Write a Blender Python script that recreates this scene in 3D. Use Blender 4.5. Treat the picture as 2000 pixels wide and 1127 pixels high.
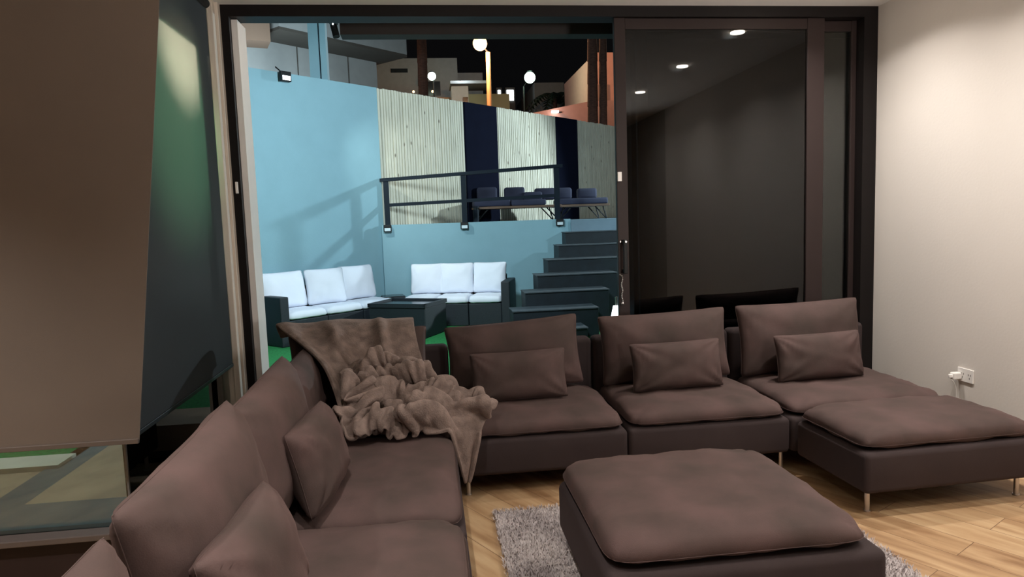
import bpy, bmesh, math, random
from mathutils import Vector, Matrix, noise
for o in list(bpy.data.objects): bpy.data.objects.remove(o)
SC = bpy.context.scene; COL = SC.collection
R = math.radians

# ---------------------------------------------------------------- camera
YAW, PIT, ROL, FPX = 0.118514671, 0.0988788294, -0.0346178614, 1339.87
cf = Vector((math.sin(YAW)*math.cos(PIT), math.cos(YAW)*math.cos(PIT), -math.sin(PIT)))
r0 = Vector((math.cos(YAW), -math.sin(YAW), 0)); u0 = r0.cross(cf)
cr = math.cos(ROL)*r0 + math.sin(ROL)*u0; cu = -math.sin(ROL)*r0 + math.cos(ROL)*u0
cd = bpy.data.cameras.new('camera'); cam = bpy.data.objects.new('camera', cd); COL.objects.link(cam)
M = Matrix((( cr.x, cu.x, -cf.x, 0), (cr.y, cu.y, -cf.y, 0), (cr.z, cu.z, -cf.z, 1.52), (0, 0, 0, 1)))
cam.matrix_world = M
cd.sensor_fit = 'HORIZONTAL'; cd.sensor_width = 36; cd.lens = 36*FPX/2000; cd.clip_start = .05; cd.clip_end = 300
SC.camera = cam

# ---------------------------------------------------------------- world and exposure
w = bpy.data.worlds.new('night'); SC.world = w; w.use_nodes = True
w.node_tree.nodes['Background'].inputs[0].default_value = (.33, .33, .36, 1)
w.node_tree.nodes['Background'].inputs[1].default_value = .008
vs = SC.view_settings; vs.view_transform = 'Standard'; vs.look = 'None'; vs.gamma = 1; vs.use_curve_mapping = False
vs.exposure = 0.0

# ---------------------------------------------------------------- lights
WARM = (1, .94, .88); COOL = (.66, .83, .90)
def spot(name, loc, to, power, col, ang=90, blend=.3, rad=.04, parent=None):
    l = bpy.data.lights.new(name, 'SPOT'); l.energy = power; l.color = col; l.spot_size = R(ang); l.spot_blend = blend
    l.shadow_soft_size = rad
    o = bpy.data.objects.new(name, l); COL.objects.link(o); o.location = loc
    o.rotation_euler = (Vector(to)-Vector(loc)).to_track_quat('-Z', 'Y').to_euler()
    return o
def point(name, loc, power, col, rad=.1):
    l = bpy.data.lights.new(name, 'POINT'); l.energy = power; l.color = col; l.shadow_soft_size = rad
    o = bpy.data.objects.new(name, l); COL.objects.link(o); o.location = loc; return o
LAMPS = [(2.50, 4.13), (2.50, 2.94), (2.50, 1.62), (2.50, .3), (-.30, 1.95), (-.30, .75), (-2.3, 1.7), (.15, -.8)]
LPOW = [150, 152, 145, 95, 125, 125, 400, 110]
def profile(o, n):
    # luminous intensity of a recessed downlight: strongest straight down
    o.data.use_nodes = True; nt = o.data.node_tree; em = nt.nodes['Emission']
    g = nt.nodes.new('ShaderNodeNewGeometry'); sp = nt.nodes.new('ShaderNodeSeparateXYZ'); nt.links.new(g.outputs['Incoming'], sp.inputs[0])
    ab = nt.nodes.new('ShaderNodeMath'); ab.operation = 'ABSOLUTE'; nt.links.new(sp.outputs[2], ab.inputs[0])
    pw = nt.nodes.new('ShaderNodeMath'); pw.operation = 'POWER'; nt.links.new(ab.outputs[0], pw.inputs[0]); pw.inputs[1].default_value = n
    nt.links.new(pw.outputs[0], em.inputs['Strength'])
for (x, y), p in zip(LAMPS, LPOW):
    profile(spot('downlight_beam', (x, y, 2.90), (x, y, 0), p, WARM, 146 if x > 2 else 100, .2 if x > 2 else .8, .035), 2.7 if x > 2 else 1.0)
FLOOD_R = (5.67, 10.7, 2.98); FLOOD_L = (-1.28, 8.08, 3.2)
spot('flood_beam', FLOOD_R, (-1.0, 8.8, .9), 1050, COOL, 100, .4, .05)
spot('flood_beam', FLOOD_L, (1.4, 9.9, 1.4), 150, (.86, .95, .90), 80, .6, .04)
spot('porch_beam', (-.1, 5.8, 2.85), (-.4, 8.8, 1.4), 440, COOL, 130, .6, .25)
spot('ceiling_fill_beam', (2.3, -.9, 1.4), (1.4, 1.6, 2.94), 420, WARM, 100, 1, .2)  # added upward fill behind the camera, no lamp stands there
spot('blind_patch_beam', (-2.35, 4.05, 2.35), (-1.26, 4.05, 2.6), 620, (1, .74, .5), 50, .9, .03)  # added warm spot that makes the light patch on the blind
spot('blind_patch_beam', (-2.35, 3.95, 2.25), (-1.26, 3.95, 2.1), 110, (.40, 1, .50), 72, .8, .02)  # added green spot, stands in for light bounced off the turf
spot('side_fill_beam', (-3.3, 4.1, 2.9), (-2.7, 4.2, 0), 105, (.95, 1, .95), 110, .6, .08)  # added to brighten the ground outside the corner panes, no fixture
point('sodium_glow', (1.69, 19.6, 6.3), 650, (1, .5, .25), .1)

# ---------------------------------------------------------------- materials
def mat(name, col, rough=.6, metal=0, emit=None, es=0, var=0, vscale=6, bump=0, bscale=80, sheen=0, spec=None, detail=4, stretch=(1,1,1), col2=None, c0=.3, c1=.7):
    m = bpy.data.materials.new(name); m.use_nodes = True; nt = m.node_tree; b = nt.nodes['Principled BSDF']
    b.inputs['Base Color'].default_value = (*col, 1); b.inputs['Roughness'].default_value = rough; b.inputs['Metallic'].default_value = metal
    if spec is not None: b.inputs['Specular IOR Level'].default_value = spec
    if sheen:
        b.inputs['Sheen Weight'].default_value = sheen; b.inputs['Sheen Roughness'].default_value = .4
        b.inputs['Sheen Tint'].default_value = (min(1,col[0]*4), min(1,col[1]*4), min(1,col[2]*4), 1)
    if emit: b.inputs['Emission Color'].default_value = (*emit, 1); b.inputs['Emission Strength'].default_value = es
    tc = nt.nodes.new('ShaderNodeTexCoord'); mp = nt.nodes.new('ShaderNodeMapping'); mp.inputs['Scale'].default_value = stretch
    nt.links.new(tc.outputs['Object'], mp.inputs[0])
    n = nt.nodes.new('ShaderNodeTexNoise'); n.inputs['Scale'].default_value = vscale; n.inputs['Detail'].default_value = detail
    nt.links.new(mp.outputs[0], n.inputs['Vector'])
    ra = nt.nodes.new('ShaderNodeValToRGB'); ra.color_ramp.elements[0].position = c0; ra.color_ramp.elements[1].position = c1
    k = var; c2 = col2 if col2 else tuple(c*(1-k) for c in col)
    ra.color_ramp.elements[0].color = (*c2, 1); ra.color_ramp.elements[1].color = (*(col if col2 else tuple(min(1, c*(1+k)) for c in col)), 1)
    nt.links.new(n.outputs['Fac'], ra.inputs[0]); nt.links.new(ra.outputs[0], b.inputs['Base Color'])
    if bump:
        n2 = nt.nodes.new('ShaderNodeTexNoise'); n2.inputs['Scale'].default_value = bscale; n2.inputs['Detail'].default_value = 3
        nt.links.new(mp.outputs[0], n2.inputs['Vector'])
        bp_ = nt.nodes.new('ShaderNodeBump'); bp_.inputs['Strength'].default_value = bump; bp_.inputs['Distance'].default_value = .004
        nt.links.new(n2.outputs['Fac'], bp_.inputs['Height']); nt.links.new(bp_.outputs[0], b.inputs['Normal'])
    return m
def nodes(m): return m.node_tree, m.node_tree.nodes['Principled BSDF']

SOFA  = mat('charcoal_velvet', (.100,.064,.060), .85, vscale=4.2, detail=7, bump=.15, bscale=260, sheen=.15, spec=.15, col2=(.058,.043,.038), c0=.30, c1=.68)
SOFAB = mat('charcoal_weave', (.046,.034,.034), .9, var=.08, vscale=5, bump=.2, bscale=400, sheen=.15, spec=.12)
CHROME= mat('chrome', (.66,.64,.64), .34, 1, var=.02)
WALL  = mat('cream_plaster', (.74,.69,.64), .8, var=.015, vscale=2, bump=.15, bscale=60)
WALLD = mat('grey_plaster', (.42,.39,.36), .85, var=.05)
CEIL  = mat('ceiling_paint', (.86,.85,.83), .85, var=.01)
FRAME = mat('dark_bronze_aluminium', (.008,.006,.006), .5, var=.06, bump=.05, spec=.2)
FRAMED = mat('brown_bronze_aluminium', (.030,.020,.019), .5, var=.05, spec=.2)
CASING= mat('cream_casing', (.66,.58,.50), .6, var=.05, vscale=9, stretch=(4,4,.4))
JAMB  = mat('white_jamb', (.88,.85,.82), .6, var=.03)
SILLW = mat('dark_brown_sill', (.018,.010,.009), .6, var=.1, spec=.2)
WHITEP= mat('white_plastic', (.86,.83,.80), .35, var=.01)
BLUEW = mat('light_blue_stucco', (.235,.405,.475), .85, var=.03, vscale=4, bump=.2, bscale=90)
WHITEW= mat('white_grey_stucco', (.42,.46,.48), .85, var=.03)
NAVY  = mat('dark_navy_stucco', (.0052,.0066,.016), .9, var=.08, spec=.05)
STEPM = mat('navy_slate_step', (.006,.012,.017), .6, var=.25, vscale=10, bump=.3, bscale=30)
NAVYP = mat('navy_steel_paint', (.007,.013,.021), .6, var=.08, spec=.15)
WICK  = mat('black_wicker', (.010,.014,.020), .55, var=.3, vscale=60, bump=.6, bscale=160, stretch=(1,1,3))
WCUSH = mat('white_canvas', (.80,.83,.92), .85, var=.02, bump=.15, bscale=200)
NCUSH = mat('navy_fabric', (.022,.026,.055), .85, var=.08, bump=.15, bscale=200)
TERR  = mat('terrace_concrete', (.16,.24,.30), .8, var=.1)
OAKB  = mat('teak_wood', (.13,.075,.045), .6, var=.3, vscale=8, stretch=(1,10,10))
TILE  = mat('grey_tile', (.10,.135,.16), .45, var=.12, vscale=5)
BEIGE = mat('beige_stone', (.36,.28,.21), .6, var=.12, vscale=5)
CURB  = mat('white_curb', (.62,.60,.54), .7, var=.05)
LOUT  = mat('black_metal', (.010,.011,.012), .5, var=.1, spec=.25)
LENS  = mat('lamp_lens', (.9,.95,1), .3, emit=(.85,.95,1), es=3)
BULB  = mat('downlight_glass', (1,.95,.9), .3, emit=(1,.86,.70), es=60)
BARK  = mat('palm_bark', (.085,.04,.028), .9, var=.35, vscale=14, stretch=(1,1,4), bump=.6, bscale=20)
LEAF  = mat('palm_leaf', (.03,.05,.03), .6, var=.3)
SOD   = mat('sodium_globe', (1,.8,.5), .3, emit=(1,.60,.28), es=5)
GRNL  = mat('mercury_globe', (.8,1,.9), .3, emit=(.72,1,.80), es=7)
WLED  = mat('white_led', (1,1,1), .3, emit=(.85,.95,1), es=6)
POLEM = mat('wooden_pole', (.55,.33,.16), .7, emit=None, var=.1)
GREYS = mat('neighbour_stucco', (.33,.36,.37), .9, var=.04)
GREYD = mat('neighbour_soffit', (.075,.07,.062), .9, var=.05)
PINK  = mat('salmon_stucco', (.52,.27,.21), .9, var=.05)
FARB  = mat('far_stucco', (.20,.21,.20), .9, var=.06)
FARW  = mat('far_white_stucco', (.5,.55,.62), .9, var=.04)
GLDARK= mat('dark_window_glass', (.015,.02,.022), .2, var=.1)
BLIND1= mat('taupe_blind_fabric', (.115,.088,.070), .85, var=.05, vscale=2.5, bump=.25, bscale=500)
ROPE  = mat('cable_white', (.7,.68,.66), .5, var=.02)

def trans_blind():
    m = mat('navy_screen_fabric', (.028,.030,.034), .8, var=.12, vscale=2.5); nt, b = nodes(m)
    out = nt.nodes['Material Output']; t = nt.nodes.new('ShaderNodeBsdfTranslucent'); t.inputs[0].default_value = (.50,.52,.54,1)
    mx = nt.nodes.new('ShaderNodeMixShader'); mx.inputs[0].default_value = .42
    nt.links.new(b.outputs[0], mx.inputs[1]); nt.links.new(t.outputs[0], mx.inputs[2]); nt.links.new(mx.outputs[0], out.inputs[0]); return m
BLIND2 = trans_blind()
def glass(name, tint, ior=1.5, boost=0.0):
    m = bpy.data.materials.new(name); m.use_nodes = True; nt = m.node_tree; nt.nodes.remove(nt.nodes['Principled BSDF'])
    out = nt.nodes['Material Output']; t = nt.nodes.new('ShaderNodeBsdfTransparent'); t.inputs[0].default_value = (*tint, 1)
    g = nt.nodes.new('ShaderNodeBsdfGlossy'); g.inputs['Roughness'].default_value = .0; g.inputs[0].default_value = (1,1,1,1)
    f = nt.nodes.new('ShaderNodeFresnel'); f.inputs[0].default_value = ior
    a = nt.nodes.new('ShaderNodeMath'); a.operation = 'ADD'; a.inputs[1].default_value = boost; a.use_clamp = True
    nt.links.new(f.outputs[0], a.inputs[0])
    mx = nt.nodes.new('ShaderNodeMixShader'); nt.links.new(a.outputs[0], mx.inputs[0])
    nt.links.new(t.outputs[0], mx.inputs[1]); nt.links.new(g.outputs[0], mx.inputs[2]); nt.links.new(mx.outputs[0], out.inputs[0]); return m
GLASS = glass('clear_glass', (.86,.90,.88)); GLASS2 = glass('tinted_glass', (.30,.32,.34), boost=.0)

def wood_floor():
    m = mat('oak_parquet', (.5,.33,.19), .42, var=.2); nt, b = nodes(m); L = nt.links
    tc = nt.nodes.new('ShaderNodeTexCoord'); mp = nt.nodes.new('ShaderNodeMapping'); mp.inputs['Rotation'].default_value = (0,0,R(60))
    L.new(tc.outputs['Object'], mp.inputs[0])
    br = nt.nodes.new('ShaderNodeTexBrick'); br.inputs['Scale'].default_value = 1; br.inputs['Brick Width'].default_value = 1.15; br.inputs['Row Height'].default_value = .19
    br.inputs['Mortar Size'].default_value = .0015; br.inputs['Color1'].default_value = (0,0,0,1); br.inputs['Color2'].default_value = (1,1,1,1); br.inputs['Mortar'].default_value = (.5,.5,.5,1)
    br.offset = .37; br.inputs['Bias'].default_value = 0
    L.new(mp.outputs[0], br.inputs['Vector'])
    m2 = nt.nodes.new('ShaderNodeMapping'); m2.inputs['Scale'].default_value = (1.3, 9, 1); L.new(mp.outputs[0], m2.inputs[0])
    ad = nt.nodes.new('ShaderNodeVectorMath'); ad.operation = 'MULTIPLY_ADD'; L.new(br.outputs['Color'], ad.inputs[0]); ad.inputs[1].default_value = (7, 13, 5); L.new(m2.outputs[0], ad.inputs[2])
    n = nt.nodes.new('ShaderNodeTexNoise'); n.inputs['Scale'].default_value = 1.6; n.inputs['Detail'].default_value = 6; n.inputs['Distortion'].default_value = .4; L.new(ad.outputs[0], n.inputs['Vector'])
    ra = nt.nodes.new('ShaderNodeValToRGB'); e = ra.color_ramp.elements
    e[0].position = .28; e[0].color = (.235,.125,.058,1); e[1].position = .72; e[1].color = (.52,.365,.21,1); x = e.new(.5); x.color = (.41,.26,.138,1)
    mxv = nt.nodes.new('ShaderNodeMath'); mxv.operation = 'MULTIPLY_ADD'; sp = nt.nodes.new('ShaderNodeSeparateColor'); L.new(br.outputs['Color'], sp.inputs[0])
    L.new(sp.outputs[0], mxv.inputs[0]); mxv.inputs[1].default_value = .16
    s2 = nt.nodes.new('ShaderNodeMath'); s2.operation = 'SUBTRACT'; L.new(n.outputs['Fac'], s2.inputs[0]); s2.inputs[1].default_value = .08; L.new(s2.outputs[0], mxv.inputs[2])
    L.new(mxv.outputs[0], ra.inputs[0])
    mm = nt.nodes.new('ShaderNodeMixRGB'); mm.blend_type = 'MIX'; L.new(br.outputs['Fac'], mm.inputs[0]); L.new(ra.outputs[0], mm.inputs[1]); mm.inputs[2].default_value = (.12,.06,.03,1)
    L.new(mm.outputs[0], b.inputs['Base Color']); return m
OAK = wood_floor()
def tuft_mat(name, c1, c2, sc):
    m = mat(name, c1, .95, var=.1, vscale=sc, col2=c2, c0=.35, c1=.65, detail=5); return m
TURF = tuft_mat('green_turf', (.015,.24,.055), (.006,.13,.03), 40)
RUG  = tuft_mat('grey_shag', (.62,.56,.55), (.34,.30,.30), 3.5)
BLAN = mat('taupe_plush', (.205,.154,.134), .95, var=.34, vscale=16, detail=9, bump=1.0, bscale=130, sheen=.4, spec=.05)
def batten_mat():
    m = mat('pine_batten', (.60,.575,.47), .75, var=.12, vscale=3, stretch=(6,6,1)); nt, b = nodes(m); L = nt.links
    v = nt.nodes.new('ShaderNodeTexVoronoi'); v.inputs['Scale'].default_value = 5; tc = nt.nodes.new('ShaderNodeTexCoord'); mp = nt.nodes.new('ShaderNodeMapping'); mp.inputs['Scale'].default_value = (1.6,1.6,.8)
    L.new(tc.outputs['Object'], mp.inputs[0]); L.new(mp.outputs[0], v.inputs['Vector'])
    ra = nt.nodes.new('ShaderNodeValToRGB'); ra.color_ramp.elements[0].position = .05; ra.color_ramp.elements[0].color = (.12,.07,.04,1); ra.color_ramp.elements[1].position = .14; ra.color_ramp.elements[1].color = (1,1,1,1)
    L.new(v.outputs['Distance'], ra.inputs[0]); src = b.inputs['Base Color'].links[0].from_socket
    mx = nt.nodes.new('ShaderNodeMixRGB'); mx.blend_type = 'MULTIPLY'; mx.inputs[0].default_value = .8; L.new(src, mx.inputs[1]); L.new(ra.outputs[0], mx.inputs[2]); L.new(mx.outputs[0], b.inputs['Base Color']); return m
BATT = batten_mat()

# ---------------------------------------------------------------- mesh helpers
def link(name, me, m, parent=None, smooth=False):
    o = bpy.data.objects.new(name, me); COL.objects.link(o)
    if m: me.materials.append(m)
    if smooth: me.shade_smooth()
    if parent: o.parent = parent
    return o
def obj(name, bm, m, parent=None, smooth=False):
    me = bpy.data.meshes.new(name); bm.to_mesh(me); bm.free(); return link(name, me, m, parent, smooth)
def bx(bm, lo, hi, rz=0, piv=None, bev=0, seg=2):
    c = [(a+b)/2 for a, b in zip(lo, hi)]; s = [b-a for a, b in zip(lo, hi)]
    r = bmesh.ops.create_cube(bm, size=1); vs_ = r['verts']
    bmesh.ops.scale(bm, vec=s, verts=vs_); bmesh.ops.translate(bm, vec=c, verts=vs_)
    if rz: bmesh.ops.rotate(bm, cent=piv or c, matrix=Matrix.Rotation(rz, 3, 'Z'), verts=vs_)
    if bev:
        es = list({e for v in vs_ for e in v.link_edges}); bmesh.ops.bevel(bm, geom=es, offset=bev, segments=seg, profile=.5, affect='EDGES')
def box(name, lo, hi, m, parent=None, bev=0, seg=2, smooth=False):
    bm = bmesh.new(); bx(bm, lo, hi, bev=bev, seg=seg); return obj(name, bm, m, parent, smooth)
def tube(bm, p, q, r, r2=None, n=12, caps=True):
    p, q = Vector(p), Vector(q); d = q-p; L = d.length; r2 = r if r2 is None else r2
    res = bmesh.ops.create_cone(bm, cap_ends=caps, segments=n, radius1=r, radius2=r2, depth=L)
    rot = Vector((0,0,1)).rotation_difference(d).to_matrix()
    bmesh.ops.rotate(bm, cent=(0,0,0), matrix=rot, verts=res['verts']); bmesh.ops.translate(bm, vec=(p+q)/2, verts=res['verts'])
def path(bm, pts, r, n=8):
    for a, b in zip(pts, pts[1:]): tube(bm, a, b, r, n=n)
    for a in pts[1:-1]:
        s = bmesh.ops.create_uvsphere(bm, u_segments=n, v_segments=6, radius=r*1.02); bmesh.ops.translate(bm, vec=a, verts=s['verts'])
def prism(bm, poly, z0, z1):
    a = [bm.verts.new((x, y, z0)) for x, y in poly]; b = [bm.verts.new((x, y, z1)) for x, y in poly]; n = len(poly)
    bm.faces.new(a[::-1]); bm.faces.new(b)
    for i in range(n): bm.faces.new((a[i], a[(i+1)%n], b[(i+1)%n], b[i]))
    bmesh.ops.recalc_face_normals(bm, faces=bm.faces)
def wallseg(bm, A, B, th, z0, z1, side=1):
    """a wall along A-B, thickness th to one side"""
    A, B = Vector(A), Vector(B); d = (B-A).normalized(); n = Vector((-d.y, d.x))*th*side
    prism(bm, [A, B, B+n, A+n], z0, z1)
def thing(name, loc, label, cat, group=None, rz=0):
    o = bpy.data.objects.new(name, None); COL.objects.link(o); o.location = loc; o.rotation_euler = (0, 0, rz); o.empty_display_size = .1
    return tag(o, label, cat, group)
def tag(o, label, cat, group=None, kind=None):
    o['label'] = label; o['category'] = cat
    if group: o['group'] = group
    if kind: o['kind'] = kind
    return o
def struct(o, label=None, cat=None):
    o['kind'] = 'structure'
    if label: o['label'] = label
    if cat: o['category'] = cat
    return o
def shift(o, loc):
    """put the origin of a one-mesh thing at loc (mesh is in world space)"""
    o.data.transform(Matrix.Translation(-Vector(loc))); o.location = loc; return o
def pillow(w, h, tf, tb, N=26, ne=9, p=2.6, q=.5, pinch=.03, wr=.006, seed=0, lump=.008):
    """closed cushion: local x width, z height, y thickness (front is -y); edge seam all round, sharp corners"""
    vs_, fs = [], []; rnd = random.Random(seed); off = Vector((rnd.random()*50, rnd.random()*50, 3))
    idx = {}
    for s in (0, 1):
        for i in range(N+1):
            for j in range(N+1):
                edge = i in (0, N) or j in (0, N)
                if s == 1 and edge: idx[(1, i, j)] = idx[(0, i, j)]; continue
                a = -math.cos(math.pi*i/N); b = -math.cos(math.pi*j/N)
                u = .55*a+.45*(2*i/N-1); v = .55*b+.45*(2*j/N-1)
                mu = max(abs(u), abs(v), 1e-6); sc = 1/max(1e-3, (abs(u/mu)**ne+abs(v/mu)**ne)**(1/ne))
                x = u*sc*(1-pinch*(1-v*v)); z = v*sc*(1-pinch*(1-u*u)*(w/h if w < h else 1))
                T = max(0, (1-abs(u)**p)*(1-abs(v)**p))**q
                cx, cz = (1-abs(u))*w/2, (1-abs(v))*h/2; dd = math.hypot(cx, cz); th = math.atan2(cz, cx)
                wk = wr*math.exp(-dd/.13)*math.sin(11*th+seed)*min(1, dd/.03)
                nn = noise.noise(Vector((u*w*4, v*h*4, s*5))+off)*lump + noise.noise(Vector((u*w*9, v*h*9, s*5))+off)*lump*.35
                t = (tf if s == 0 else tb)*T + (nn+wk)*min(1, T*2)
                idx[(s, i, j)] = len(vs_); vs_.append((x*w/2, -t if s == 0 else t, z*h/2))
    for i in range(N):
        for j in range(N):
            a = [idx[(0, i, j)], idx[(0, i+1, j)], idx[(0, i+1, j+1)], idx[(0, i, j+1)]]; fs.append(a)
            b = [idx[(1, i, j)], idx[(1, i, j+1)], idx[(1, i+1, j+1)], idx[(1, i+1, j)]]; fs.append(b)
    me = bpy.data.meshes.new('pillow'); me.from_pydata(vs_, [], fs); me.update(); return me
def seam_ring(w, h, ne, pinch, r=.0014, n=120):
    bm = bmesh.new(); P = []
    for k in range(n):
        t = 2*math.pi*k/n; c, s = math.cos(t), math.sin(t); m = max(abs(c), abs(s)); u, v = c/m, s/m
        sc = 1/((abs(u)**ne+abs(v)**ne)**(1/ne)); P.append(Vector((u*sc*(1-pinch*(1-v*v))*w/2, 0, v*sc*(1-pinch*(1-u*u))*h/2)))
    rings = []
    for k in range(n):
        d = (P[(k+1) % n]-P[k-1]).normalized(); a = d.cross(Vector((0,1,0))).normalized()
        rings.append([bm.verts.new(P[k]+a*r*math.cos(q*math.pi/3)+Vector((0,1,0))*r*math.sin(q*math.pi/3)) for q in range(6)])
    for k in range(n):
        A, B = rings[k], rings[(k+1) % n]
        for q in range(6): bm.faces.new((A[q], A[(q+1) % 6], B[(q+1) % 6], B[q]))
    bmesh.ops.recalc_face_normals(bm, faces=bm.faces); return bm

# ---------------------------------------------------------------- the room
def slab(name, lo, hi, m, **k): return struct(box(name, lo, hi, m, **k))
bm = bmesh.new(); prism(bm, [(-4.5,-3.2),(3.4,-3.2),(3.4,4.86),(-1.30,4.86),(-1.30,3.02),(-4.5,3.02)], -.1, 0); struct(obj('floor', bm, OAK))
bm = bmesh.new(); prism(bm, [(-4.5,-3.2),(3.4,-3.2),(3.4,4.86),(-1.45,4.86),(-1.45,3.12),(-4.5,3.12)], 2.945, 3.1)
struct(obj('ceiling', bm, CEIL))
slab('wall_right', (3.25, .33, 0), (3.40, 4.86, 2.945), WALL)
bm = bmesh.new(); bx(bm, (3.25,-3.2,0), (3.4,.33,2.945)); struct(obj('wall_right_rear', bm, WALLD))
slab('wall_rear', (-4.5,-3.35,0), (3.4,-3.2,2.945), WALLD)
slab('wall_left', (-4.65,-3.2,0), (-4.5,3.12,2.945), WALLD)
# low sills of the corner glazing
bm = bmesh.new(); bx(bm, (-4.5,3.0,0), (-1.30,3.12,.235)); bx(bm, (-1.42,3.12,0), (-1.30,4.66,.235)); struct(obj('trim_1', bm, SILLW))
bm = bmesh.new(); bx(bm, (-4.5,2.97,.235), (-1.24,3.10,.262), bev=.004); bx(bm, (-1.40,3.10,.235), (-1.24,4.62,.262), bev=.004); struct(obj('trim_2', bm, mat('sill_cap', (.07,.055,.05), .4, var=.08)))
# corner panes
wn = box('window_1', (-4.5,3.045,.262), (-1.337,3.055,2.92), GLASS); struct(wn)
wn = box('window_2', (-1.345,3.05,.262), (-1.335,4.60,2.92), GLASS); struct(wn)
bm = bmesh.new(); bx(bm, (-1.337,3.045,.262), (-1.329,3.056,2.92)); struct(obj('trim_3', bm, mat('glass_joint', (.10,.10,.10), .3, var=.05)))
# casing between corner glazing and door
bm = bmesh.new()
bx(bm, (-1.42,4.60,.0), (-1.285,4.86,2.945)); bx(bm, (-1.300,4.585,.0), (-1.262,4.66,2.945), bev=.005); bx(bm, (-1.285,4.64,0), (-1.245,4.80,2.945), bev=.003)
struct(obj('trim_4', bm, CASING))
# sliding door: outer frame
bm = bmesh.new()
bx(bm, (-1.245,4.69,.03), (-1.195,4.74,2.872)); bx(bm, (3.145,4.69,.03), (3.25,4.84,2.872)); bx(bm, (-1.245,4.69,2.872), (3.25,4.84,2.945)); bx(bm, (-1.245,4.69,-.01), (3.25,4.84,.03))
struct(obj('trim_5', bm, FRAME))
bm = bmesh.new(); bx(bm, (-1.243,4.745,.03), (-1.158,4.95,2.868)); struct(obj('trim_6', bm, JAMB))
def door(name, x0, x1, y, sl, sr, gm, top=2.872):
    d = struct(thing(name, ((x0+x1)/2, y, 0), 'sliding glass door panel', 'door')); del d['label']; del d['category']
    X = (x0+x1)/2
    bm = bmesh.new()
    for lo, hi in (((x0,-.02,.03),(x0+sl,.02,top)), ((x1-sr,-.02,.03),(x1,.02,top)), ((x0+sl,-.017,.03),(x1-sr,.017,.10)), ((x0+sl,-.017,top-.075),(x1-sr,.017,top-.002))):
        bx(bm, (lo[0]-X, lo[1], lo[2]), (hi[0]-X, hi[1], hi[2]), bev=.003)
    obj('door_frame', bm, FRAMED, d)
    box('glass_pane', (x0+sl-X, -.004, .10), (x1-sr-X, .004, top-.075), gm, d); return d
d1 = door('door_1', 1.325, 2.860, 4.735, .078, .128, GLASS2)
d2 = door('door_2', 1.50, 3.16, 4.80, .078, .05, GLASS)
# handle, white alarm contact and safety chain of the sliding door
bm = bmesh.new(); bx(bm, (-.745,-.075,1.12), (-.715,-.060,1.36), bev=.006); bx(bm, (-.742,-.065,1.33), (-.718,-.02,1.355)); bx(bm, (-.742,-.065,1.125), (-.718,-.02,1.15)); h = obj('door_handle', bm, LOUT, d1)
bm = bmesh.new(); tube(bm, (-.75,-.022,1.345), (-.75,-.03,1.345), .007); tube(bm, (-.728,-.076,1.345), (-.728,-.083,1.345), .007); obj('screw', bm, CHROME, d1)
bm = bmesh.new()
for k in range(17):
    z = 1.10-.0115*k; s = bmesh.ops.create_uvsphere(bm, u_segments=8, v_segments=6, radius=.0055); bmesh.ops.translate(bm, vec=(-.748+.004*math.sin(k*.9),-.03,z), verts=s['verts'])
tube(bm, (-.762,-.022,1.115), (-.745,-.032,1.10), .006); s = bmesh.ops.create_uvsphere(bm, u_segments=10, v_segments=8, radius=.012); bmesh.ops.translate(bm, vec=(-.748,-.032,.905), verts=s['verts'])
obj('chain', bm, CHROME, d1)
box('contact_sensor', (-.765,-.034,1.765), (-.735,-.02,1.83), WHITEP, d1, bev=.003)
s = shift(box('contact_sensor', (-1.226,4.672,1.755), (-1.210,4.69,1.83), WHITEP, bev=.003), (-1.218,4.69,1.755))
tag(s, 'narrow white door contact on the black left door post', 'sensor')

# recessed downlights in the ceiling
def downlight(x, y, label):
    t = thing('ceiling_downlight', (x, y, 2.945), label, 'ceiling light', 'recessed ceiling downlights')
    bm = bmesh.new(); tube(bm, (0,0,-.004), (0,0,.0), .062, n=28); obj('trim_ring', bm, CEIL, t)
    bm = bmesh.new(); tube(bm, (0,0,-.014), (0,0,-.004), .055, n=24); obj('lens', bm, BULB, t)
for (x, y), q in zip(LAMPS[:4], ('recessed downlight mirrored as the highest, rightmost bright spot in the dark glass', 'recessed downlight mirrored as the middle bright spot in the dark glass', 'recessed downlight mirrored as the lowest, leftmost bright spot beside the door post', 'recessed downlight by the right wall nearest the camera, out of view')): downlight(x, y, q)
for (x, y) in LAMPS[4:]: downlight(x, y, 'recessed downlight over the sofas, out of view')

# socket on the right wall
t = thing('wall_socket', (3.25, 3.788, .431), 'white double wall socket low on the cream wall with a plug in it', 'socket')
box('faceplate', (-.008,-.062,0), (0,.062,.085), WHITEP, t, bev=.003)
SLOTM = mat('slot_grey', (.2,.18,.17), .5)
for dy in (-.035, .02):
    bm = bmesh.new()
    for a, b in ((-.008,.05), (.008,.05), (0,.03)): bx(bm, (-.0095, dy+a-.002, b-.006), (-.0075, dy+a+.002, b+.006))
    obj('socket_slot', bm, SLOTM, t)
t = thing('plug_adapter', (3.24, 3.83, .455), 'small white charger plugged into the wall socket with a thin hanging cable', 'charger')
bm = bmesh.new(); bx(bm, (-.05,-.018,-.012), (.002,.022,.030), bev=.006); bx(bm, (-.07,-.006,-.002), (-.045,.012,.02), bev=.004); obj('plug_body', bm, WHITEP, t)
bm = bmesh.new(); path(bm, [Vector((-.055,0,-.01)), Vector((-.035,-.004,-.04)), Vector((-.02,-.004,-.08)), Vector((-.018,.0,-.20)), Vector((-.02,.01,-.36)), Vector((-.016,.03,-.445))], .0028); obj('cable', bm, ROPE, t)

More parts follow.
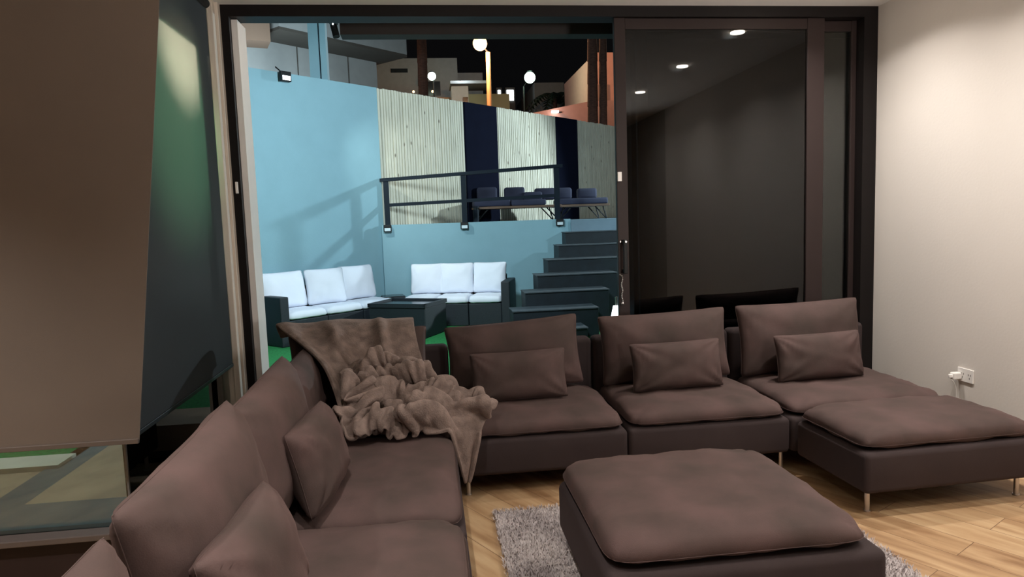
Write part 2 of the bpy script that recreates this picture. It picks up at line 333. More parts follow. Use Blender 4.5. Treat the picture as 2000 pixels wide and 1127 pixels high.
# added post and lintel, unseen, cutting the edges of the blind's light patch
bm = bmesh.new(); bx(bm, (-1.70,4.20,0), (-1.64,4.32,2.55)); bx(bm, (-1.70,3.2,2.55), (-1.43,4.84,3.07)); struct(obj('patch_blocker', bm, WHITEW))
# roller blinds of the corner glazing
t = thing('roller_blind', (-2.4, 2.94, 2.9), 'taupe fabric blind hanging over the pane at the left edge, lit brown', 'blind')
bm = bmesh.new(); P = [(-1.6,0,-2.228), (1.172,0,-2.236), (1.455,0,.02), (-1.6,0,.02)]
A = [bm.verts.new(p) for p in P]; B = [bm.verts.new((p[0], .004, p[2])) for p in P]; bm.faces.new(A); bm.faces.new(B[::-1])
for i in range(4): bm.faces.new((A[i], B[i], B[(i+1) % 4], A[(i+1) % 4]))
bmesh.ops.recalc_face_normals(bm, faces=bm.faces); obj('blind_fabric', bm, BLIND1, t)
bm = bmesh.new(); bx(bm, (-1.6,-.006,-2.246), (1.170,.008,-2.226), bev=.002); obj('bottom_rail', bm, mat('rail_brown', (.09,.07,.06), .5), t)
bm = bmesh.new(); tube(bm, (-1.6,.02,.0), (1.10,.02,.0), .028, n=20); obj('roller', bm, BLIND1, t)
t = thing('roller_blind', (-1.285, 3.75, 2.9), 'dark navy screen blind left of the open door, with a greenish light patch', 'blind')
bm = bmesh.new(); bx(bm, (-.002,-.74,-2.235), (.002,.775,.02)); obj('blind_fabric', bm, BLIND2, t)
bm = bmesh.new(); bx(bm, (-.008,-.74,-2.25), (.008,.775,-2.228), bev=.003); obj('bottom_rail', bm, LOUT, t)
bm = bmesh.new(); tube(bm, (.0,-.74,.0), (.0,.775,.0), .028, n=20); obj('roller', bm, BLIND2, t)

# ---------------------------------------------------------------- sofas
def leg(t, x, y, h=.125):
    bm = bmesh.new(); tube(bm, (x,y,.004), (x,y,h), .0125, n=18); tube(bm, (x,y,0), (x,y,.006), .017, n=18); obj('leg', bm, CHROME, t, False)
def seat_cushion(t, w, d, z, seed, dx=0, dy=0, hgt=.085, und=.03, name='seat_cushion', lump=.012):
    me = pillow(w, d, hgt, und, N=30, ne=11, p=5.5, q=.40, pinch=.008, wr=.003, seed=seed, lump=lump)
    me.transform(Matrix.Rotation(R(-90), 4, 'X')); me.transform(Matrix.Translation((dx, dy, z)))
    c = link(name, me, SOFA, t, True)
    bm = seam_ring(w, d, 11, .008); bmesh.ops.rotate(bm, cent=(0,0,0), matrix=Matrix.Rotation(R(-90), 3, 'X'), verts=bm.verts); bmesh.ops.translate(bm, vec=(dx,dy,z), verts=bm.verts)
    obj('seam', bm, SOFA, c, True)
    return c
def section(loc, w, d, backs, label, seed, legs, rz=0, group='modular sofa sections'):
    """seat unit: local x width, front is -y, origin at the middle on the floor"""
    t = thing('sofa_section', loc, label, 'sofa section', group, rz)
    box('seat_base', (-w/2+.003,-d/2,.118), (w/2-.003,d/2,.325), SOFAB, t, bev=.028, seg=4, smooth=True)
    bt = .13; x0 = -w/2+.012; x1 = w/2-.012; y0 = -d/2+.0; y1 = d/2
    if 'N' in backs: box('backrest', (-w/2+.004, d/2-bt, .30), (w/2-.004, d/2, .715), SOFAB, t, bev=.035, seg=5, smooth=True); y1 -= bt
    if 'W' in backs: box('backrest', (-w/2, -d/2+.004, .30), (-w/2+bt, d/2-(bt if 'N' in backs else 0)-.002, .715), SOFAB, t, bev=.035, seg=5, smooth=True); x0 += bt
    seat_cushion(t, x1-x0, y1-y0, .352, seed, (x0+x1)/2, (y0+y1)/2)
    for x, y in legs: leg(t, x, y)
    return t
XJ = [.10, 1.07, 2.04, 3.05]; YF, YB = 3.66, 4.62
for i, lb in enumerate(('charcoal armless sofa section right of the blanket, blanket edge on its seat', 'middle armless sofa section of the window row, chrome leg showing at its right front', 'right-hand sofa section of the window row, against the cream wall behind the footstool')):
    a, b = XJ[i], XJ[i+1]; w_ = b-a
    section(((a+b)/2, (YF+YB)/2, 0), w_, YB-YF, 'N', lb, 3+i, [(w_/2-.035,-.42), (w_/2-.035,.42)] + ([(-w_/2+.06,-.42), (-w_/2+.06,.42)] if i == 0 else []))
section((-.385, 4.125, 0), .97, .97, 'NW', 'corner sofa section buried under the taupe blanket', 8, [(.42,-.42), (-.42,-.42), (.42,.42), (-.42,.42)])
for i, (y0, y1) in enumerate(((2.56,3.635), (1.60,2.555), (.64,1.595))):
    w_ = .97; d_ = y1-y0
    section((-.385, (y0+y1)/2, 0), w_, d_, 'W', ('sofa section of the left run nearest the corner, bare charcoal seat before the blanket', 'second sofa section of the left run, seat cut by the bottom of the photo', 'nearest sofa section of the left run, only its back showing at bottom left')[i], 12+i,
            [(.42,d_/2-.07), (.42,-d_/2+.07), (-.42,d_/2-.07), (-.42,-d_/2+.07)])
# footstool against the right section, and the big ottoman
t = thing('footstool', (2.555, 3.350, 0), 'charcoal footstool on chrome legs pushed against the right sofa section', 'footstool', None, R(2.0))
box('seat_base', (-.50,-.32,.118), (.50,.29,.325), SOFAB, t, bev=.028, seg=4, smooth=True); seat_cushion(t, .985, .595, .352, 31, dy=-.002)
for x, y in ((-.43,-.235), (.43,-.235), (-.28,.235), (.43,.235)): leg(t, x, y)
t = thing('ottoman', (1.035, 2.575, 0), 'large square charcoal ottoman with padded top standing on the grey rug', 'ottoman')
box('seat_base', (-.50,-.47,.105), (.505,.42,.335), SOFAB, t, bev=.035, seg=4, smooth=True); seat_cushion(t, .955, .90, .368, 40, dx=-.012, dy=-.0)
for x, y in ((-.41,-.38), (.41,-.38), (-.41,.33), (.41,.33)): leg(t, x, y, .125)

# loose cushions
def cushion(name, w, h, tf, tb, loc, rx, rz, label, group, seed, ry=0, pinch=.045, m=SOFA, p=3.2, q=.5, ne=34, wr=.012, lump=.010, cat='cushion'):
    me = pillow(w, h, tf, tb, seed=seed, pinch=pinch, p=p, q=q, ne=ne, wr=wr, lump=lump)
    o = link(name, me, m, None, True)
    bm = seam_ring(w, h, ne, pinch); s_ = obj('seam', bm, m, o, True)
    off = Matrix.Translation((0, 0, h/2)); me.transform(off); s_.data.transform(off)
    o.location = loc; o.rotation_euler = (rx, ry, rz); tag(o, label, cat, group)
    return o
GB, GL = 'large back cushions', 'small lumbar cushions'
for x, rz, lb, sd, ry, hh in ((.53, 0, 'large back cushion standing right of the blanket, behind the leftmost lumbar cushion', 51, R(-3.4), .452), (1.525, R(-1), 'large back cushion in the middle of the window row, before the black door post', 52, R(-1.8), .458), (2.475, R(-1.5), 'large back cushion at the right end of the window row', 53, R(-1.4), .48)):
    cushion('back_cushion', .87, hh, .115, .095, (x, 4.30, .432), R(-9), rz, lb, GB, sd, ry=ry)
cushion('back_cushion', .86, .44, .10, .085, (-.46, 4.30, .432), R(-9), R(0), 'back cushion at the corner with the taupe blanket thrown over it', GB, 54, ry=R(-1))
for x, y, lb, sd in ((.51, 4.03, 'small lumbar cushion leftmost in the window row, beside the blanket', 61), (1.51, 4.05, 'small lumbar cushion on the middle window seat', 62), (2.465, 4.06, 'small lumbar cushion on the right-hand window seat', 63)):
    cushion('lumbar_cushion', .59, .30, .085, .08, (x, y, .437), R(-12), R(0), lb, GL, sd, ry=R(-1.0))
# left run: cushions lean on the left backrest, fronts face right
cushion('back_cushion', .72, .40, .09, .08, (-.68, 3.70, .428), R(-10), R(90), 'back cushion of the left run farthest back, half under the blanket', GB, 55)
cushion('back_cushion', 1.0, .50, .115, .085, (-.625, 2.79, .425), R(-9), R(90), 'large back cushion of the left run, between the blanket and the nearest large cushion', GB, 56, ry=R(-1.5))
cushion('back_cushion', .88, .52, .125, .09, (-.62, 1.96, .425), R(-9), R(90), 'nearest large back cushion of the left run, filling the lower left', GB, 57, ry=R(-2))
cushion('lumbar_cushion', .52, .34, .09, .08, (-.45, 2.79, .430), R(-14), R(84), 'lumbar cushion leaning in the left run just before the blanket', GL, 64)
cushion('lumbar_cushion', .52, .36, .09, .08, (-.45, 1.79, .430), R(-14), R(86), 'lumbar cushion at the bottom centre-left, leaning on the nearest large cushion', GL, 65)
cushion('back_cushion', .88, .55, .11, .08, (-.53, .86, .430), R(-10), R(89), 'paler lit back cushion cut off in the bottom left corner', GB, 66)

# ---------------------------------------------------------------- blanket
# the draped sheet, one list per axis, in millimetres; every number is the step from its neighbours in the grid
SHEET = (70, 100, (-1.1, 3.0, -0.1))
SHEET_X = [132,15,15,14,14,13,13,12,12,13,12,13,13,13,13,13,12,13,13,13,12,13,13,13,12,13,13,12,13,12,13,12,13,12,12,12,12,12,12,12,11,12,12,11,11,12,11,11,11,11,12,11,11,11,11,11,11,11,11,11,11,11,11,11,11,11,10,11,10,11,10,
-2,0,0,0,0,1,-1,0,1,-1,1,0,0,-1,0,0,1,0,0,0,1,0,-1,0,1,-1,0,1,-1,1,-1,1,-1,1,0,0,0,0,0,0,0,0,-1,1,0,0,0,1,0,0,-1,0,0,0,1,0,0,0,0,0,0,0,0,0,0,0,0,0,0,0,0,
-3,0,-1,1,0,0,0,1,-1,0,0,0,0,1,0,0,0,0,0,0,1,-1,1,0,0,0,0,0,1,-1,1,-1,1,-1,0,1,0,0,-1,0,1,0,0,0,0,0,0,0,1,0,0,0,0,0,-1,0,1,0,0,0,0,0,0,0,0,0,1,-1,1,-1,1,
-4,0,1,-1,1,-1,1,-1,1,0,0,0,0,1,0,0,0,0,1,0,-1,1,0,0,0,0,0,0,0,0,0,1,-1,1,0,-1,0,0,1,0,0,0,0,0,0,0,1,-1,0,1,1,-1,0,0,0,0,0,0,0,0,0,0,1,0,-1,0,0,1,-1,1,-1,
-4,1,0,1,-1,0,0,1,-1,1,0,0,0,-1,1,0,0,1,-1,0,1,0,0,0,0,1,0,0,0,1,0,0,1,-1,0,0,0,-1,0,0,0,0,0,0,0,0,0,1,0,0,0,1,-1,0,0,0,0,0,0,1,0,0,-1,0,1,0,0,-1,1,-1,1,
-1,-1,0,0,0,1,0,-1,1,0,0,0,0,1,-1,0,0,0,0,1,-1,1,0,0,0,0,0,0,0,0,0,0,0,0,0,0,0,0,0,0,0,0,0,0,1,-1,0,0,1,0,0,0,1,-1,0,1,-1,0,1,-1,0,0,0,0,0,0,0,1,0,0,0,
2,0,0,0,0,-1,0,1,-1,0,0,0,0,-1,1,0,0,0,0,0,0,0,0,1,-1,0,0,0,0,0,0,0,-1,0,0,0,0,1,0,0,0,-1,1,0,-1,1,0,0,0,0,1,0,-1,1,-1,0,0,0,0,0,0,1,0,0,0,0,0,-1,0,1,-1,
5,0,0,-1,0,1,-1,0,0,0,0,0,0,0,-1,0,0,0,0,-1,1,0,0,0,0,0,0,0,0,-1,0,0,0,0,0,-1,0,0,0,0,0,0,0,0,0,0,0,0,0,1,-1,0,1,-1,1,-1,0,0,0,0,1,-1,0,0,0,0,0,1,0,-1,1,
9,0,-1,1,-1,-1,1,-1,0,-1,0,0,0,0,0,0,0,-1,0,0,0,-1,1,-1,1,-1,0,0,-1,1,-1,-1,0,0,0,0,0,0,0,0,-1,1,-1,0,1,-1,0,0,0,0,1,0,-1,0,0,0,0,1,-1,0,0,0,0,0,0,0,0,0,0,0,0,
12,-1,0,-1,1,-1,-1,0,0,0,-1,0,0,-1,0,0,-1,0,0,0,-1,1,-1,1,-1,1,-1,0,0,-1,0,0,-1,0,-1,1,0,-1,0,0,0,0,0,0,-1,1,-1,1,-1,0,0,1,0,0,-1,0,0,0,0,1,-1,0,0,0,0,0,0,0,0,1,-1,
14,0,-1,0,-1,0,0,-1,0,-1,0,-1,0,0,0,-1,0,0,-1,0,0,-1,1,-1,1,-1,0,-1,0,-1,0,-1,1,-1,1,-1,0,0,0,-1,1,-1,0,0,0,-1,1,-1,1,0,0,0,0,0,0,-1,0,0,0,0,0,0,0,0,0,0,0,0,0,0,0,
15,0,0,-1,-1,0,-1,0,-1,1,-1,0,-1,0,-1,0,0,-1,1,-1,-1,0,-1,1,0,0,0,-1,-1,0,-1,1,-1,0,-1,1,-1,0,0,0,-1,0,0,0,0,0,0,-1,0,0,0,0,1,-1,0,1,0,-1,0,0,0,0,0,1,0,0,0,-1,0,0,1,
17,-2,0,0,0,-1,0,-1,0,-1,0,-1,0,-1,0,0,-1,0,-1,0,0,0,0,-1,-1,1,0,0,-1,0,-1,-1,0,0,0,-1,0,0,-1,0,0,0,0,-1,1,0,-1,1,-1,0,0,1,0,0,0,-1,0,0,1,-1,0,0,1,-1,0,0,0,1,0,-1,0,
17,0,-1,-1,-1,0,-1,0,-1,0,-1,0,-1,1,-1,-1,1,-1,-1,0,0,-1,-1,0,1,-1,0,0,0,-1,0,-1,0,-1,0,0,0,0,0,0,0,-1,0,0,-1,0,1,-1,0,0,0,0,0,1,-1,0,0,0,0,0,0,1,-1,0,0,0,0,0,0,1,0,
17,-1,0,-1,0,-1,0,-1,0,-1,0,0,-1,-1,0,0,-1,0,0,-1,-1,0,0,-1,0,0,-1,0,0,-1,0,0,-1,1,-1,0,0,-1,0,0,-1,1,0,0,0,0,-1,0,0,0,0,0,0,0,0,0,0,0,0,0,0,0,0,0,1,0,0,0,0,0,0,
18,0,-2,0,0,-1,-1,0,-1,0,-1,-1,0,0,-1,-1,0,-1,0,0,0,-1,0,0,-1,0,0,-1,-1,1,-1,-1,0,0,0,-1,0,0,0,-1,1,0,-1,0,0,0,0,0,0,-1,1,-1,1,0,1,-1,0,0,0,0,1,-1,0,1,-1,0,1,0,0,0,1,
19,-1,0,-1,-1,0,-1,0,-1,-1,0,-1,0,-1,0,-1,-1,1,-1,-1,0,-1,-1,0,-1,0,0,0,0,-1,0,0,0,-1,0,0,-1,0,0,0,-1,0,0,0,0,0,0,0,0,0,-1,1,0,0,0,0,0,0,0,0,0,0,1,-1,1,0,-1,1,0,1,-1,
20,-1,0,-1,-1,-1,0,-1,0,-1,-1,0,-1,-1,0,0,-1,-1,0,0,-1,0,0,-2,0,-1,0,0,0,0,-1,0,-1,0,-1,0,0,1,-1,0,0,-1,0,0,0,-1,0,1,-1,0,0,0,1,0,0,0,0,0,0,0,0,0,0,1,-1,1,0,0,1,-1,1,
20,0,-1,-1,0,-1,-1,-1,0,-1,0,-1,0,-1,-1,0,0,-1,-1,0,-1,0,-1,0,0,-1,-1,0,0,0,0,-1,0,-1,1,-1,0,-1,0,0,0,0,0,-1,0,1,0,-1,0,0,0,0,0,0,0,1,-1,0,0,0,0,1,0,-1,1,0,1,0,-1,1,0,
21,-1,-1,0,-1,0,-1,-1,-1,0,-1,0,-1,0,-1,-1,0,0,-1,-1,1,-1,-1,0,-1,-1,0,0,0,-1,0,0,0,-1,0,0,-1,0,0,-1,0,0,0,0,0,-1,0,0,1,-1,0,0,0,1,0,-1,1,0,0,0,0,0,0,0,0,0,0,0,1,0,1,
22,-1,-1,-1,-1,-1,0,0,-1,-1,0,-1,0,-1,0,0,-1,-1,0,0,-2,0,0,-1,-1,0,-1,0,0,0,0,0,-1,0,-1,0,0,0,-1,1,-1,0,0,0,-1,1,0,0,-1,0,0,0,0,0,0,1,-1,0,0,0,0,0,0,1,0,0,0,0,1,0,-1,
22,-1,0,-1,0,-1,-1,-1,0,0,-1,-1,-1,0,-1,0,-1,0,0,-1,0,-1,0,-1,-1,0,-1,-1,0,1,0,-1,0,0,-1,0,0,-1,0,-1,1,-1,0,0,0,0,-1,0,0,1,-1,0,0,1,0,0,0,-1,0,1,0,0,-1,1,0,0,0,1,-1,1,0,
23,0,-1,0,-2,0,0,-1,-1,-1,-1,0,0,-1,0,-2,0,0,-1,0,0,-1,-1,-1,0,-1,0,0,-1,0,0,0,0,-1,0,-1,0,0,0,0,-1,0,0,0,0,-1,1,-1,0,0,0,0,0,0,0,-1,0,1,0,-1,0,0,1,-1,1,0,0,0,1,-1,1,
24,-1,-1,-1,0,-1,-1,0,-1,0,0,-1,-1,-1,-1,1,-1,-1,0,-1,-1,0,-1,0,-1,0,-1,0,0,-1,0,1,-1,0,-1,0,-1,0,0,-1,0,1,-1,0,0,0,-1,1,0,-1,0,-1,1,0,0,1,0,-1,0,0,0,0,1,0,-1,1,0,0,-1,2,0,
24,-1,-1,0,-1,0,-1,-1,-1,-1,0,0,-1,0,0,-2,0,0,-1,0,-1,0,-1,0,-1,-1,0,-1,0,0,0,-1,0,0,0,-1,0,-1,0,1,-1,-1,1,-1,0,0,0,0,0,0,-1,1,-1,0,1,0,-1,1,-1,1,0,0,-1,0,1,-1,1,0,1,-1,0,
23,-1,0,-1,-1,-1,0,-1,0,0,-1,-1,-1,0,-1,1,-1,-1,0,-1,0,-1,0,-1,0,-1,0,-1,0,0,0,0,0,-1,0,0,0,0,-1,-1,1,0,-1,0,0,0,0,-1,0,0,0,0,0,0,0,0,1,-1,0,0,0,0,0,0,0,0,0,0,0,1,0,
21,-1,0,-1,0,-1,0,0,-1,-1,0,-1,0,0,0,-1,0,-1,0,0,-1,0,-1,-1,0,0,-1,0,-1,0,0,0,0,0,0,0,-1,-1,0,1,-1,0,0,0,-1,0,0,1,-1,0,0,-1,0,1,0,0,-1,1,0,-1,0,0,0,1,-1,1,0,0,0,-1,1,
19,0,-1,0,-1,0,-1,0,0,-1,-1,1,0,-1,-1,0,0,0,-1,-1,0,-1,0,1,-1,0,0,-1,0,-1,0,0,0,1,-1,0,-1,1,-1,0,0,-1,0,0,0,0,0,0,0,0,0,0,-1,0,0,0,1,-1,0,0,0,0,0,0,0,0,0,0,0,1,-1,
17,0,-1,0,0,0,0,-1,0,0,0,-1,-1,0,0,0,0,-1,0,0,0,-1,0,-1,0,-1,0,0,0,0,-1,1,0,-1,1,-1,1,-1,0,-1,0,0,0,0,0,0,0,-1,1,-1,0,0,0,0,1,0,-1,0,0,0,0,0,0,0,0,0,0,0,0,0,0,
16,0,0,-1,0,0,-1,0,0,0,-1,0,1,-1,0,-1,0,0,0,-1,0,0,-1,0,0,0,0,0,-1,0,0,0,0,0,0,0,-1,0,0,0,0,0,0,0,0,-1,0,0,0,0,0,-1,1,-1,0,1,0,0,-1,1,-1,0,1,-1,0,0,0,0,1,-1,1,
16,-1,0,0,0,-1,0,0,-1,0,1,-1,0,0,0,0,-1,0,0,0,-1,0,0,0,-1,1,-1,0,0,-1,0,0,0,1,-1,0,1,-1,0,0,0,0,-1,0,0,0,0,0,-1,1,-1,1,-1,0,0,0,1,-1,0,0,0,0,-1,1,0,0,0,0,-1,1,-1,
14,0,0,0,-1,1,0,-1,1,-1,-1,1,-1,1,-1,0,0,0,-1,0,0,0,0,-1,1,-1,0,0,0,0,0,-1,0,0,1,0,-1,1,0,-1,0,0,0,0,0,0,0,0,0,-1,0,-1,0,1,0,0,-1,1,0,-1,0,0,0,-1,1,-1,0,0,1,-1,1,
13,0,0,0,0,-1,0,1,-1,1,0,0,0,-1,1,-1,0,0,0,-1,0,0,0,0,0,0,0,-1,0,0,0,0,0,0,0,0,1,-1,-1,1,-1,0,0,0,0,0,0,-1,0,0,1,-1,0,-1,1,0,0,-1,0,0,0,0,0,0,-1,1,0,-1,0,0,0,
12,0,0,0,0,1,0,-1,0,0,0,0,0,0,0,0,0,0,-1,1,-1,0,0,1,-1,0,0,0,0,0,-1,0,0,1,0,0,-1,1,0,-1,0,0,0,-1,0,0,0,0,0,0,-1,1,-1,0,-1,1,0,0,0,-1,0,0,-1,0,0,0,-1,1,-1,0,0,
11,0,0,0,1,0,-1,1,1,-1,1,0,0,0,0,0,0,-1,1,-1,1,0,0,-1,1,0,0,0,-1,0,0,0,0,-1,0,1,1,-1,0,0,0,-1,0,0,0,0,-1,1,-1,0,0,-1,0,0,0,-1,1,-1,0,0,-1,-1,1,0,-1,0,0,-1,0,0,-1,
10,0,0,1,0,-1,2,0,0,1,-1,0,1,0,0,0,0,0,0,0,0,0,0,1,-1,0,0,0,1,-1,0,0,0,0,0,0,0,0,0,0,0,0,-1,0,0,0,0,-1,0,0,-1,0,0,-1,-1,0,0,1,-1,-1,1,-1,-1,0,0,-1,0,0,-1,-1,0,
7,0,0,0,0,2,0,1,1,1,1,-1,0,0,0,1,0,0,0,1,0,0,0,-1,1,1,1,-1,-1,0,0,0,1,0,-1,0,0,1,0,-1,0,0,0,0,0,0,-1,0,0,-1,0,0,-2,0,0,-1,0,0,0,0,-2,1,0,-2,0,-1,0,-1,-1,-1,-6,
4,1,0,-1,1,0,2,2,0,1,0,2,0,0,0,0,1,2,1,-1,0,-1,1,0,1,0,1,1,0,-1,0,1,0,1,0,-1,1,1,1,0,-2,0,0,0,0,0,0,-1,0,0,1,-1,0,-1,-1,0,0,0,-1,0,0,-1,0,0,0,-1,-2,0,1,-1,3,
3,0,1,0,-2,0,1,0,2,0,2,1,1,1,-1,1,0,1,1,1,0,-1,-1,1,0,0,1,2,1,0,0,0,0,0,1,0,0,1,1,0,0,-1,0,0,0,0,0,-1,-1,1,0,1,0,0,-1,-1,-1,0,0,-1,-1,-1,0,0,-2,-1,-1,0,0,2,3,
-3,1,2,1,1,-2,-2,1,0,2,1,1,1,1,2,-1,0,1,1,2,1,1,-1,0,-1,0,0,1,1,1,0,-1,0,1,1,2,0,0,0,1,-1,0,0,1,0,0,0,-1,-1,-1,0,0,1,1,1,0,-1,-2,0,0,-1,-1,-1,0,-1,-3,-1,0,0,0,1,
-12,5,3,2,1,-1,-2,-2,1,1,2,1,1,1,1,1,0,0,1,2,2,1,2,0,-1,0,-1,0,0,1,-1,0,1,0,1,2,1,1,1,-1,1,-2,1,0,1,0,-1,0,0,-1,-1,-1,1,1,2,1,0,0,-1,0,1,0,0,-1,-1,-2,-2,-3,0,-2,-4,
-10,0,1,4,1,2,-2,0,-2,1,0,1,0,2,0,2,0,-1,1,1,2,3,1,2,2,-2,-2,-1,0,-1,0,0,1,1,1,0,3,1,0,1,0,1,-1,0,0,0,1,2,0,0,-2,0,-2,-1,1,2,2,0,1,1,2,2,2,0,-1,0,-5,1,-7,-1,-11,
-11,2,2,1,5,1,2,-3,2,-3,0,-1,-1,-1,3,-1,2,1,-2,0,0,2,2,1,1,1,-1,-2,-1,-1,0,1,2,2,1,1,-1,1,0,2,1,2,0,0,0,0,1,1,3,0,1,-3,-3,-4,-1,3,2,2,0,2,3,6,1,5,0,-1,2,-11,5,-7,8,
-16,7,3,3,2,5,1,4,-4,1,-4,-2,0,-1,-2,3,2,0,0,-4,-2,-1,0,1,1,0,0,1,-1,0,-1,2,1,2,3,1,0,-2,3,-1,4,0,2,0,-1,1,0,3,1,4,-1,-1,-6,-4,-3,0,3,1,3,1,5,2,8,1,6,2,-5,5,-15,6,-1,
4,-3,-3,1,2,2,6,1,4,-3,-1,-3,-3,-2,-1,2,1,5,-3,-4,-5,-5,0,0,0,1,2,2,1,1,-1,-2,1,3,2,1,0,2,-1,4,-3,2,-1,0,0,-1,4,0,4,1,3,-3,-2,-7,-3,-1,1,3,1,3,1,5,1,8,4,4,4,-9,5,-13,-4,
13,-6,-3,-2,1,4,2,6,-1,1,-2,-2,-3,-2,-1,-2,4,1,3,-3,-8,-4,-5,0,-1,2,3,2,4,1,1,-3,-3,1,2,2,2,0,3,-1,1,-4,0,-2,-2,3,0,4,0,3,0,2,-3,-3,-5,-1,1,1,0,2,2,1,4,1,5,4,4,5,-7,2,3,
26,-14,-3,-2,1,2,4,1,3,-2,-1,-2,-4,-3,-3,0,-2,5,4,1,-4,-7,-4,-3,1,-1,1,3,2,4,2,0,-5,-2,2,1,1,1,-1,-1,-2,-1,-3,0,1,1,3,0,2,-1,2,1,2,-1,-3,-3,1,-1,-2,0,2,1,-1,0,1,2,6,5,5,-6,-22,
-18,19,6,2,0,3,0,4,0,-1,-2,-4,-3,-3,-1,-3,0,0,5,5,0,-4,-5,-1,0,-2,-4,-1,2,3,7,4,-4,-6,0,2,-2,-1,-3,-3,0,-1,2,2,2,2,0,-1,-3,2,2,2,2,2,-2,-2,-1,-1,-3,0,1,1,-1,-5,-4,0,2,9,8,6,3,
-6,2,6,2,0,1,-2,2,3,1,-4,-4,-4,0,1,-1,-2,-3,1,5,4,1,1,2,1,-4,-7,-6,2,2,5,6,-1,-6,-2,-2,-2,-2,-4,0,5,4,1,5,4,-1,-4,-3,-4,-3,0,1,1,6,3,-7,-2,3,1,0,0,-1,-2,-3,-4,-3,1,2,8,10,3,
-9,5,5,5,-4,-3,-5,-2,-2,-1,-4,-1,4,5,2,0,0,-3,-7,-3,-1,6,5,2,2,5,1,-4,1,1,-2,2,3,-3,-6,-4,1,5,2,1,2,4,1,2,-4,0,-1,0,-5,-9,-5,-1,1,5,7,-1,-7,6,4,1,-2,-3,-3,-1,-2,1,-2,-5,1,13,25,
1,-6,0,2,1,1,-2,-10,-12,1,-4,0,12,8,1,2,3,-2,-8,-12,-1,10,0,2,-4,8,9,3,-1,-4,-2,-2,9,4,-4,0,-3,1,1,7,0,7,-4,-7,-6,2,5,2,-1,-10,-8,-7,-1,1,6,4,-3,2,4,-1,0,-1,-2,2,-3,5,3,-12,-12,1,-9,
22,-16,-6,-9,-2,-1,0,-14,-5,15,9,-1,0,-2,6,3,1,-6,3,-2,2,1,0,-6,4,4,-2,13,-2,-7,-7,0,-2,10,7,1,-4,3,2,4,1,7,-4,-22,0,4,3,5,7,-2,-5,-3,0,-7,-5,7,0,-5,-9,1,6,3,5,7,-6,-1,7,0,-13,-14,8,
5,-6,0,-9,4,-6,3,-2,-5,10,17,5,-1,7,-2,-7,4,-9,0,7,5,0,6,-10,-4,-4,2,1,-11,7,-5,3,4,0,6,2,10,-13,2,2,-9,-3,2,0,-4,-1,3,-2,12,16,8,-8,-2,-2,-13,3,1,1,-7,2,6,3,-5,8,-1,-13,-14,9,24,-8,-18,
7,3,-19,-2,5,4,3,17,6,-5,7,26,-15,-5,5,-10,-2,-7,0,4,-1,-10,9,-7,4,-7,4,-11,18,-9,17,-13,6,13,-5,5,2,-21,-12,-5,-3,-6,11,15,-2,-11,4,1,-9,16,7,8,-7,14,-4,-14,10,4,7,-8,-2,4,6,-9,2,-4,3,-9,-3,9,6,
27,0,-1,-9,-9,3,-6,7,17,-10,8,1,0,-5,4,11,-10,-6,-10,0,5,-6,-6,8,-6,12,-11,1,6,-3,-2,5,6,-4,8,-14,-7,3,-23,1,15,-15,14,17,3,-6,-6,9,-9,-3,-15,25,23,-6,16,-18,-5,12,2,-1,-9,7,4,-5,12,-9,2,-5,-12,5,-1,
-12,17,-3,8,1,-4,-2,-10,10,1,-3,7,10,16,-17,18,-10,-3,-1,13,-16,8,-15,3,6,-9,6,-8,4,7,-10,6,-13,-22,4,6,-21,5,14,-6,-2,21,5,6,8,-3,1,-8,15,-15,-13,-6,17,22,6,6,-2,-18,14,6,-8,-18,15,-5,0,23,-11,0,-2,-3,-4,
-36,7,7,22,-2,-6,11,0,-16,10,1,-20,16,2,18,-14,14,-5,-7,1,28,-7,-7,2,1,-6,4,-1,-16,11,-7,-11,-3,-12,-12,9,13,2,25,-6,-1,7,-17,12,15,4,-2,-5,-12,-13,23,-14,-11,1,15,30,-8,-8,4,9,9,1,-27,10,6,-1,3,-2,4,-14,9,
6,-20,17,-12,-8,-5,6,21,-3,-11,-2,-3,6,1,-17,13,5,18,-13,-16,4,24,6,-14,1,6,-3,9,-12,-5,15,-5,-10,-3,-14,-2,14,16,7,9,-7,-7,19,-21,1,13,0,3,-4,-1,4,2,-7,-21,-3,4,19,3,-20,-1,-3,4,-1,-3,-6,19,16,4,-5,11,-22,
5,-8,-7,7,6,-3,-16,1,6,13,-19,16,-17,-2,3,-1,-20,24,20,-14,-16,-2,5,25,-12,9,-11,4,11,-3,-3,3,-6,1,7,-2,5,12,-9,8,16,1,-18,-8,-3,-13,3,-5,-4,27,0,1,-17,12,-12,-2,-8,4,-1,-2,4,-11,11,-8,1,-4,3,25,-2,5,10,
-9,14,-1,2,-4,-1,-15,3,3,-1,1,0,2,-10,5,-16,1,-11,22,5,-2,-12,13,-5,13,-15,19,-5,-11,8,-7,15,9,-3,4,3,0,-4,-1,6,-15,-16,4,8,-4,3,-21,0,6,4,10,13,-3,-11,5,-10,7,-10,8,-6,-9,7,0,0,9,-7,-21,-2,12,9,17,
-13,15,0,9,2,-3,-1,-21,-2,1,13,-8,-4,2,-16,8,2,-3,-9,16,-5,9,-4,4,-8,11,-8,-9,17,-12,11,-18,24,15,-6,-4,-9,1,4,-18,12,14,-14,4,-10,23,-15,-13,12,-1,-3,-4,16,-11,4,4,-3,-10,-5,1,1,-7,1,16,-10,-2,-2,4,8,-26,5,
7,-9,19,-2,-23,2,29,-2,-10,-14,-2,-10,1,3,-2,-20,13,1,5,-8,26,-15,8,-3,6,-20,15,2,-11,11,-1,6,-20,21,1,-10,8,-13,4,14,-13,-12,17,-2,-4,2,16,-11,4,-20,1,-1,2,14,-5,-7,2,17,-21,-7,0,7,-13,-2,9,8,4,-1,-4,29,-10,
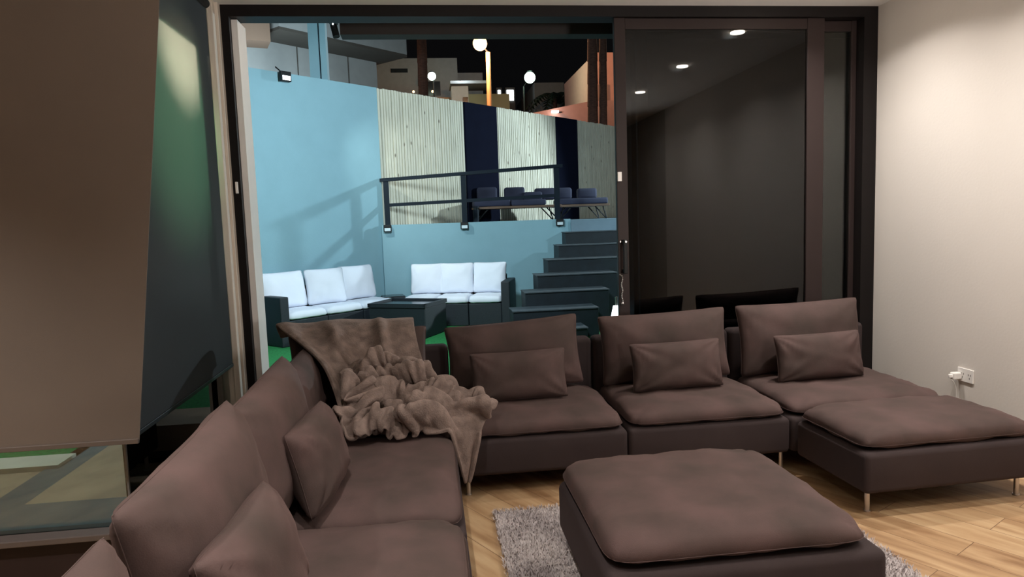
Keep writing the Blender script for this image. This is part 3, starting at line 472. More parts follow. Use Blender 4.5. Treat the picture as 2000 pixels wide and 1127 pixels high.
3,11,-13,1,11,-26,-12,20,6,-7,3,0,-7,1,7,-11,-13,14,6,-1,2,6,-8,18,-2,2,-26,15,-4,6,-9,8,6,-9,-7,22,-18,17,-14,2,13,-9,-7,-4,14,-9,16,-1,-1,-10,-21,4,3,-1,-8,12,-9,3,22,-16,-3,0,-8,-2,1,-7,11,-3,-3,4,8,
2,-17,11,0,13,-4,-23,-9,10,15,-11,19,-3,-17,17,4,-7,-9,-8,6,-5,17,10,-15,11,14,-4,-8,4,-4,1,9,-12,10,4,-14,17,-2,10,-7,4,-7,-16,6,-7,-4,5,8,2,1,-15,-16,-12,-2,11,-1,-6,-1,2,14,-5,4,13,-20,-4,4,7,-18,16,-3,-8,
1,2,-7,-10,13,13,-8,-17,8,-12,14,-19,29,-4,3,8,12,-4,-10,-11,-1,2,-8,7,-7,11,-1,16,4,-11,14,0,-2,8,6,0,5,-15,6,-10,-4,12,-19,-10,-5,-1,-15,9,-2,31,3,-17,12,-21,-2,-12,-6,-11,11,-7,15,1,-8,17,-5,-5,-6,8,1,-18,19,
17,-19,5,3,-13,6,-5,-1,-15,6,-2,1,5,3,-1,24,-2,4,11,-5,-4,-18,5,4,-11,11,7,0,11,4,-2,-3,21,-11,-5,-1,-10,14,-11,-21,-16,12,19,-21,9,-1,14,-13,-9,1,32,-9,0,18,-28,16,-2,-17,8,-19,0,-23,13,3,8,-3,-7,15,-20,10,-23,
-13,16,-16,2,12,-1,12,-18,-10,-3,0,8,1,-2,1,-9,20,9,3,9,11,-5,2,-27,12,2,21,-17,10,4,-12,1,-3,0,1,-12,6,-5,-11,6,-13,-12,10,19,-13,3,2,14,1,-14,3,31,-25,11,6,-9,-11,28,-10,-6,4,-14,-2,4,-9,10,-12,-5,9,3,-5,
19,2,1,-22,-7,20,3,-3,1,-22,-13,10,-1,7,0,-3,-2,-5,5,21,-13,21,-17,23,-7,-10,4,8,-27,9,-4,-5,0,-3,12,3,-14,-7,-12,-8,21,1,-7,14,20,-7,3,6,-7,3,-9,13,14,-4,-6,4,17,-30,9,13,-2,15,-22,-8,6,-1,-1,-12,9,0,9,
11,-1,3,10,-9,3,9,-2,-1,-12,4,-26,-16,26,7,-8,2,5,-10,0,11,-9,14,-4,12,-16,-4,7,-5,-21,20,-3,-3,-5,-3,-10,11,-4,-9,5,-3,24,18,3,2,4,-6,10,-9,-8,9,-9,-6,6,17,-23,21,-4,-23,29,-3,7,18,-17,4,-3,10,-20,-9,-9,4,
-16,6,11,7,12,-8,8,-2,7,3,-12,10,-22,-5,0,26,-18,0,-7,1,-6,10,-6,8,-19,1,4,-6,22,-14,-9,1,2,-3,1,11,0,-3,17,26,-14,5,6,-2,-3,1,-10,0,1,-8,3,4,7,-34,0,33,-2,-1,-6,-6,4,5,6,7,7,-13,4,20,-15,-10,-5,
10,0,3,-5,3,-1,0,1,4,12,16,-20,9,-10,-10,0,21,-13,-8,-13,2,-1,-3,0,-2,-3,-3,-7,-5,23,-12,9,-9,7,-9,15,-10,12,6,15,22,-10,-3,-13,-7,-10,4,-4,7,-5,-6,7,15,9,-15,-5,7,28,-23,-10,-2,9,3,11,-10,8,-19,15,10,-3,-9,
2,13,-5,6,-6,6,-7,-3,3,26,-6,-3,4,-20,11,-10,3,-2,-10,7,-10,5,-2,1,-1,8,-8,1,-7,9,2,-4,12,-25,8,-5,4,6,11,-14,6,-2,-15,12,-12,-1,4,-11,19,17,-16,-8,0,11,-14,-6,-1,12,21,-18,-6,0,-3,11,-6,7,12,-2,12,6,3,
-5,2,-23,2,11,-9,-16,34,8,2,2,12,-5,2,-6,-1,-23,9,3,4,-10,1,-2,-3,11,5,-5,3,6,-15,15,4,-15,22,-20,3,1,-10,1,7,-15,-1,-3,-1,-4,6,0,2,-15,5,-3,-1,-4,5,8,4,-2,-13,15,21,-18,0,1,-9,4,4,19,-5,4,20,4,
-10,0,25,-37,-3,27,-14,-9,-3,-2,-1,12,13,9,-6,-16,-9,4,12,5,13,-31,9,1,18,-13,0,11,10,0,-9,-4,7,-18,15,-8,-10,1,13,-8,4,-7,9,-22,22,-23,1,8,-9,10,1,-21,6,-10,34,-17,-4,12,-17,9,5,2,-1,1,2,4,-6,3,5,0,13,
2,-20,2,30,-25,6,35,-34,-16,3,-7,8,-3,13,4,8,-12,-11,23,-1,-6,17,0,-13,-11,7,11,-11,-8,-3,0,-2,-4,6,-1,0,15,1,-9,-20,1,5,-9,20,-20,29,-29,7,-6,-4,20,-1,1,-12,-7,18,-11,0,20,-10,0,-4,-8,6,3,-3,6,10,-5,-11,10,
-3,-4,4,8,3,-12,-14,3,4,-14,13,-12,9,3,-12,13,8,-1,-1,-1,1,6,6,-5,2,-4,-5,-2,-3,11,-11,-6,7,0,-9,18,-21,3,-13,16,5,-24,7,-6,26,-22,26,-42,35,-27,11,22,-29,33,-20,-4,15,-3,-6,17,-13,-9,11,-4,1,-6,1,-1,6,13,-35,
20,-2,-16,-20,10,-13,9,2,-15,3,4,-1,-1,-5,2,-15,28,4,-3,0,0,4,-4,8,1,0,1,1,-3,-2,9,-9,14,7,-17,-17,24,-14,-12,-4,-7,25,-11,6,-6,22,-8,1,-32,30,-18,7,11,-22,26,-19,-7,-4,10,-1,27,5,-16,-2,-5,-5,-2,-2,-1,-5,38,
24,6,3,-6,-12,-5,-1,9,-3,-25,-25,19,4,-11,-6,12,-2,12,-9,2,6,1,-4,-2,6,1,-2,-1,7,-7,8,11,-19,10,4,7,-22,20,21,-5,-19,-12,18,-20,-4,-4,14,18,-14,-10,6,-9,4,5,-5,18,-3,-18,-21,-5,1,13,19,-1,-2,15,-4,-9,-7,-10,-7,
49,-24,-5,12,-5,-3,-2,12,-9,-20,-8,-18,2,-2,13,13,-12,-2,15,-13,6,4,13,-13,-10,11,-11,6,-8,14,-26,-8,14,-10,14,5,0,-6,-7,10,4,5,1,5,-15,-13,0,15,9,4,-18,4,14,12,-2,-4,0,13,0,-28,2,-8,-5,3,8,4,10,6,-17,10,-26,
44,7,-8,-10,17,-19,-12,-3,9,4,4,-11,1,-12,1,-14,16,-4,-2,-4,-1,-12,9,9,-16,6,13,-5,3,-15,7,-14,0,14,-12,-12,10,-2,4,-13,15,0,-1,26,-12,-5,-4,-17,28,-20,21,-13,1,0,3,-2,2,12,5,5,-5,9,3,4,-17,-11,-5,2,17,-1,-6,
37,25,-6,-31,3,16,-9,-10,11,-1,-9,15,-7,9,-11,0,-15,5,-4,4,-18,-1,-19,11,8,-20,4,13,10,14,-4,-6,-26,5,5,-18,13,2,-3,18,5,-1,-12,-4,2,1,0,-1,1,-4,-3,2,-19,10,12,9,5,-6,4,17,4,-7,-4,-9,11,-13,-13,-1,-8,10,26,
-35,19,23,10,1,8,4,6,-2,10,-4,-7,-11,3,-5,-4,17,-1,-9,-5,6,4,-7,1,-1,-6,-27,-1,-4,0,14,29,-13,-9,11,-6,-9,15,0,-2,-5,-5,-6,-19,27,-6,-20,18,-6,12,-23,10,16,0,-1,8,3,6,0,-4,3,2,-11,16,4,9,-10,-7,-22,-17,12,
-23,-20,2,22,-1,11,24,5,-4,14,-7,0,8,6,-10,-12,0,8,-4,0,-5,1,11,-16,10,1,0,-27,-2,3,-4,12,30,-18,1,13,4,-20,-7,-10,-5,8,-2,-12,-2,8,-8,10,-2,12,9,2,-3,-2,-13,-1,0,4,-1,15,-7,-4,14,-14,7,2,20,-6,-21,-23,-21,
-53,14,-11,19,-9,-7,14,-6,14,15,11,-6,3,10,19,-7,-10,-14,10,7,3,-13,4,-3,5,5,4,-13,-10,-5,20,-18,12,12,-8,-8,-3,-6,-1,-5,8,-17,0,-2,-6,23,8,-4,13,0,8,-12,6,-19,16,-21,-6,1,3,2,9,-17,9,4,-9,-14,8,24,18,2,-27,
-28,-24,7,12,-12,8,-15,8,9,-6,12,15,-10,-1,8,11,-2,-2,2,1,9,-6,-5,11,-9,5,-1,19,-12,5,-17,9,-13,-18,-3,22,2,10,-9,1,7,5,6,-11,-5,-16,24,-1,-11,2,-7,20,-17,17,-22,28,-12,-14,16,-2,-24,12,-4,10,2,0,-14,2,34,4,8,
-14,-4,-10,-15,15,-6,1,-5,0,8,21,-14,7,-2,-1,0,1,-3,3,12,-13,20,-18,11,-1,-7,12,10,6,-14,6,-7,-2,6,-7,-3,5,6,12,9,-12,6,-9,28,-22,-4,-9,-4,6,-21,8,-8,14,-13,27,-14,-9,7,-14,9,22,3,-6,-15,-15,9,9,-22,7,19,-11,
33,-4,-6,-22,-25,-7,20,9,-28,9,-3,3,11,-16,2,15,-19,8,1,-9,13,0,11,0,-11,12,2,-2,4,-2,-2,5,-3,20,9,7,-1,-21,17,-12,1,-10,23,-10,2,3,4,-12,-14,15,-2,-16,-15,10,1,-20,23,-11,10,-12,0,8,-13,-1,11,5,-6,-5,-7,11,25,
34,0,-3,11,-11,-25,-22,17,-9,-15,-13,20,-6,0,0,-1,11,14,-18,-2,12,0,1,-3,12,0,-5,6,9,-2,-10,11,7,3,10,-11,5,-3,5,8,-26,14,-33,10,37,0,-13,-5,-1,-3,2,8,4,-36,-15,24,-13,14,2,2,3,-15,16,-4,-3,-9,-1,17,-12,-12,22,
61,-21,3,-6,15,-5,-15,-24,7,2,-20,-13,-19,8,8,-3,11,0,15,-12,-6,-3,10,5,9,-12,7,3,-1,10,-4,-1,9,-1,-15,17,-21,19,-27,13,18,-7,-9,-16,0,12,2,0,5,4,-10,-9,3,25,-11,-8,17,-16,4,7,-10,7,-8,1,-2,0,-4,-10,9,8,-18,
34,23,-17,-4,9,8,-6,-4,-3,-15,22,-29,6,-20,-20,15,11,-17,-1,20,-12,1,-5,0,-13,17,9,-5,-1,5,13,-19,-5,-14,17,-12,19,-23,4,-10,18,3,7,-10,-6,-7,5,8,8,5,-2,-2,-10,28,4,-5,0,9,-13,-18,7,-2,-2,-3,0,-1,-11,-6,-3,0,18,
42,-7,13,-12,0,-1,-3,9,8,-3,-19,28,-27,16,-15,-10,-2,-5,0,-5,17,-14,0,-12,8,-5,2,3,-5,-1,-4,9,-14,-5,11,-19,-3,15,7,-20,-2,-5,20,12,-18,6,-5,7,1,9,16,4,-2,-27,23,3,-11,6,4,10,-10,-9,-2,0,-2,-9,5,0,-4,-9,-12,
-5,20,5,12,-14,-6,5,13,16,-5,3,-18,15,-11,20,-9,-2,-4,-17,5,-13,16,-9,6,-11,1,-13,2,-3,-2,-3,2,12,-9,-5,19,-26,14,-8,-7,-4,0,-4,9,-3,-9,17,-10,4,0,7,13,6,2,-15,7,11,0,-8,0,-1,3,-6,-2,0,-1,3,-3,-5,-3,-1,
-68,21,14,21,15,4,3,7,-2,10,-13,14,-7,10,13,16,-15,-6,3,-24,-3,-9,14,-2,10,-22,7,-23,13,-8,15,-9,1,4,-14,9,4,-20,8,-7,-11,1,3,-9,22,-6,-4,4,-2,-3,6,18,16,5,-3,-2,-2,0,0,-8,-3,-2,4,-4,-2,4,-8,-3,-3,-4,-7,
-14,-33,14,1,-2,24,-1,-11,-3,2,16,12,1,-6,0,-4,21,8,-2,-8,-10,3,-7,5,-3,20,-26,-1,-3,9,-4,3,0,4,0,1,13,-20,-21,5,0,-12,10,2,-1,8,3,10,1,1,6,3,3,4,-1,-4,-5,-2,2,-5,-2,-2,-5,2,-6,1,4,1,-1,-1,-2,
-41,17,-31,4,5,4,12,5,-8,-7,10,0,17,1,-5,-9,-8,8,5,29,5,-13,2,0,0,4,12,-1,-14,-9,1,3,-9,8,-2,-13,-8,-9,-16,23,8,6,-16,23,-3,9,5,4,-10,-2,-2,8,1,-11,9,8,0,-3,-2,2,-4,-2,-2,-6,0,-2,0,-1,2,1,3,
-33,2,26,-20,14,-21,20,-22,2,26,-18,-11,13,19,-15,11,-17,5,2,-11,21,-5,4,-2,0,-3,15,-3,-3,4,-12,3,-1,-4,-5,5,-12,19,4,-9,-6,25,-6,2,10,-4,-6,-11,19,-9,-3,-8,6,4,-9,2,4,3,0,-1,0,-2,-2,0,-2,-3,0,1,-2,-1,1,
-19,0,-3,11,-11,-5,-1,-1,-3,11,8,19,-25,-15,15,-5,11,0,14,-14,-17,27,-7,3,-8,-3,-11,23,10,0,-4,-2,-6,3,9,-1,-8,15,19,-7,-3,-2,9,-4,-2,-16,1,10,-1,0,-5,-11,-7,20,-9,-6,2,2,-1,-1,0,-2,-1,-1,0,0,-2,0,0,-1,0,
6,-11,-3,-12,-8,0,-3,-3,17,-14,30,-10,11,13,-34,-12,12,8,-3,19,-12,4,-10,0,9,-6,9,-11,5,-9,14,-10,9,-8,3,11,15,-7,14,22,-16,-11,-3,11,-2,-5,-2,3,-9,0,-8,4,-1,-7,15,-11,-5,-2,0,-1,-1,0,-1,0,-1,0,-1,0,0,-1,-1,
-24,-3,9,3,-6,9,5,2,-18,-8,6,16,20,3,5,-31,-12,7,0,14,-1,-20,27,-16,-5,13,-4,15,-23,7,13,-15,-4,15,1,-15,13,6,5,-2,27,-8,-5,0,-14,2,-6,3,-10,6,4,-10,5,1,-4,5,-3,-4,-2,-1,0,-1,0,-1,0,-1,0,-1,-1,1,-1,
-36,4,-28,26,12,3,-5,34,-9,-5,-2,-22,-5,12,28,18,-24,-10,10,-18,20,-2,-5,18,-13,-2,5,-7,2,-16,3,8,9,-12,4,5,-5,11,-6,-1,3,4,5,-13,1,-2,-7,-3,-2,-4,3,9,7,-4,5,4,-5,-3,-3,0,-2,0,0,0,-1,-1,0,0,0,-2,0,
-22,1,-21,-19,25,0,8,21,24,-11,-1,0,-16,-5,-9,39,11,-20,-7,4,1,-3,-4,-9,24,-13,-17,13,3,-1,-18,10,-8,11,-9,13,23,-16,0,-5,-7,4,-5,-17,15,7,6,-5,-6,0,-6,0,2,17,-2,2,-3,-2,-1,-1,0,-1,0,-1,-1,1,-1,-1,-1,1,-1]
SHEET_Y = [1502,-7,-9,-7,-3,3,8,12,10,9,6,4,3,3,2,2,2,2,1,2,0,1,0,-1,-1,-1,-1,-1,-2,-1,-2,-1,-2,-1,-1,-1,0,0,0,1,1,1,1,2,2,2,1,2,2,1,1,1,0,1,-1,0,-1,-1,-2,-2,-2,-2,-3,-2,-2,-3,-2,-2,-2,-1,-1,
-7,0,0,0,0,1,0,-1,1,-1,0,0,0,0,0,0,0,-1,-1,-2,1,-1,0,1,1,0,0,0,0,0,0,0,0,0,1,0,0,0,1,0,0,0,1,-1,0,0,0,-2,-2,-1,0,2,2,-1,1,0,0,-1,1,0,0,-1,1,0,-1,1,0,0,1,0,0,
-8,-1,1,0,0,0,0,0,0,0,0,0,0,0,0,-1,0,-1,0,-1,-2,0,0,1,0,1,0,0,0,0,0,0,1,0,-1,1,0,0,0,0,1,0,0,1,0,-1,-1,-1,-2,-1,0,1,1,2,1,-1,0,0,0,0,-1,1,0,0,1,0,0,0,0,0,1,
-10,1,-1,0,1,-1,1,0,-1,1,-1,0,0,0,0,0,-1,0,-2,0,-1,-1,0,0,1,0,0,0,1,-1,0,0,0,0,1,0,1,0,1,0,0,0,0,0,0,0,0,-1,-1,-2,-1,0,2,2,0,0,0,0,-1,0,1,0,0,0,0,0,1,0,0,1,0,
-12,-1,1,0,0,0,0,0,0,0,0,0,0,-1,0,0,0,-1,1,-2,-1,-1,-1,0,0,0,-1,-1,-4,-2,-2,-2,0,2,3,4,2,3,1,1,0,2,0,0,0,0,-1,0,-3,-2,0,0,2,0,1,1,0,0,0,0,0,0,0,0,0,1,-1,2,0,-1,1,
-15,1,0,0,0,0,0,0,0,0,0,0,0,0,-1,0,0,0,-1,0,-1,-2,0,-2,0,1,1,-1,1,-1,0,1,2,1,1,0,0,0,0,0,0,0,0,0,0,0,1,-2,0,-3,-2,0,1,2,1,0,0,1,0,0,0,0,0,0,1,-1,1,0,0,1,0,
-17,0,0,0,0,0,0,0,0,0,0,0,0,-1,1,0,-1,0,0,-1,0,-1,-3,0,0,-1,1,0,1,1,2,1,1,1,-1,0,0,0,0,0,1,-1,1,0,-1,1,-1,0,-2,-1,-3,0,1,2,1,1,0,-1,0,0,0,1,0,0,0,1,0,-1,1,1,-1,
-21,0,0,1,-1,1,0,0,1,-1,0,0,-1,1,-1,0,0,1,-1,1,-2,-1,-1,-2,-1,0,0,2,0,2,1,2,0,1,1,-1,0,0,-1,1,-1,1,-1,1,0,-1,1,0,-1,-3,-2,-2,1,2,2,0,1,0,0,0,0,0,0,0,0,0,1,0,0,0,1,
-26,1,0,0,1,0,-1,1,-1,0,1,-1,1,-1,0,0,0,0,1,-1,0,-1,-1,-2,-2,0,0,1,2,1,2,1,1,0,0,0,0,-1,1,-1,1,0,0,-1,1,0,-1,0,-1,-1,-3,-1,0,2,1,2,-1,0,1,0,0,-1,0,1,0,0,0,1,0,0,0,
-28,-1,1,-1,0,1,0,0,0,0,0,1,-1,0,0,0,0,-1,0,1,0,0,-2,-2,-3,-1,1,1,2,2,1,2,1,0,-1,0,0,0,0,0,0,0,0,1,-1,0,0,0,0,-2,-3,-3,0,2,2,1,1,0,-1,0,0,1,0,0,0,1,-1,0,1,0,0,
-32,1,0,1,0,-1,1,0,0,0,0,-1,0,1,0,-1,0,0,1,-1,1,-1,-1,-2,-2,-1,-1,2,2,3,2,0,1,0,0,0,-1,1,-1,1,-1,0,1,-1,1,-1,0,0,0,0,-3,-3,-1,1,2,1,0,1,0,0,1,-1,1,0,0,-1,1,1,-1,0,0,
-33,1,0,0,1,0,0,-1,1,0,0,0,0,0,-1,1,0,0,-1,2,-1,1,-1,-2,-2,-3,0,1,2,3,2,2,-1,0,0,0,0,0,0,0,1,0,-1,1,-1,1,0,0,1,0,-1,-3,-2,0,1,1,1,-1,1,0,-1,1,-1,0,1,0,0,0,0,0,0,
-32,-1,1,1,-1,1,0,1,0,0,-1,1,0,-1,1,-1,0,0,1,-1,2,-1,0,-1,-3,-2,0,0,3,2,3,0,1,0,0,0,0,0,0,0,0,0,1,-1,0,0,0,0,1,0,0,-2,-3,-1,1,1,1,1,-1,0,0,0,1,0,0,0,1,-1,1,0,0,
-31,1,-1,0,2,-1,1,0,0,0,0,0,0,0,0,0,0,1,0,1,-1,1,0,-1,-1,-2,-2,1,2,2,2,1,1,0,0,0,0,0,1,-1,1,0,-1,1,0,-1,0,1,1,1,-1,-2,-3,-1,1,1,0,0,1,0,1,0,0,0,0,1,-1,1,-1,0,0,
-30,0,2,0,-1,2,-1,1,0,0,1,-1,1,0,0,0,0,0,0,0,1,1,0,1,-1,-1,-1,0,0,2,1,2,0,0,0,0,1,0,-1,2,-1,0,1,-1,0,0,0,1,0,1,0,-2,-2,-2,1,1,1,1,0,0,0,0,0,0,0,0,1,-1,2,0,0,
-30,1,0,1,1,-1,2,-1,0,1,0,1,-1,1,0,0,0,0,0,1,0,1,1,1,1,-1,-1,-1,0,0,1,1,2,0,1,0,0,0,1,-1,1,0,0,0,0,0,0,0,1,1,1,-2,-3,-1,-1,2,1,0,0,1,-1,1,0,1,0,0,0,1,-1,0,0,
-29,1,0,0,1,0,0,1,0,0,1,-1,1,0,0,1,0,0,1,-1,1,0,1,1,2,2,-1,-2,-1,0,1,1,0,2,0,0,0,1,0,1,-1,1,0,0,0,0,0,0,0,2,0,-1,-3,-2,1,0,2,1,0,0,1,-1,1,-1,1,0,0,0,0,0,1,
-29,0,1,1,-1,2,0,0,1,0,-1,2,0,0,0,0,1,0,-1,1,0,1,1,2,2,1,0,-1,-2,0,-1,1,2,0,1,1,1,-1,1,0,0,0,0,0,0,0,0,0,1,1,1,-1,-2,-2,-1,2,0,1,0,0,1,0,0,1,0,0,0,0,0,1,-1,
-30,1,1,0,1,0,1,0,0,1,1,0,0,0,1,0,0,0,1,-1,1,0,2,2,2,2,0,-1,-2,-2,0,1,1,2,0,1,0,1,-1,0,2,-1,1,0,0,0,0,-1,1,0,1,1,-3,-2,-1,1,2,0,1,1,-1,1,0,0,0,1,0,0,0,-1,0,
-29,0,1,1,0,1,0,1,0,0,0,0,1,0,1,0,0,1,-1,1,-1,1,2,2,3,2,1,-1,-2,-2,-1,0,1,1,2,0,1,0,1,0,-1,1,0,0,0,0,0,1,0,1,1,-1,-1,-3,0,0,1,2,0,0,0,0,1,0,0,0,0,0,0,0,1,
-29,1,0,0,2,-1,1,0,1,1,0,1,-1,1,0,1,0,-1,1,0,0,1,1,3,3,2,2,-1,-2,-3,-2,1,0,2,1,1,0,1,0,1,0,0,0,0,0,0,-1,0,1,1,1,1,-2,-3,-2,2,1,1,1,0,1,0,-1,1,-1,1,0,0,0,0,-1,
-29,1,0,2,-1,2,0,1,0,0,1,0,1,0,0,0,1,0,0,-1,2,1,2,2,2,3,1,0,-2,-3,-1,-2,2,1,2,1,0,0,1,-1,1,0,0,0,0,0,1,-1,0,1,2,0,-1,-3,-1,-1,2,1,0,1,0,0,1,-1,1,-1,0,1,0,0,-1,
-28,0,1,0,2,0,0,1,1,0,0,1,0,1,0,1,-1,1,0,1,0,1,2,2,3,2,1,0,-1,-1,-3,-1,0,1,1,2,1,0,0,1,0,0,0,0,0,0,-1,1,0,1,0,1,-1,-2,-2,1,1,0,2,-1,1,0,0,0,0,0,1,-2,0,0,1,
-29,2,1,0,0,1,1,0,0,1,1,0,1,0,1,0,0,0,0,1,1,2,1,3,1,2,1,1,0,-2,-2,-2,0,1,1,1,1,1,0,0,0,1,-1,1,0,-1,1,0,0,0,2,1,-1,-2,-2,-1,1,2,0,1,0,0,0,1,0,0,-1,0,0,0,-1,
-28,0,0,2,0,1,0,1,1,0,1,0,1,0,0,0,1,0,0,1,1,2,2,1,2,1,3,0,0,-1,-2,-2,-2,1,1,2,1,1,0,1,0,-1,1,0,0,0,0,0,0,1,1,1,0,-2,-3,0,1,1,1,1,-1,1,0,0,0,-1,0,1,0,-1,0,
-30,1,1,0,2,-1,1,0,1,1,0,1,0,1,0,0,0,1,0,1,2,1,3,1,1,1,1,2,1,-2,-1,-2,-1,-1,2,0,2,1,1,-1,0,1,0,0,0,1,-1,0,1,0,1,1,1,-2,-2,-2,1,2,1,0,1,0,0,0,0,0,0,0,-1,0,0,
-31,0,1,1,0,1,1,1,0,0,1,0,0,1,0,0,1,-1,2,1,2,2,1,1,1,1,1,2,0,1,-2,-1,-2,-1,0,2,1,0,1,1,1,0,0,0,0,0,0,0,0,1,1,2,0,-1,-2,-1,0,1,1,1,0,0,0,1,0,1,-1,0,0,0,0,
-33,1,1,0,1,0,1,0,0,1,0,1,1,-1,1,0,0,1,1,2,2,1,1,1,1,1,0,1,2,1,0,-3,-2,-1,0,0,2,2,1,0,0,0,1,0,0,0,1,0,0,1,1,1,1,-1,-3,-1,1,2,1,0,1,1,0,-1,0,0,1,0,0,0,-1,
-34,0,0,1,0,2,-1,1,1,0,1,0,0,1,-1,1,0,1,2,1,1,3,0,1,1,0,1,1,2,1,0,-1,-2,-2,-1,1,1,1,1,2,0,1,-1,1,0,0,0,1,0,0,1,2,1,0,-2,-2,0,1,2,2,0,0,0,1,0,1,0,-1,1,0,0,
-36,1,1,0,1,-1,1,0,1,1,0,0,0,0,1,0,1,1,2,2,2,0,2,0,-1,1,1,2,1,2,0,0,-2,-3,-1,1,1,1,1,1,1,0,1,-1,1,1,0,0,0,1,1,1,2,0,-2,-2,0,2,2,0,1,0,1,0,1,-1,0,1,0,0,0,
-37,1,0,1,0,1,1,0,0,0,1,0,1,0,0,0,1,2,1,2,1,2,0,0,1,0,1,1,2,1,2,-1,-1,-2,-2,-1,1,2,1,1,0,1,1,1,0,0,0,0,1,0,2,1,2,0,-1,-2,-1,1,2,1,1,1,0,0,0,1,0,0,0,0,1,
-37,1,0,0,1,1,0,0,1,1,-1,1,0,0,0,2,1,1,2,1,2,0,0,1,0,1,1,0,2,1,1,2,-2,-1,-2,-2,0,1,2,1,2,0,0,0,1,0,1,0,1,0,1,2,1,1,-1,-2,-1,1,1,2,1,0,0,1,0,0,1,0,0,0,0,
-36,0,1,0,0,0,1,1,0,0,1,0,0,0,1,0,2,2,1,2,1,0,1,0,1,-1,1,1,1,2,2,0,0,-2,-2,-1,-1,1,1,1,1,1,1,0,0,1,0,1,0,1,0,2,2,1,-1,-3,0,0,2,1,1,0,2,-1,1,0,0,0,0,1,0,
-36,1,0,1,1,0,0,0,1,0,0,0,0,1,1,1,1,2,2,1,0,1,0,0,0,1,0,1,1,2,1,1,0,0,-3,-2,-1,0,1,2,1,1,0,1,1,-1,1,0,1,0,1,1,1,2,-1,-1,-2,1,1,1,1,1,0,1,0,0,0,1,0,-1,0,
-36,0,1,0,0,1,0,1,-1,1,0,0,0,1,1,1,2,2,1,1,0,0,0,1,0,1,0,1,1,0,2,1,2,-2,-1,-2,-2,0,1,1,1,1,1,1,0,1,0,0,0,2,0,1,2,1,0,-1,-3,0,1,2,1,1,-1,1,0,1,0,-1,0,1,0,
-37,3,0,1,1,0,0,0,0,0,0,0,1,0,1,2,1,1,1,1,1,0,0,0,0,0,1,1,-1,2,1,2,0,1,-2,-2,-2,-1,0,1,2,1,1,0,0,1,0,1,0,0,1,1,2,1,1,-2,-1,-2,2,1,1,0,1,0,0,0,0,1,0,0,1,
-22,2,1,0,-1,0,0,-1,0,0,-1,0,0,0,1,2,2,0,1,-1,-1,-1,0,-1,1,1,0,-1,0,0,0,2,2,0,-1,-3,-1,-2,-1,0,0,2,1,1,1,0,0,0,1,0,1,1,0,2,1,-1,-2,-1,-1,2,0,1,1,0,0,0,1,0,0,-1,2,
-3,3,2,0,-1,-1,-1,-3,-2,-3,0,1,0,0,0,1,0,0,-1,-1,-1,-2,-1,-1,-1,0,0,0,-1,-1,0,1,0,1,0,-2,-3,-2,-1,-2,0,0,0,0,1,0,0,0,0,2,1,0,2,2,1,-1,-2,-2,0,0,0,0,-1,1,0,0,-1,0,1,0,-2,
21,0,1,1,-2,-3,-2,-2,-3,-2,-2,-1,0,1,-1,-1,-1,0,0,-1,-3,-1,-3,-1,-1,-2,0,-1,0,-2,0,-1,1,1,0,-1,-3,-2,-3,-2,-2,-1,0,1,0,1,0,0,0,-1,1,2,2,1,2,0,-2,-3,-3,-1,0,0,0,0,0,-1,0,0,0,2,1,
38,0,0,1,0,-3,-4,-3,-2,-2,-1,-2,-1,-1,0,-2,-2,-1,-1,-1,0,-2,-2,-2,-3,-2,-2,-1,-1,-1,-3,-1,0,0,2,0,-1,-4,-2,-2,-3,-2,-1,0,0,0,1,0,-1,0,0,1,1,3,2,1,-2,-4,-3,-2,-1,-1,0,-1,-1,0,-1,1,1,0,-1,
56,-5,0,-1,1,-2,-5,-3,-3,-2,-2,-1,-2,0,-2,-2,-2,-2,-1,0,0,-1,-1,-2,-3,-3,-4,-2,-3,-2,-1,-2,-1,1,1,2,-1,-2,-3,-4,-3,-3,-1,-2,0,0,0,-1,0,1,0,0,2,1,3,1,-1,-3,-3,-2,-1,-2,-1,-1,-1,-1,0,0,2,0,3,
66,-6,-4,1,-1,-1,-2,-5,-3,-2,-3,-3,-1,-2,-1,-1,-2,-3,-3,-1,-1,0,0,-2,-1,-4,-3,-3,-3,-2,-3,-1,0,-1,0,1,1,-1,-4,-3,-2,-2,-4,-2,-2,-1,0,2,0,0,1,0,0,1,1,3,-1,-1,-3,-2,-1,0,0,-2,1,-3,-1,1,-3,4,-4,
67,-8,-1,-2,1,0,-3,-2,-4,-5,-2,-3,-3,-2,-1,-2,-2,-2,-3,-3,-1,0,-2,-1,-3,-1,-2,-3,-2,-3,-1,-2,-1,1,-1,0,-1,-1,-2,-2,-2,-3,-1,-3,-3,-2,1,-1,4,0,1,0,-1,1,1,0,1,-3,-2,-1,-1,3,-1,4,-4,2,-1,-6,6,-4,7,
44,6,1,2,0,0,0,-3,-4,-3,-4,-3,-3,-4,-2,-2,0,-3,-2,-4,-2,-2,-1,-1,-3,-1,-1,0,0,-2,-3,-1,1,-1,0,-2,-1,-3,-1,-2,-2,-2,-2,-2,-3,-1,-2,5,-2,3,0,0,1,0,1,1,-2,-2,-3,-2,1,-2,6,-2,7,-3,-1,2,-9,7,3,
41,-1,2,0,0,0,0,0,-1,-4,-4,-3,-4,-2,-4,1,-3,1,-4,-2,-4,-2,-1,-3,3,-3,2,1,-1,0,-2,-2,-2,1,1,-2,-3,0,-3,-1,-4,-2,-4,-2,-2,-2,2,-2,4,-1,2,2,1,1,2,0,-1,-3,-3,-3,-3,2,-1,6,-2,6,-1,-3,2,-8,-5,
30,-1,-2,0,0,0,0,1,-1,-1,-3,-3,-1,-4,0,-4,2,-2,-1,-4,-3,-2,-2,2,-1,5,0,2,2,-1,-1,-2,-2,0,0,-1,-2,-2,0,-4,-3,-6,-3,-3,-2,-1,0,3,0,2,1,2,2,2,1,2,0,-4,-4,-3,0,-2,-1,-2,5,-1,4,2,-3,2,0,
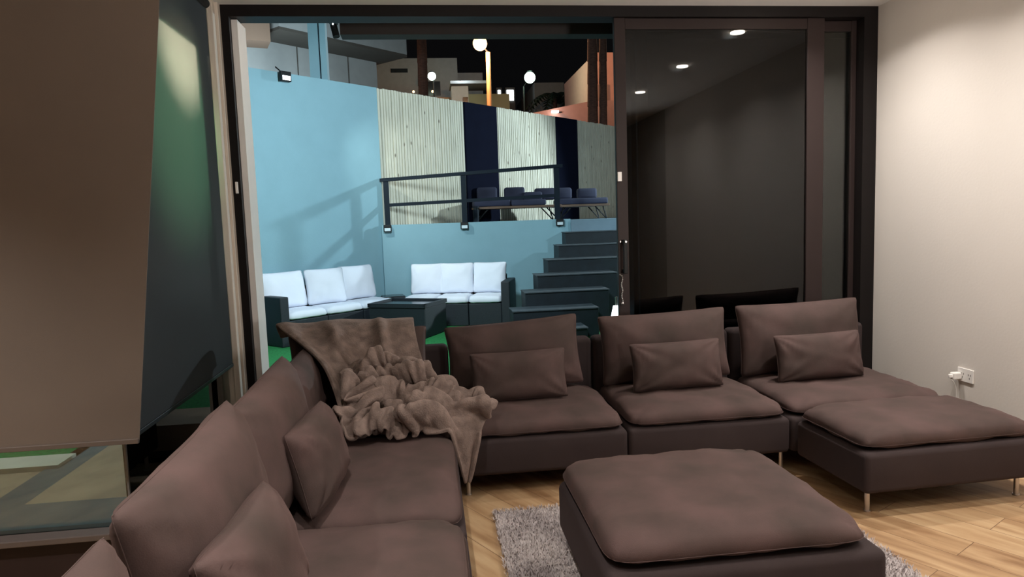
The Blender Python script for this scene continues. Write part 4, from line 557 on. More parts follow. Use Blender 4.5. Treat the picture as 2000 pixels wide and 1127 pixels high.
22,-6,-2,-3,-1,1,1,1,-1,-1,-1,-1,-3,-1,-2,0,-2,0,-1,-1,-3,-3,0,1,4,1,3,2,3,2,1,-2,-3,-2,1,-1,0,-2,-4,-3,-4,-4,-3,-3,-2,1,2,1,2,2,1,2,1,0,0,2,0,-1,-3,-1,0,-1,-2,-3,-3,0,2,4,3,-3,-10,
-11,10,3,-2,-4,0,2,1,0,-1,0,-2,0,-2,-1,-1,-1,-3,1,1,1,-1,-1,1,1,2,0,1,2,6,4,2,-5,-3,0,1,-2,-3,-4,-3,-1,0,-3,0,1,3,2,1,2,2,2,-2,-4,-3,-1,1,3,1,-3,1,1,2,-2,-4,-2,-3,1,1,3,2,0,
-11,1,1,0,-2,-1,0,1,1,2,-2,-2,-1,0,-2,0,-1,0,-1,1,-1,3,1,1,0,-1,-1,0,1,3,4,4,-1,-3,-2,-2,-1,0,-2,1,7,1,1,1,2,3,1,0,3,2,-2,-6,-8,-6,-2,0,4,2,0,-1,0,3,2,-1,-1,-2,0,-2,-2,4,12,
-23,7,5,6,-1,-3,-8,-2,-2,2,-4,-1,5,2,-2,1,1,0,1,-4,-3,3,3,3,1,0,-2,-3,2,2,-2,0,4,2,1,-2,-5,7,6,3,4,4,1,5,-2,-1,2,-2,-2,0,-4,-4,-8,-4,-4,-2,3,7,2,0,0,-1,-2,0,1,-1,3,0,-3,0,8,
8,-18,-3,2,8,2,-4,-5,-7,2,-2,-2,-1,4,-1,1,0,0,0,-2,-2,-2,4,2,1,3,-4,-5,4,3,0,-6,2,6,6,3,-5,6,2,6,-1,9,0,0,-1,0,-3,-3,-3,-4,-2,-7,-1,0,-2,-5,-2,6,3,-3,4,-1,-4,5,-6,3,0,1,2,1,-2,
17,-8,-7,-10,2,1,-1,-5,-1,6,2,1,-4,-5,2,-1,1,-6,2,0,-3,-4,-2,2,1,5,-4,2,1,3,9,0,-8,0,6,6,0,0,3,1,6,5,-3,-10,2,0,-4,-2,-2,-4,-5,-4,0,3,0,1,-4,2,-4,-5,3,6,1,1,-8,8,-1,-3,-2,12,8,
3,0,-3,-12,0,5,1,-3,-3,3,7,6,2,8,2,-8,1,-5,-6,-1,3,3,-4,1,-8,6,-3,1,-2,-2,3,14,4,-10,-6,5,11,-9,2,5,-14,2,-1,-5,-5,0,0,0,3,3,3,0,4,-1,-7,5,-5,-1,-5,6,-4,2,-1,2,2,-3,-8,2,12,-2,-2,
1,7,-18,-1,-5,4,11,5,0,-1,11,3,-3,1,10,-8,-1,-4,-2,7,-4,2,-3,-4,4,-4,12,-15,-9,5,4,2,13,3,-8,-2,2,-9,-14,1,-4,-7,4,5,-2,2,4,-7,6,3,2,4,-6,10,-5,-13,15,0,11,-6,-3,-4,9,1,-5,-7,14,-15,6,0,-3,
10,0,9,-8,-16,-4,6,5,5,-11,16,6,-8,-7,7,5,1,-3,0,7,0,-7,-8,4,3,-11,15,10,-7,1,-1,-15,8,8,4,-19,-8,-9,-2,-13,10,-5,2,9,7,-12,4,8,-20,4,-4,17,19,-7,16,-15,-12,18,5,1,5,-6,-6,0,6,-9,3,-7,-10,5,5,
-38,21,7,8,-4,-12,0,10,12,-10,-1,6,5,13,-24,20,-4,0,-2,7,4,2,-7,-7,-9,10,-4,14,-3,-5,-4,-8,-9,6,-1,1,-11,3,1,-6,-2,3,-3,0,9,-2,0,-5,11,-9,-10,5,7,18,8,7,-10,-10,10,9,-1,-3,10,-2,2,2,-2,-1,-11,-15,-7,
-30,-3,15,10,0,-9,-5,2,2,9,-10,-10,5,8,6,-10,6,8,-2,-6,13,2,1,0,8,-13,-5,7,0,-7,-7,2,-6,-13,-11,29,13,2,1,-6,-12,-6,0,-2,8,6,-3,8,-11,-5,14,-9,4,-2,-2,24,0,-14,1,5,11,9,-2,-1,6,1,-12,1,-1,5,-25,
-18,1,-4,0,10,-1,-6,-5,4,1,1,-4,15,-11,-6,-2,-3,12,-3,0,-5,-3,11,1,2,1,-2,-17,15,2,-1,1,0,-8,-8,-14,12,9,2,7,-2,-6,5,3,-2,8,-6,8,6,-9,11,5,-10,-10,-1,-9,17,-5,-2,-4,-3,-2,3,2,16,18,-3,0,-7,6,17,
-19,1,8,-3,0,3,-9,5,-7,14,-18,17,-15,9,0,9,-20,-3,12,-4,1,-2,7,-8,3,1,3,6,-7,-5,-4,18,-14,-1,7,-11,-5,0,11,-2,26,6,-5,-12,1,-9,-4,-13,12,7,-2,3,1,1,-11,4,10,-7,3,3,-13,5,-5,-10,-1,12,5,16,-4,-11,-9,
-28,9,2,6,-3,1,-2,0,-3,4,-2,-4,1,0,10,-16,5,-15,1,6,-1,11,-14,16,-13,8,-10,8,6,-5,4,-6,4,-4,2,11,-3,-6,5,10,-21,0,13,4,-21,9,14,4,-10,2,-5,1,2,11,7,-11,-6,-3,-1,-4,3,-5,-5,13,-1,-8,-11,14,0,-6,9,
-2,-12,0,13,-1,-1,1,-16,2,1,12,-12,-5,-9,3,8,-4,-2,-2,-12,10,-10,22,-22,14,-9,9,-6,-2,7,-5,-9,22,7,-4,-10,4,3,-6,-3,3,-2,8,7,-5,6,0,14,8,8,-11,-16,-1,-2,3,12,-11,-1,-20,13,-8,6,-5,-2,3,0,-3,5,14,-18,-7,
-16,6,-2,2,-2,2,11,4,-11,-9,-3,8,-2,-5,-7,-4,8,5,-8,3,-7,10,-4,-2,4,-9,7,2,-2,-4,6,3,-18,18,-7,-7,10,-2,-1,20,-2,-9,1,17,-3,-2,8,3,-12,8,8,-4,-7,-1,0,-13,8,7,-10,-17,9,-14,14,-3,-1,-3,6,0,-3,20,-5,
1,-9,-17,-1,16,-11,-3,6,2,-1,4,-8,-1,3,1,-6,3,6,1,-2,-4,-5,-2,14,-8,7,-10,4,-1,3,2,2,14,-18,5,24,-22,21,-10,-7,19,-1,-8,6,13,-8,-8,-9,2,-9,0,11,6,-12,-15,16,-15,12,7,-6,-14,9,-20,1,-8,6,8,-11,-2,10,30,
-15,-10,11,-12,7,2,2,-1,0,1,-8,14,3,-13,8,0,-4,5,1,-6,-3,0,9,-13,-3,19,4,0,-9,-7,12,8,6,11,0,-20,20,-7,6,9,3,1,-18,-9,9,-4,-8,-12,4,1,-8,-5,7,-7,8,-11,9,-13,17,-2,-3,5,5,-15,-5,-5,2,-8,12,-5,-21,
-34,18,-9,4,-2,13,-13,4,13,-18,13,-16,19,4,6,-3,3,8,-5,-9,7,10,-19,18,-8,-3,13,11,-3,-12,-17,15,3,0,9,3,2,-10,16,-24,4,6,-5,-15,-15,8,10,-6,0,1,2,-12,0,-8,6,-5,0,-8,7,0,10,-7,-3,6,2,-10,3,0,3,-5,3,
-10,-9,5,-5,-6,4,-9,-2,2,3,3,-3,10,-3,1,22,-7,11,13,-6,-5,4,8,-5,25,-8,-1,-8,7,0,-9,-16,18,4,-11,7,-13,12,-13,-6,-20,12,5,-10,12,-6,-10,-1,2,0,15,-9,5,11,-22,21,-13,-3,-3,-9,11,-22,6,-4,-6,15,-4,3,-4,4,5,
-37,13,4,8,0,-6,1,-9,0,14,-12,2,4,-4,2,-9,18,3,17,2,6,2,4,9,-7,-3,-11,1,17,2,-6,-7,-11,11,0,-15,11,-9,-10,-5,-2,-11,10,3,-4,8,-4,3,5,-14,2,27,-34,22,7,-11,-8,23,-10,-1,-2,-4,-4,12,-8,-6,-18,3,6,8,-3,
7,-19,9,-15,-1,13,9,-18,1,-10,4,10,-14,4,6,-1,7,0,-3,23,-9,-4,7,-6,-1,13,-8,-10,2,16,-1,1,-5,-11,9,-2,-16,5,-8,-5,-3,0,-14,8,21,1,11,-4,-23,22,-19,18,5,-6,-4,10,9,-24,11,5,4,12,-8,-10,18,-14,-1,-11,-2,6,10,
-6,15,-20,18,-5,-1,2,5,-8,-13,7,-13,-15,18,2,0,6,-4,-10,1,16,-1,-8,9,-10,-2,1,3,-8,-5,17,-5,-4,-7,8,-4,12,-10,11,1,-15,4,22,-5,-10,6,0,19,-13,-21,20,-5,6,-4,13,-22,19,-2,-19,18,-1,17,7,-11,-7,8,3,0,-20,-20,-5,
-7,-13,20,-8,10,-3,1,2,3,-1,-10,10,-8,-7,-12,19,-8,-1,2,7,-13,-5,5,-9,10,0,-2,5,-7,-4,-6,18,-21,10,7,6,-1,-1,2,5,9,5,-5,0,-6,0,8,-6,8,-12,-3,-1,12,-23,3,25,2,-4,2,11,0,-17,17,6,1,-13,7,-2,0,-16,-11,
20,-6,-17,-5,-6,1,11,3,-3,13,12,-11,3,-8,-5,-14,6,-3,4,-2,8,-15,2,-5,3,-3,-4,1,1,5,-9,5,-4,-1,-17,14,5,6,-3,15,10,7,7,-6,-8,-19,-5,4,7,1,-10,-5,6,17,2,-1,-9,18,-8,-2,2,8,-9,12,-8,7,-16,20,-2,6,-16,
-30,26,-9,-3,2,0,1,8,0,17,-3,-5,14,-5,4,-9,-14,0,-8,4,2,-2,3,-6,0,0,-3,-4,-6,9,5,-2,12,-22,7,-3,-5,5,-4,11,2,-6,4,16,-11,-2,-10,-6,9,8,-10,4,-13,9,-3,-5,3,3,10,-12,-2,2,0,4,-1,11,6,4,23,1,-3,
-25,-9,17,11,-9,3,-1,6,0,-4,2,13,1,-1,-3,7,-13,-7,0,-7,2,10,-5,0,-5,-2,20,-15,14,-20,21,-7,-12,18,-14,3,-11,-7,7,2,-3,5,-11,5,6,-2,7,-9,-7,15,9,-18,12,-12,13,-4,-2,-6,0,3,-2,0,-1,-1,2,-3,14,-10,6,16,20,
0,-14,-3,3,12,-11,-2,3,3,-5,-18,9,3,3,-3,3,9,-9,-2,5,-7,-8,6,13,-10,6,4,8,-8,4,-9,-3,-3,-8,13,1,-3,-4,18,-9,1,5,0,-12,12,-2,-10,6,-6,-3,6,11,-4,1,-9,10,-4,8,-11,-3,-5,1,2,-3,6,1,-6,2,-1,-9,12,
-18,0,-9,1,1,7,11,-13,9,4,-6,-10,2,14,-2,-7,3,1,0,4,-7,4,-7,6,-5,0,-9,9,-8,12,-7,8,-5,-9,9,-8,24,4,-12,-11,1,5,-8,19,-15,16,-15,8,-7,0,2,-6,0,10,4,-16,13,0,10,-13,-10,3,-4,1,1,-1,11,1,-10,6,-1,
-23,-3,10,5,-2,3,-8,-6,0,8,4,-4,-1,6,-2,4,-3,-2,3,-8,18,7,-11,4,2,-3,-11,0,-4,-5,19,0,8,-8,-26,20,-20,-1,-6,22,7,-26,2,7,21,-16,14,-20,24,-17,0,-1,1,0,1,7,-2,10,-7,14,-13,-16,7,9,2,-5,-5,-3,0,-2,-6,
-27,19,-2,-2,-5,-2,2,-1,1,-6,14,-1,-9,5,-4,-4,6,1,6,-1,5,10,-12,6,7,-23,17,-23,20,-6,-5,2,17,-1,-5,-20,22,-7,-6,-16,-3,20,-3,-9,5,7,-4,5,-12,21,-12,-1,-6,-3,0,6,8,-4,9,-2,9,8,-18,1,-11,-1,5,2,9,-4,-8,
10,-11,2,-5,2,-7,-4,6,-4,-11,1,8,1,-12,-5,10,2,18,-15,1,-3,4,4,-21,3,21,-18,17,-13,17,-13,-2,1,16,0,8,-28,28,10,-6,-13,-17,19,-21,-2,2,3,5,5,-7,2,-4,-5,-7,5,4,1,-3,-6,-10,2,13,14,-13,4,12,-4,-6,-1,9,8,
18,-10,-6,-1,9,3,-4,3,-17,-10,-13,-6,20,-17,16,12,-8,5,15,-7,-5,-10,20,-12,-2,-3,-7,-1,5,-8,11,-10,-11,16,14,-3,2,-19,10,6,-5,-6,0,3,-8,10,-3,-5,7,-3,4,-5,4,11,1,-4,-6,15,-1,-5,2,-16,-4,-8,5,3,7,8,-8,5,-10,
7,17,-1,-25,4,0,-9,2,2,2,5,-6,-6,0,-1,-14,19,-10,-2,-1,0,-3,1,11,-10,-2,10,-1,0,-7,0,-10,7,-8,4,-6,11,5,-10,0,5,1,-4,6,0,-1,-2,8,-7,9,-7,21,5,1,-2,0,3,-6,-1,1,4,-2,5,4,-13,-10,-4,-1,2,2,0,
2,17,-6,-5,-10,3,-3,-4,14,-1,-10,16,-10,2,-4,-2,-16,8,-5,3,-4,9,-9,1,2,-1,-2,-1,16,7,-14,-5,-11,2,1,-6,1,9,-5,8,13,-2,-20,-2,1,-1,6,7,-5,1,5,2,10,3,-1,3,-3,-5,0,11,-6,10,-8,-3,14,-17,-14,4,4,-4,22,
-32,-21,19,30,-1,-3,7,5,-2,3,3,2,-13,11,-11,-6,7,-10,12,-3,-11,2,3,2,13,-14,-13,6,-9,3,5,15,-7,-8,6,2,-4,-16,9,-8,22,0,-3,-13,0,2,11,-14,5,1,1,4,2,5,5,0,-1,-2,8,-5,13,-6,-10,17,-5,4,-8,-7,-14,-4,-4,
3,-19,-10,7,-1,-4,14,10,-15,16,-2,2,-3,0,11,-8,-3,-3,-6,8,-8,-1,2,3,0,7,1,-23,0,5,3,10,17,-11,-2,-2,10,0,-15,-9,-4,15,0,-4,-10,0,-2,11,-4,0,-4,2,0,-2,-1,-1,-6,5,0,17,6,-4,11,-18,1,-2,5,3,-14,-4,-4,
-16,20,-15,3,-13,14,-7,1,-3,-5,4,-12,12,3,1,6,-7,-7,5,9,6,-16,4,-5,4,-2,10,-9,-11,10,6,-15,13,3,-8,-1,-8,14,-2,-2,-7,3,5,4,-3,-7,-15,9,12,-1,15,-7,-5,0,-1,4,9,-2,-13,-4,-4,-1,-3,9,-5,-18,9,3,26,0,-12,
-26,9,19,-6,-8,-9,14,-8,9,-15,-1,2,6,-2,-3,3,11,-8,6,-15,15,-4,-16,11,-1,-1,-2,19,-9,2,-13,10,-11,-5,-12,11,15,-8,-1,6,-2,-2,5,4,3,-13,13,-9,10,-3,0,-1,4,-5,4,-6,-1,9,15,-5,-28,-1,3,2,2,14,-8,-2,15,15,-7,
-24,1,10,-3,5,-11,-6,5,11,2,11,-11,-3,6,10,-9,-7,1,-1,8,-16,16,-10,-6,1,-1,2,17,8,-28,21,-12,-6,4,3,-1,-9,14,7,12,-14,3,-1,8,-6,-2,-8,5,-11,9,2,2,-5,3,-9,5,1,-8,15,0,15,5,-4,-13,-12,6,20,-12,-5,9,3,
9,-15,-4,-8,2,5,-8,-1,1,17,0,2,8,-19,-3,12,-12,3,-11,-3,7,-10,22,0,-24,10,17,-25,18,1,-2,11,-10,16,1,14,-4,-21,15,-13,12,-18,20,-5,-1,9,4,-22,-11,3,3,-5,8,5,-2,0,-3,8,-12,0,1,12,-8,2,11,16,-4,4,-11,-6,17,
4,6,-17,6,-5,-7,-3,-1,-8,8,1,13,-12,-2,-3,2,0,13,-16,-2,8,3,4,-13,24,-2,-21,20,-15,17,1,5,11,-13,5,-15,12,-4,8,0,-22,22,-24,10,20,1,-17,5,-3,-16,2,13,0,-15,12,-5,3,-2,2,4,4,-13,21,7,-1,-6,5,18,-5,-17,-6,
36,-27,2,3,4,-4,-9,-18,-2,5,-14,2,-3,0,3,-1,4,-1,11,-10,8,1,-9,13,-12,2,11,-7,11,1,-9,3,11,-1,-10,13,-18,15,-22,10,8,-10,-5,-4,0,7,2,-5,14,1,-5,-5,0,9,-12,5,1,-7,3,2,1,12,-9,8,8,3,0,-3,8,2,-15,
3,23,-18,-1,12,3,-6,4,-11,-16,7,-11,10,-4,-15,0,14,-18,-3,18,-10,10,-3,0,-11,0,10,13,-8,1,4,-19,-2,5,7,-15,9,-2,0,-12,13,-1,3,-2,1,-9,7,1,7,1,-2,1,5,8,7,-9,-5,6,-7,-4,-1,3,8,-6,2,3,2,-4,2,1,13,
9,-3,15,-27,11,2,2,4,7,-10,-9,14,-20,19,-2,-10,-11,1,2,-12,5,0,16,-14,0,13,-6,-10,-4,-1,-1,11,-16,-5,19,-12,-8,15,6,-9,0,-12,7,6,-2,7,-6,18,-4,0,4,1,-2,-10,8,0,1,-4,1,3,1,-8,0,5,2,-4,-3,-2,-6,-3,1,
-25,8,10,4,-14,9,11,-1,12,-6,0,-16,17,-11,17,-3,5,3,-16,11,-17,-9,3,22,-6,-19,10,1,-7,-13,5,-1,8,-5,6,12,-19,-11,-6,9,-9,11,-4,-3,-9,12,6,5,3,6,2,4,-1,-6,-6,4,-2,-4,0,1,4,4,-1,3,-1,-2,-1,-4,-6,-5,-4,
-21,0,2,1,-6,7,10,5,-20,15,2,8,-11,12,9,13,-14,9,3,-22,10,-13,-8,3,28,-22,-8,-13,16,-10,-3,10,-4,-1,-20,21,1,-21,4,-4,-5,7,7,-12,11,-5,8,2,5,4,7,5,4,4,-8,-4,-2,0,-5,-1,3,1,6,-2,0,4,-8,-5,-1,-1,-5,
-3,-17,-2,15,-12,-1,2,-3,-1,-15,11,11,7,-6,-2,13,10,12,4,-7,-17,12,2,-16,5,20,-31,-11,1,26,-17,0,4,-1,-2,-3,6,-3,1,-5,0,-8,-1,8,-7,-9,10,2,-1,-3,2,6,4,11,5,-4,-6,0,4,-1,-1,3,-2,1,2,-5,3,-2,-4,-4,-4,
0,3,-17,4,3,-6,-4,6,1,3,-6,-14,9,-2,-3,-7,11,0,11,14,0,-5,2,1,-23,17,6,3,-7,-3,-1,-20,10,12,-5,-15,11,-1,-10,5,3,-6,-12,6,13,0,-4,6,11,-4,-7,-3,2,2,1,5,2,0,3,4,0,-1,3,-2,-3,1,-2,-2,-2,-4,0,
-22,14,17,-17,19,-23,10,-17,5,7,-4,-1,-7,5,-8,5,-9,-3,5,-4,6,4,-8,10,-1,-11,8,8,-3,-5,0,4,-8,8,-1,-2,-1,2,12,-1,-8,15,1,-5,-1,21,-8,-4,-4,13,-14,-2,-4,0,5,1,2,1,1,1,1,0,0,2,-1,-2,-2,-2,-1,0,-2,
-17,-5,7,7,-1,8,-10,3,-9,8,-5,10,-11,-6,-3,-7,6,6,4,-1,-4,3,7,-17,12,-2,-4,0,7,-8,10,8,-12,3,13,5,-9,14,-9,13,4,3,5,0,-3,0,9,-8,-8,5,-6,-1,-6,-5,-2,1,1,-1,0,-1,1,0,0,-1,1,0,-1,-1,-1,0,0,
20,-19,-17,-13,0,18,-8,13,11,-14,14,-13,3,10,-15,-21,5,5,7,4,3,4,-22,2,2,-6,7,15,-10,14,-8,-21,20,-26,19,21,3,-6,22,4,-2,-13,0,20,1,-4,8,-5,-4,-3,-10,-18,3,-3,3,-1,2,0,-2,1,-1,0,-1,1,-1,0,0,0,0,0,0,
-19,22,8,-13,-9,0,-3,-2,-2,4,3,8,12,-3,0,-10,-23,3,5,16,-4,-16,30,-18,-22,12,16,-12,16,-9,7,-6,-23,13,2,-1,11,0,10,11,13,-7,-7,-6,10,4,0,6,-2,-12,4,-18,-6,1,0,3,0,2,1,-1,0,-1,1,-1,0,0,0,1,-1,1,1,
-24,11,-2,17,-7,-3,-4,-5,4,-7,4,-7,-7,7,19,12,-9,-23,-2,9,11,-8,1,24,-12,-3,-20,8,2,1,1,8,12,-12,-2,-18,21,18,-25,8,13,3,4,-18,2,3,-5,-7,-25,9,2,5,0,10,1,2,2,-1,1,1,-1,0,-1,0,0,0,0,0,1,0,0,
-24,-13,11,6,28,-23,0,15,-4,-5,3,-2,-10,16,-15,24,7,-10,-21,-2,19,-8,-7,18,18,-24,-7,-11,2,-2,8,-5,1,23,-21,8,-7,24,7,-33,4,23,-1,-10,-10,-1,7,-7,2,-18,11,6,0,-1,9,3,-2,0,1,-1,1,0,-1,0,-1,0,1,0,1,0,0]
SHEET_Z = [918,4,4,4,2,-1,-4,-4,-5,-3,-2,-2,-1,-1,-1,0,-1,-1,0,0,0,0,0,1,0,1,0,1,1,1,1,0,1,1,0,1,0,0,0,0,-1,0,-1,-1,0,-1,-1,-1,-1,0,-1,-1,0,0,0,0,0,1,0,1,0,1,1,1,1,1,0,1,0,1,0,
11,0,0,0,0,0,0,0,0,0,0,0,0,0,1,-1,1,1,0,0,0,0,0,-1,1,-1,1,0,-1,0,0,1,0,-1,0,0,0,0,0,-1,1,-1,0,1,-1,0,1,1,1,-1,1,0,-2,0,0,0,0,0,0,0,1,-1,0,0,0,-1,1,-1,1,-1,0,
15,0,1,-1,0,0,1,-1,1,0,-1,1,0,0,0,0,0,0,1,0,1,0,0,0,-1,1,-1,0,1,0,-1,0,0,0,1,-1,0,0,-1,1,-1,1,0,-1,0,0,0,1,0,2,-1,0,0,-1,-1,1,0,-1,1,0,-1,1,0,-1,0,1,-1,1,-1,0,-1,
19,-1,0,0,0,0,0,0,0,0,1,-1,0,1,-1,1,0,0,0,1,0,1,0,0,0,-1,1,-1,0,0,1,0,-1,1,-1,0,0,0,0,-1,1,-1,0,0,0,1,0,-1,2,0,1,-1,-1,0,0,-1,0,1,0,-1,1,-1,0,1,-1,0,0,-1,0,0,1,
18,1,-1,1,-1,0,0,1,-1,0,0,1,0,0,0,0,0,1,0,0,1,0,1,0,0,0,0,1,1,2,1,0,0,-1,-1,-2,-1,-1,-1,0,-1,0,0,0,1,-1,0,1,0,2,0,0,-1,-1,0,0,0,0,-1,1,0,0,0,-1,1,-1,0,0,0,0,-1,
17,-1,1,-1,1,0,0,-1,1,0,0,0,0,0,0,0,1,-1,0,1,0,1,0,1,0,0,-1,1,0,-1,0,0,0,-1,-1,1,-1,0,1,0,0,0,0,0,-1,0,0,1,1,0,1,-1,1,-1,-1,0,0,-1,1,0,-1,1,-1,1,-1,0,0,0,0,-1,1,
13,0,-1,1,-1,0,0,1,0,0,0,-1,1,-1,1,0,-1,1,1,0,0,0,1,0,0,0,1,-1,0,-1,0,-1,0,-1,1,-1,1,-1,0,0,0,0,0,0,0,1,0,-1,1,1,1,1,-1,-1,0,-1,0,1,-1,-1,1,0,0,-1,0,0,0,0,0,0,0,
7,0,0,-1,1,0,0,-1,0,0,0,1,-1,1,0,0,0,0,-1,0,1,1,0,1,0,0,-1,0,0,0,-1,-1,-1,1,-1,1,-1,1,0,0,0,0,0,0,0,-1,0,1,0,1,1,0,0,-1,-1,0,0,0,0,1,-1,0,0,0,0,0,0,0,-1,1,-1,
2,0,0,0,0,0,-1,1,0,0,-1,0,1,-1,0,0,1,-1,1,0,-1,1,1,0,1,1,0,-1,-1,-1,-1,0,0,-1,0,0,1,0,0,-1,0,0,0,0,0,0,0,0,0,1,1,2,-1,-1,0,0,-1,0,0,0,0,0,0,0,0,0,0,-1,1,-1,0,
-1,0,0,0,-1,0,1,-1,0,-1,1,0,0,0,0,0,0,0,-1,0,1,-1,1,1,2,-1,0,0,-2,0,-1,0,-1,0,1,-1,0,0,0,1,0,-1,0,0,0,1,0,-1,1,0,2,0,0,0,-1,-1,1,-1,0,0,0,0,0,0,0,0,0,0,-1,0,1,
-4,0,0,0,0,0,-1,0,0,1,0,0,-1,0,0,0,0,0,0,0,-1,1,0,1,1,1,0,-1,-1,-1,-1,-1,0,0,0,1,0,-1,0,0,0,0,0,0,0,0,0,1,-1,0,1,2,1,-1,-1,-1,0,0,0,0,0,0,0,0,0,0,-1,0,1,0,-1,
-5,0,-1,0,0,0,0,0,0,-1,0,0,0,1,0,0,-1,0,0,0,0,0,0,1,0,1,0,0,-1,-2,0,-1,0,0,0,0,0,1,-1,0,-1,1,0,0,0,-1,1,-1,0,0,1,1,1,0,-1,0,-1,1,0,0,0,-1,0,0,0,0,0,1,-1,0,0,
-6,0,0,0,0,-1,0,0,-1,1,0,-1,0,0,0,0,0,0,0,-1,0,0,0,1,1,1,1,-2,0,-1,-2,0,0,0,0,-1,0,0,1,-1,1,-1,0,0,0,1,-1,0,0,0,0,1,1,0,0,0,0,-1,0,0,0,0,1,0,-1,0,1,-1,0,0,0,
-5,-1,0,-1,0,0,0,0,0,-1,0,0,1,-1,0,0,0,0,0,0,-1,0,0,0,1,1,0,0,-1,-1,-1,-1,0,0,0,0,0,0,0,0,-1,1,0,0,0,-1,1,0,-1,0,0,1,1,1,0,-1,-1,1,0,-1,1,0,-1,0,1,-1,0,0,1,0,0,
-6,0,0,0,-1,0,0,-1,0,1,-1,0,-1,1,0,-1,0,0,0,-1,1,-1,0,0,-1,1,0,1,-1,0,-1,0,-1,0,0,0,0,0,-1,1,0,0,-1,0,0,1,-1,1,-1,0,-1,2,1,1,-1,0,0,-1,1,0,-1,1,0,0,0,0,0,0,-1,1,0,
-5,-1,-1,0,0,-1,0,0,0,-1,0,0,0,-1,0,0,0,0,-1,1,-1,0,-1,-1,1,-1,1,0,1,-1,0,-1,0,0,-1,0,0,0,0,-1,1,-1,1,-1,1,0,0,-1,1,-1,0,0,2,0,1,-1,0,0,-1,1,0,-1,0,0,0,1,-1,1,0,0,0,
-7,0,0,-1,0,0,-1,0,0,-1,0,0,0,0,-1,0,0,0,0,-1,0,-1,0,0,-1,0,0,0,0,0,0,0,-1,-1,0,1,-1,0,0,0,-1,1,-1,1,0,0,0,0,-1,0,0,1,1,1,0,-1,0,0,0,-1,1,0,0,0,0,0,1,-1,1,-1,1,
-7,0,-1,0,-1,0,0,-1,0,0,0,-1,0,-1,0,0,0,0,-1,1,0,-1,0,-2,-1,-1,0,2,0,0,0,0,-1,0,0,-1,0,-1,1,0,0,-1,1,0,-1,0,1,0,0,-1,0,0,1,2,-1,1,-1,-1,1,0,-1,1,0,0,0,0,0,0,0,1,-1,
-8,-1,0,0,0,-1,-1,1,-1,0,-1,1,-1,0,0,0,-1,0,0,0,0,0,-1,-1,-1,-1,0,0,1,1,0,-1,0,0,-1,0,0,0,-1,0,1,0,-1,0,1,0,-1,0,0,0,0,0,1,1,1,-1,0,0,-1,0,1,-1,0,0,0,0,0,1,0,0,1,
-9,0,-1,0,-1,0,0,0,-1,0,0,0,0,0,-1,0,0,0,1,-1,-1,1,-1,-1,-2,0,-1,0,2,1,0,0,0,-1,-1,0,0,0,0,0,-1,0,1,0,0,0,0,0,0,0,-1,0,1,1,1,-1,0,-1,0,1,-1,1,0,0,0,0,0,0,0,0,0,
-11,0,0,-1,1,0,-1,0,0,0,0,-1,0,0,1,-1,1,-1,0,0,1,-2,0,-1,-1,-1,0,0,1,1,1,0,-1,-1,1,-1,0,0,0,0,0,0,0,0,-1,0,1,0,0,-1,0,0,1,1,0,1,-2,1,0,-1,0,0,0,0,0,0,0,0,0,0,0,
-11,-1,0,0,-1,0,1,-1,1,-1,1,0,-1,0,0,1,-1,0,0,0,0,0,-1,-1,0,-2,0,0,1,1,1,1,-1,0,-1,0,-1,0,0,0,0,0,0,0,1,0,0,0,0,0,-1,0,0,2,0,0,0,-1,0,0,0,-1,1,0,0,0,0,0,0,0,0,
-13,1,0,-1,1,-1,0,0,0,0,-1,1,0,0,0,0,0,0,0,1,-1,0,-1,0,-2,0,-1,0,0,2,1,0,1,-1,-1,0,0,0,0,0,0,0,0,0,0,0,0,0,0,-1,0,0,1,0,2,-1,0,-1,0,0,0,0,-1,1,0,0,0,0,0,0,0,
-14,0,0,1,-1,1,-1,0,0,1,0,-1,1,0,-1,0,0,1,0,0,0,-1,0,-2,0,-1,0,0,0,1,1,1,0,0,0,-1,0,0,0,0,0,0,0,0,0,0,0,0,0,0,0,-1,0,1,1,1,-1,0,-1,0,0,0,0,-1,0,0,0,0,0,0,1,
-14,-1,0,0,0,0,1,0,-1,0,0,0,0,1,0,0,1,0,0,-1,0,0,-2,1,-1,0,-2,1,0,0,2,1,1,0,-1,-1,0,-1,0,0,0,1,-1,0,0,1,0,0,0,0,-1,0,0,1,1,0,0,-1,0,-1,0,0,0,0,0,0,0,0,1,0,-1,
-16,0,0,0,0,0,0,0,1,0,0,0,0,0,1,0,-1,0,1,0,-1,-1,1,-2,0,0,0,-1,0,1,0,2,0,1,0,0,-1,0,0,0,0,-1,1,0,0,0,0,0,0,0,-1,0,0,1,1,0,0,-1,-1,1,0,0,0,0,-1,0,0,0,0,0,0,
-17,0,0,0,0,0,1,0,0,0,0,0,0,0,0,1,0,1,-1,-1,0,0,-1,0,0,-1,1,-1,0,0,1,0,2,0,0,-1,0,0,0,0,0,0,0,0,0,0,0,1,-1,0,0,-1,0,0,2,1,-1,0,-1,0,-1,0,0,0,1,0,0,0,-1,0,1,
-19,0,1,0,0,0,0,0,0,0,1,0,0,0,0,0,1,-1,0,0,0,-1,0,0,0,0,-1,1,-1,0,0,1,1,1,0,1,-1,-1,0,0,0,0,0,1,0,0,0,-1,1,0,-1,-1,0,1,0,1,0,0,0,-1,0,0,0,0,0,0,0,0,0,0,0,
-21,1,-1,1,0,1,-1,0,1,0,-1,1,1,0,0,0,0,1,-1,0,-2,0,0,1,-1,1,0,-1,0,-1,1,1,1,1,1,-1,0,0,-1,0,0,0,0,0,0,0,0,0,0,0,0,0,-1,0,2,0,0,-1,0,-1,1,0,-1,0,0,0,0,0,0,0,0,
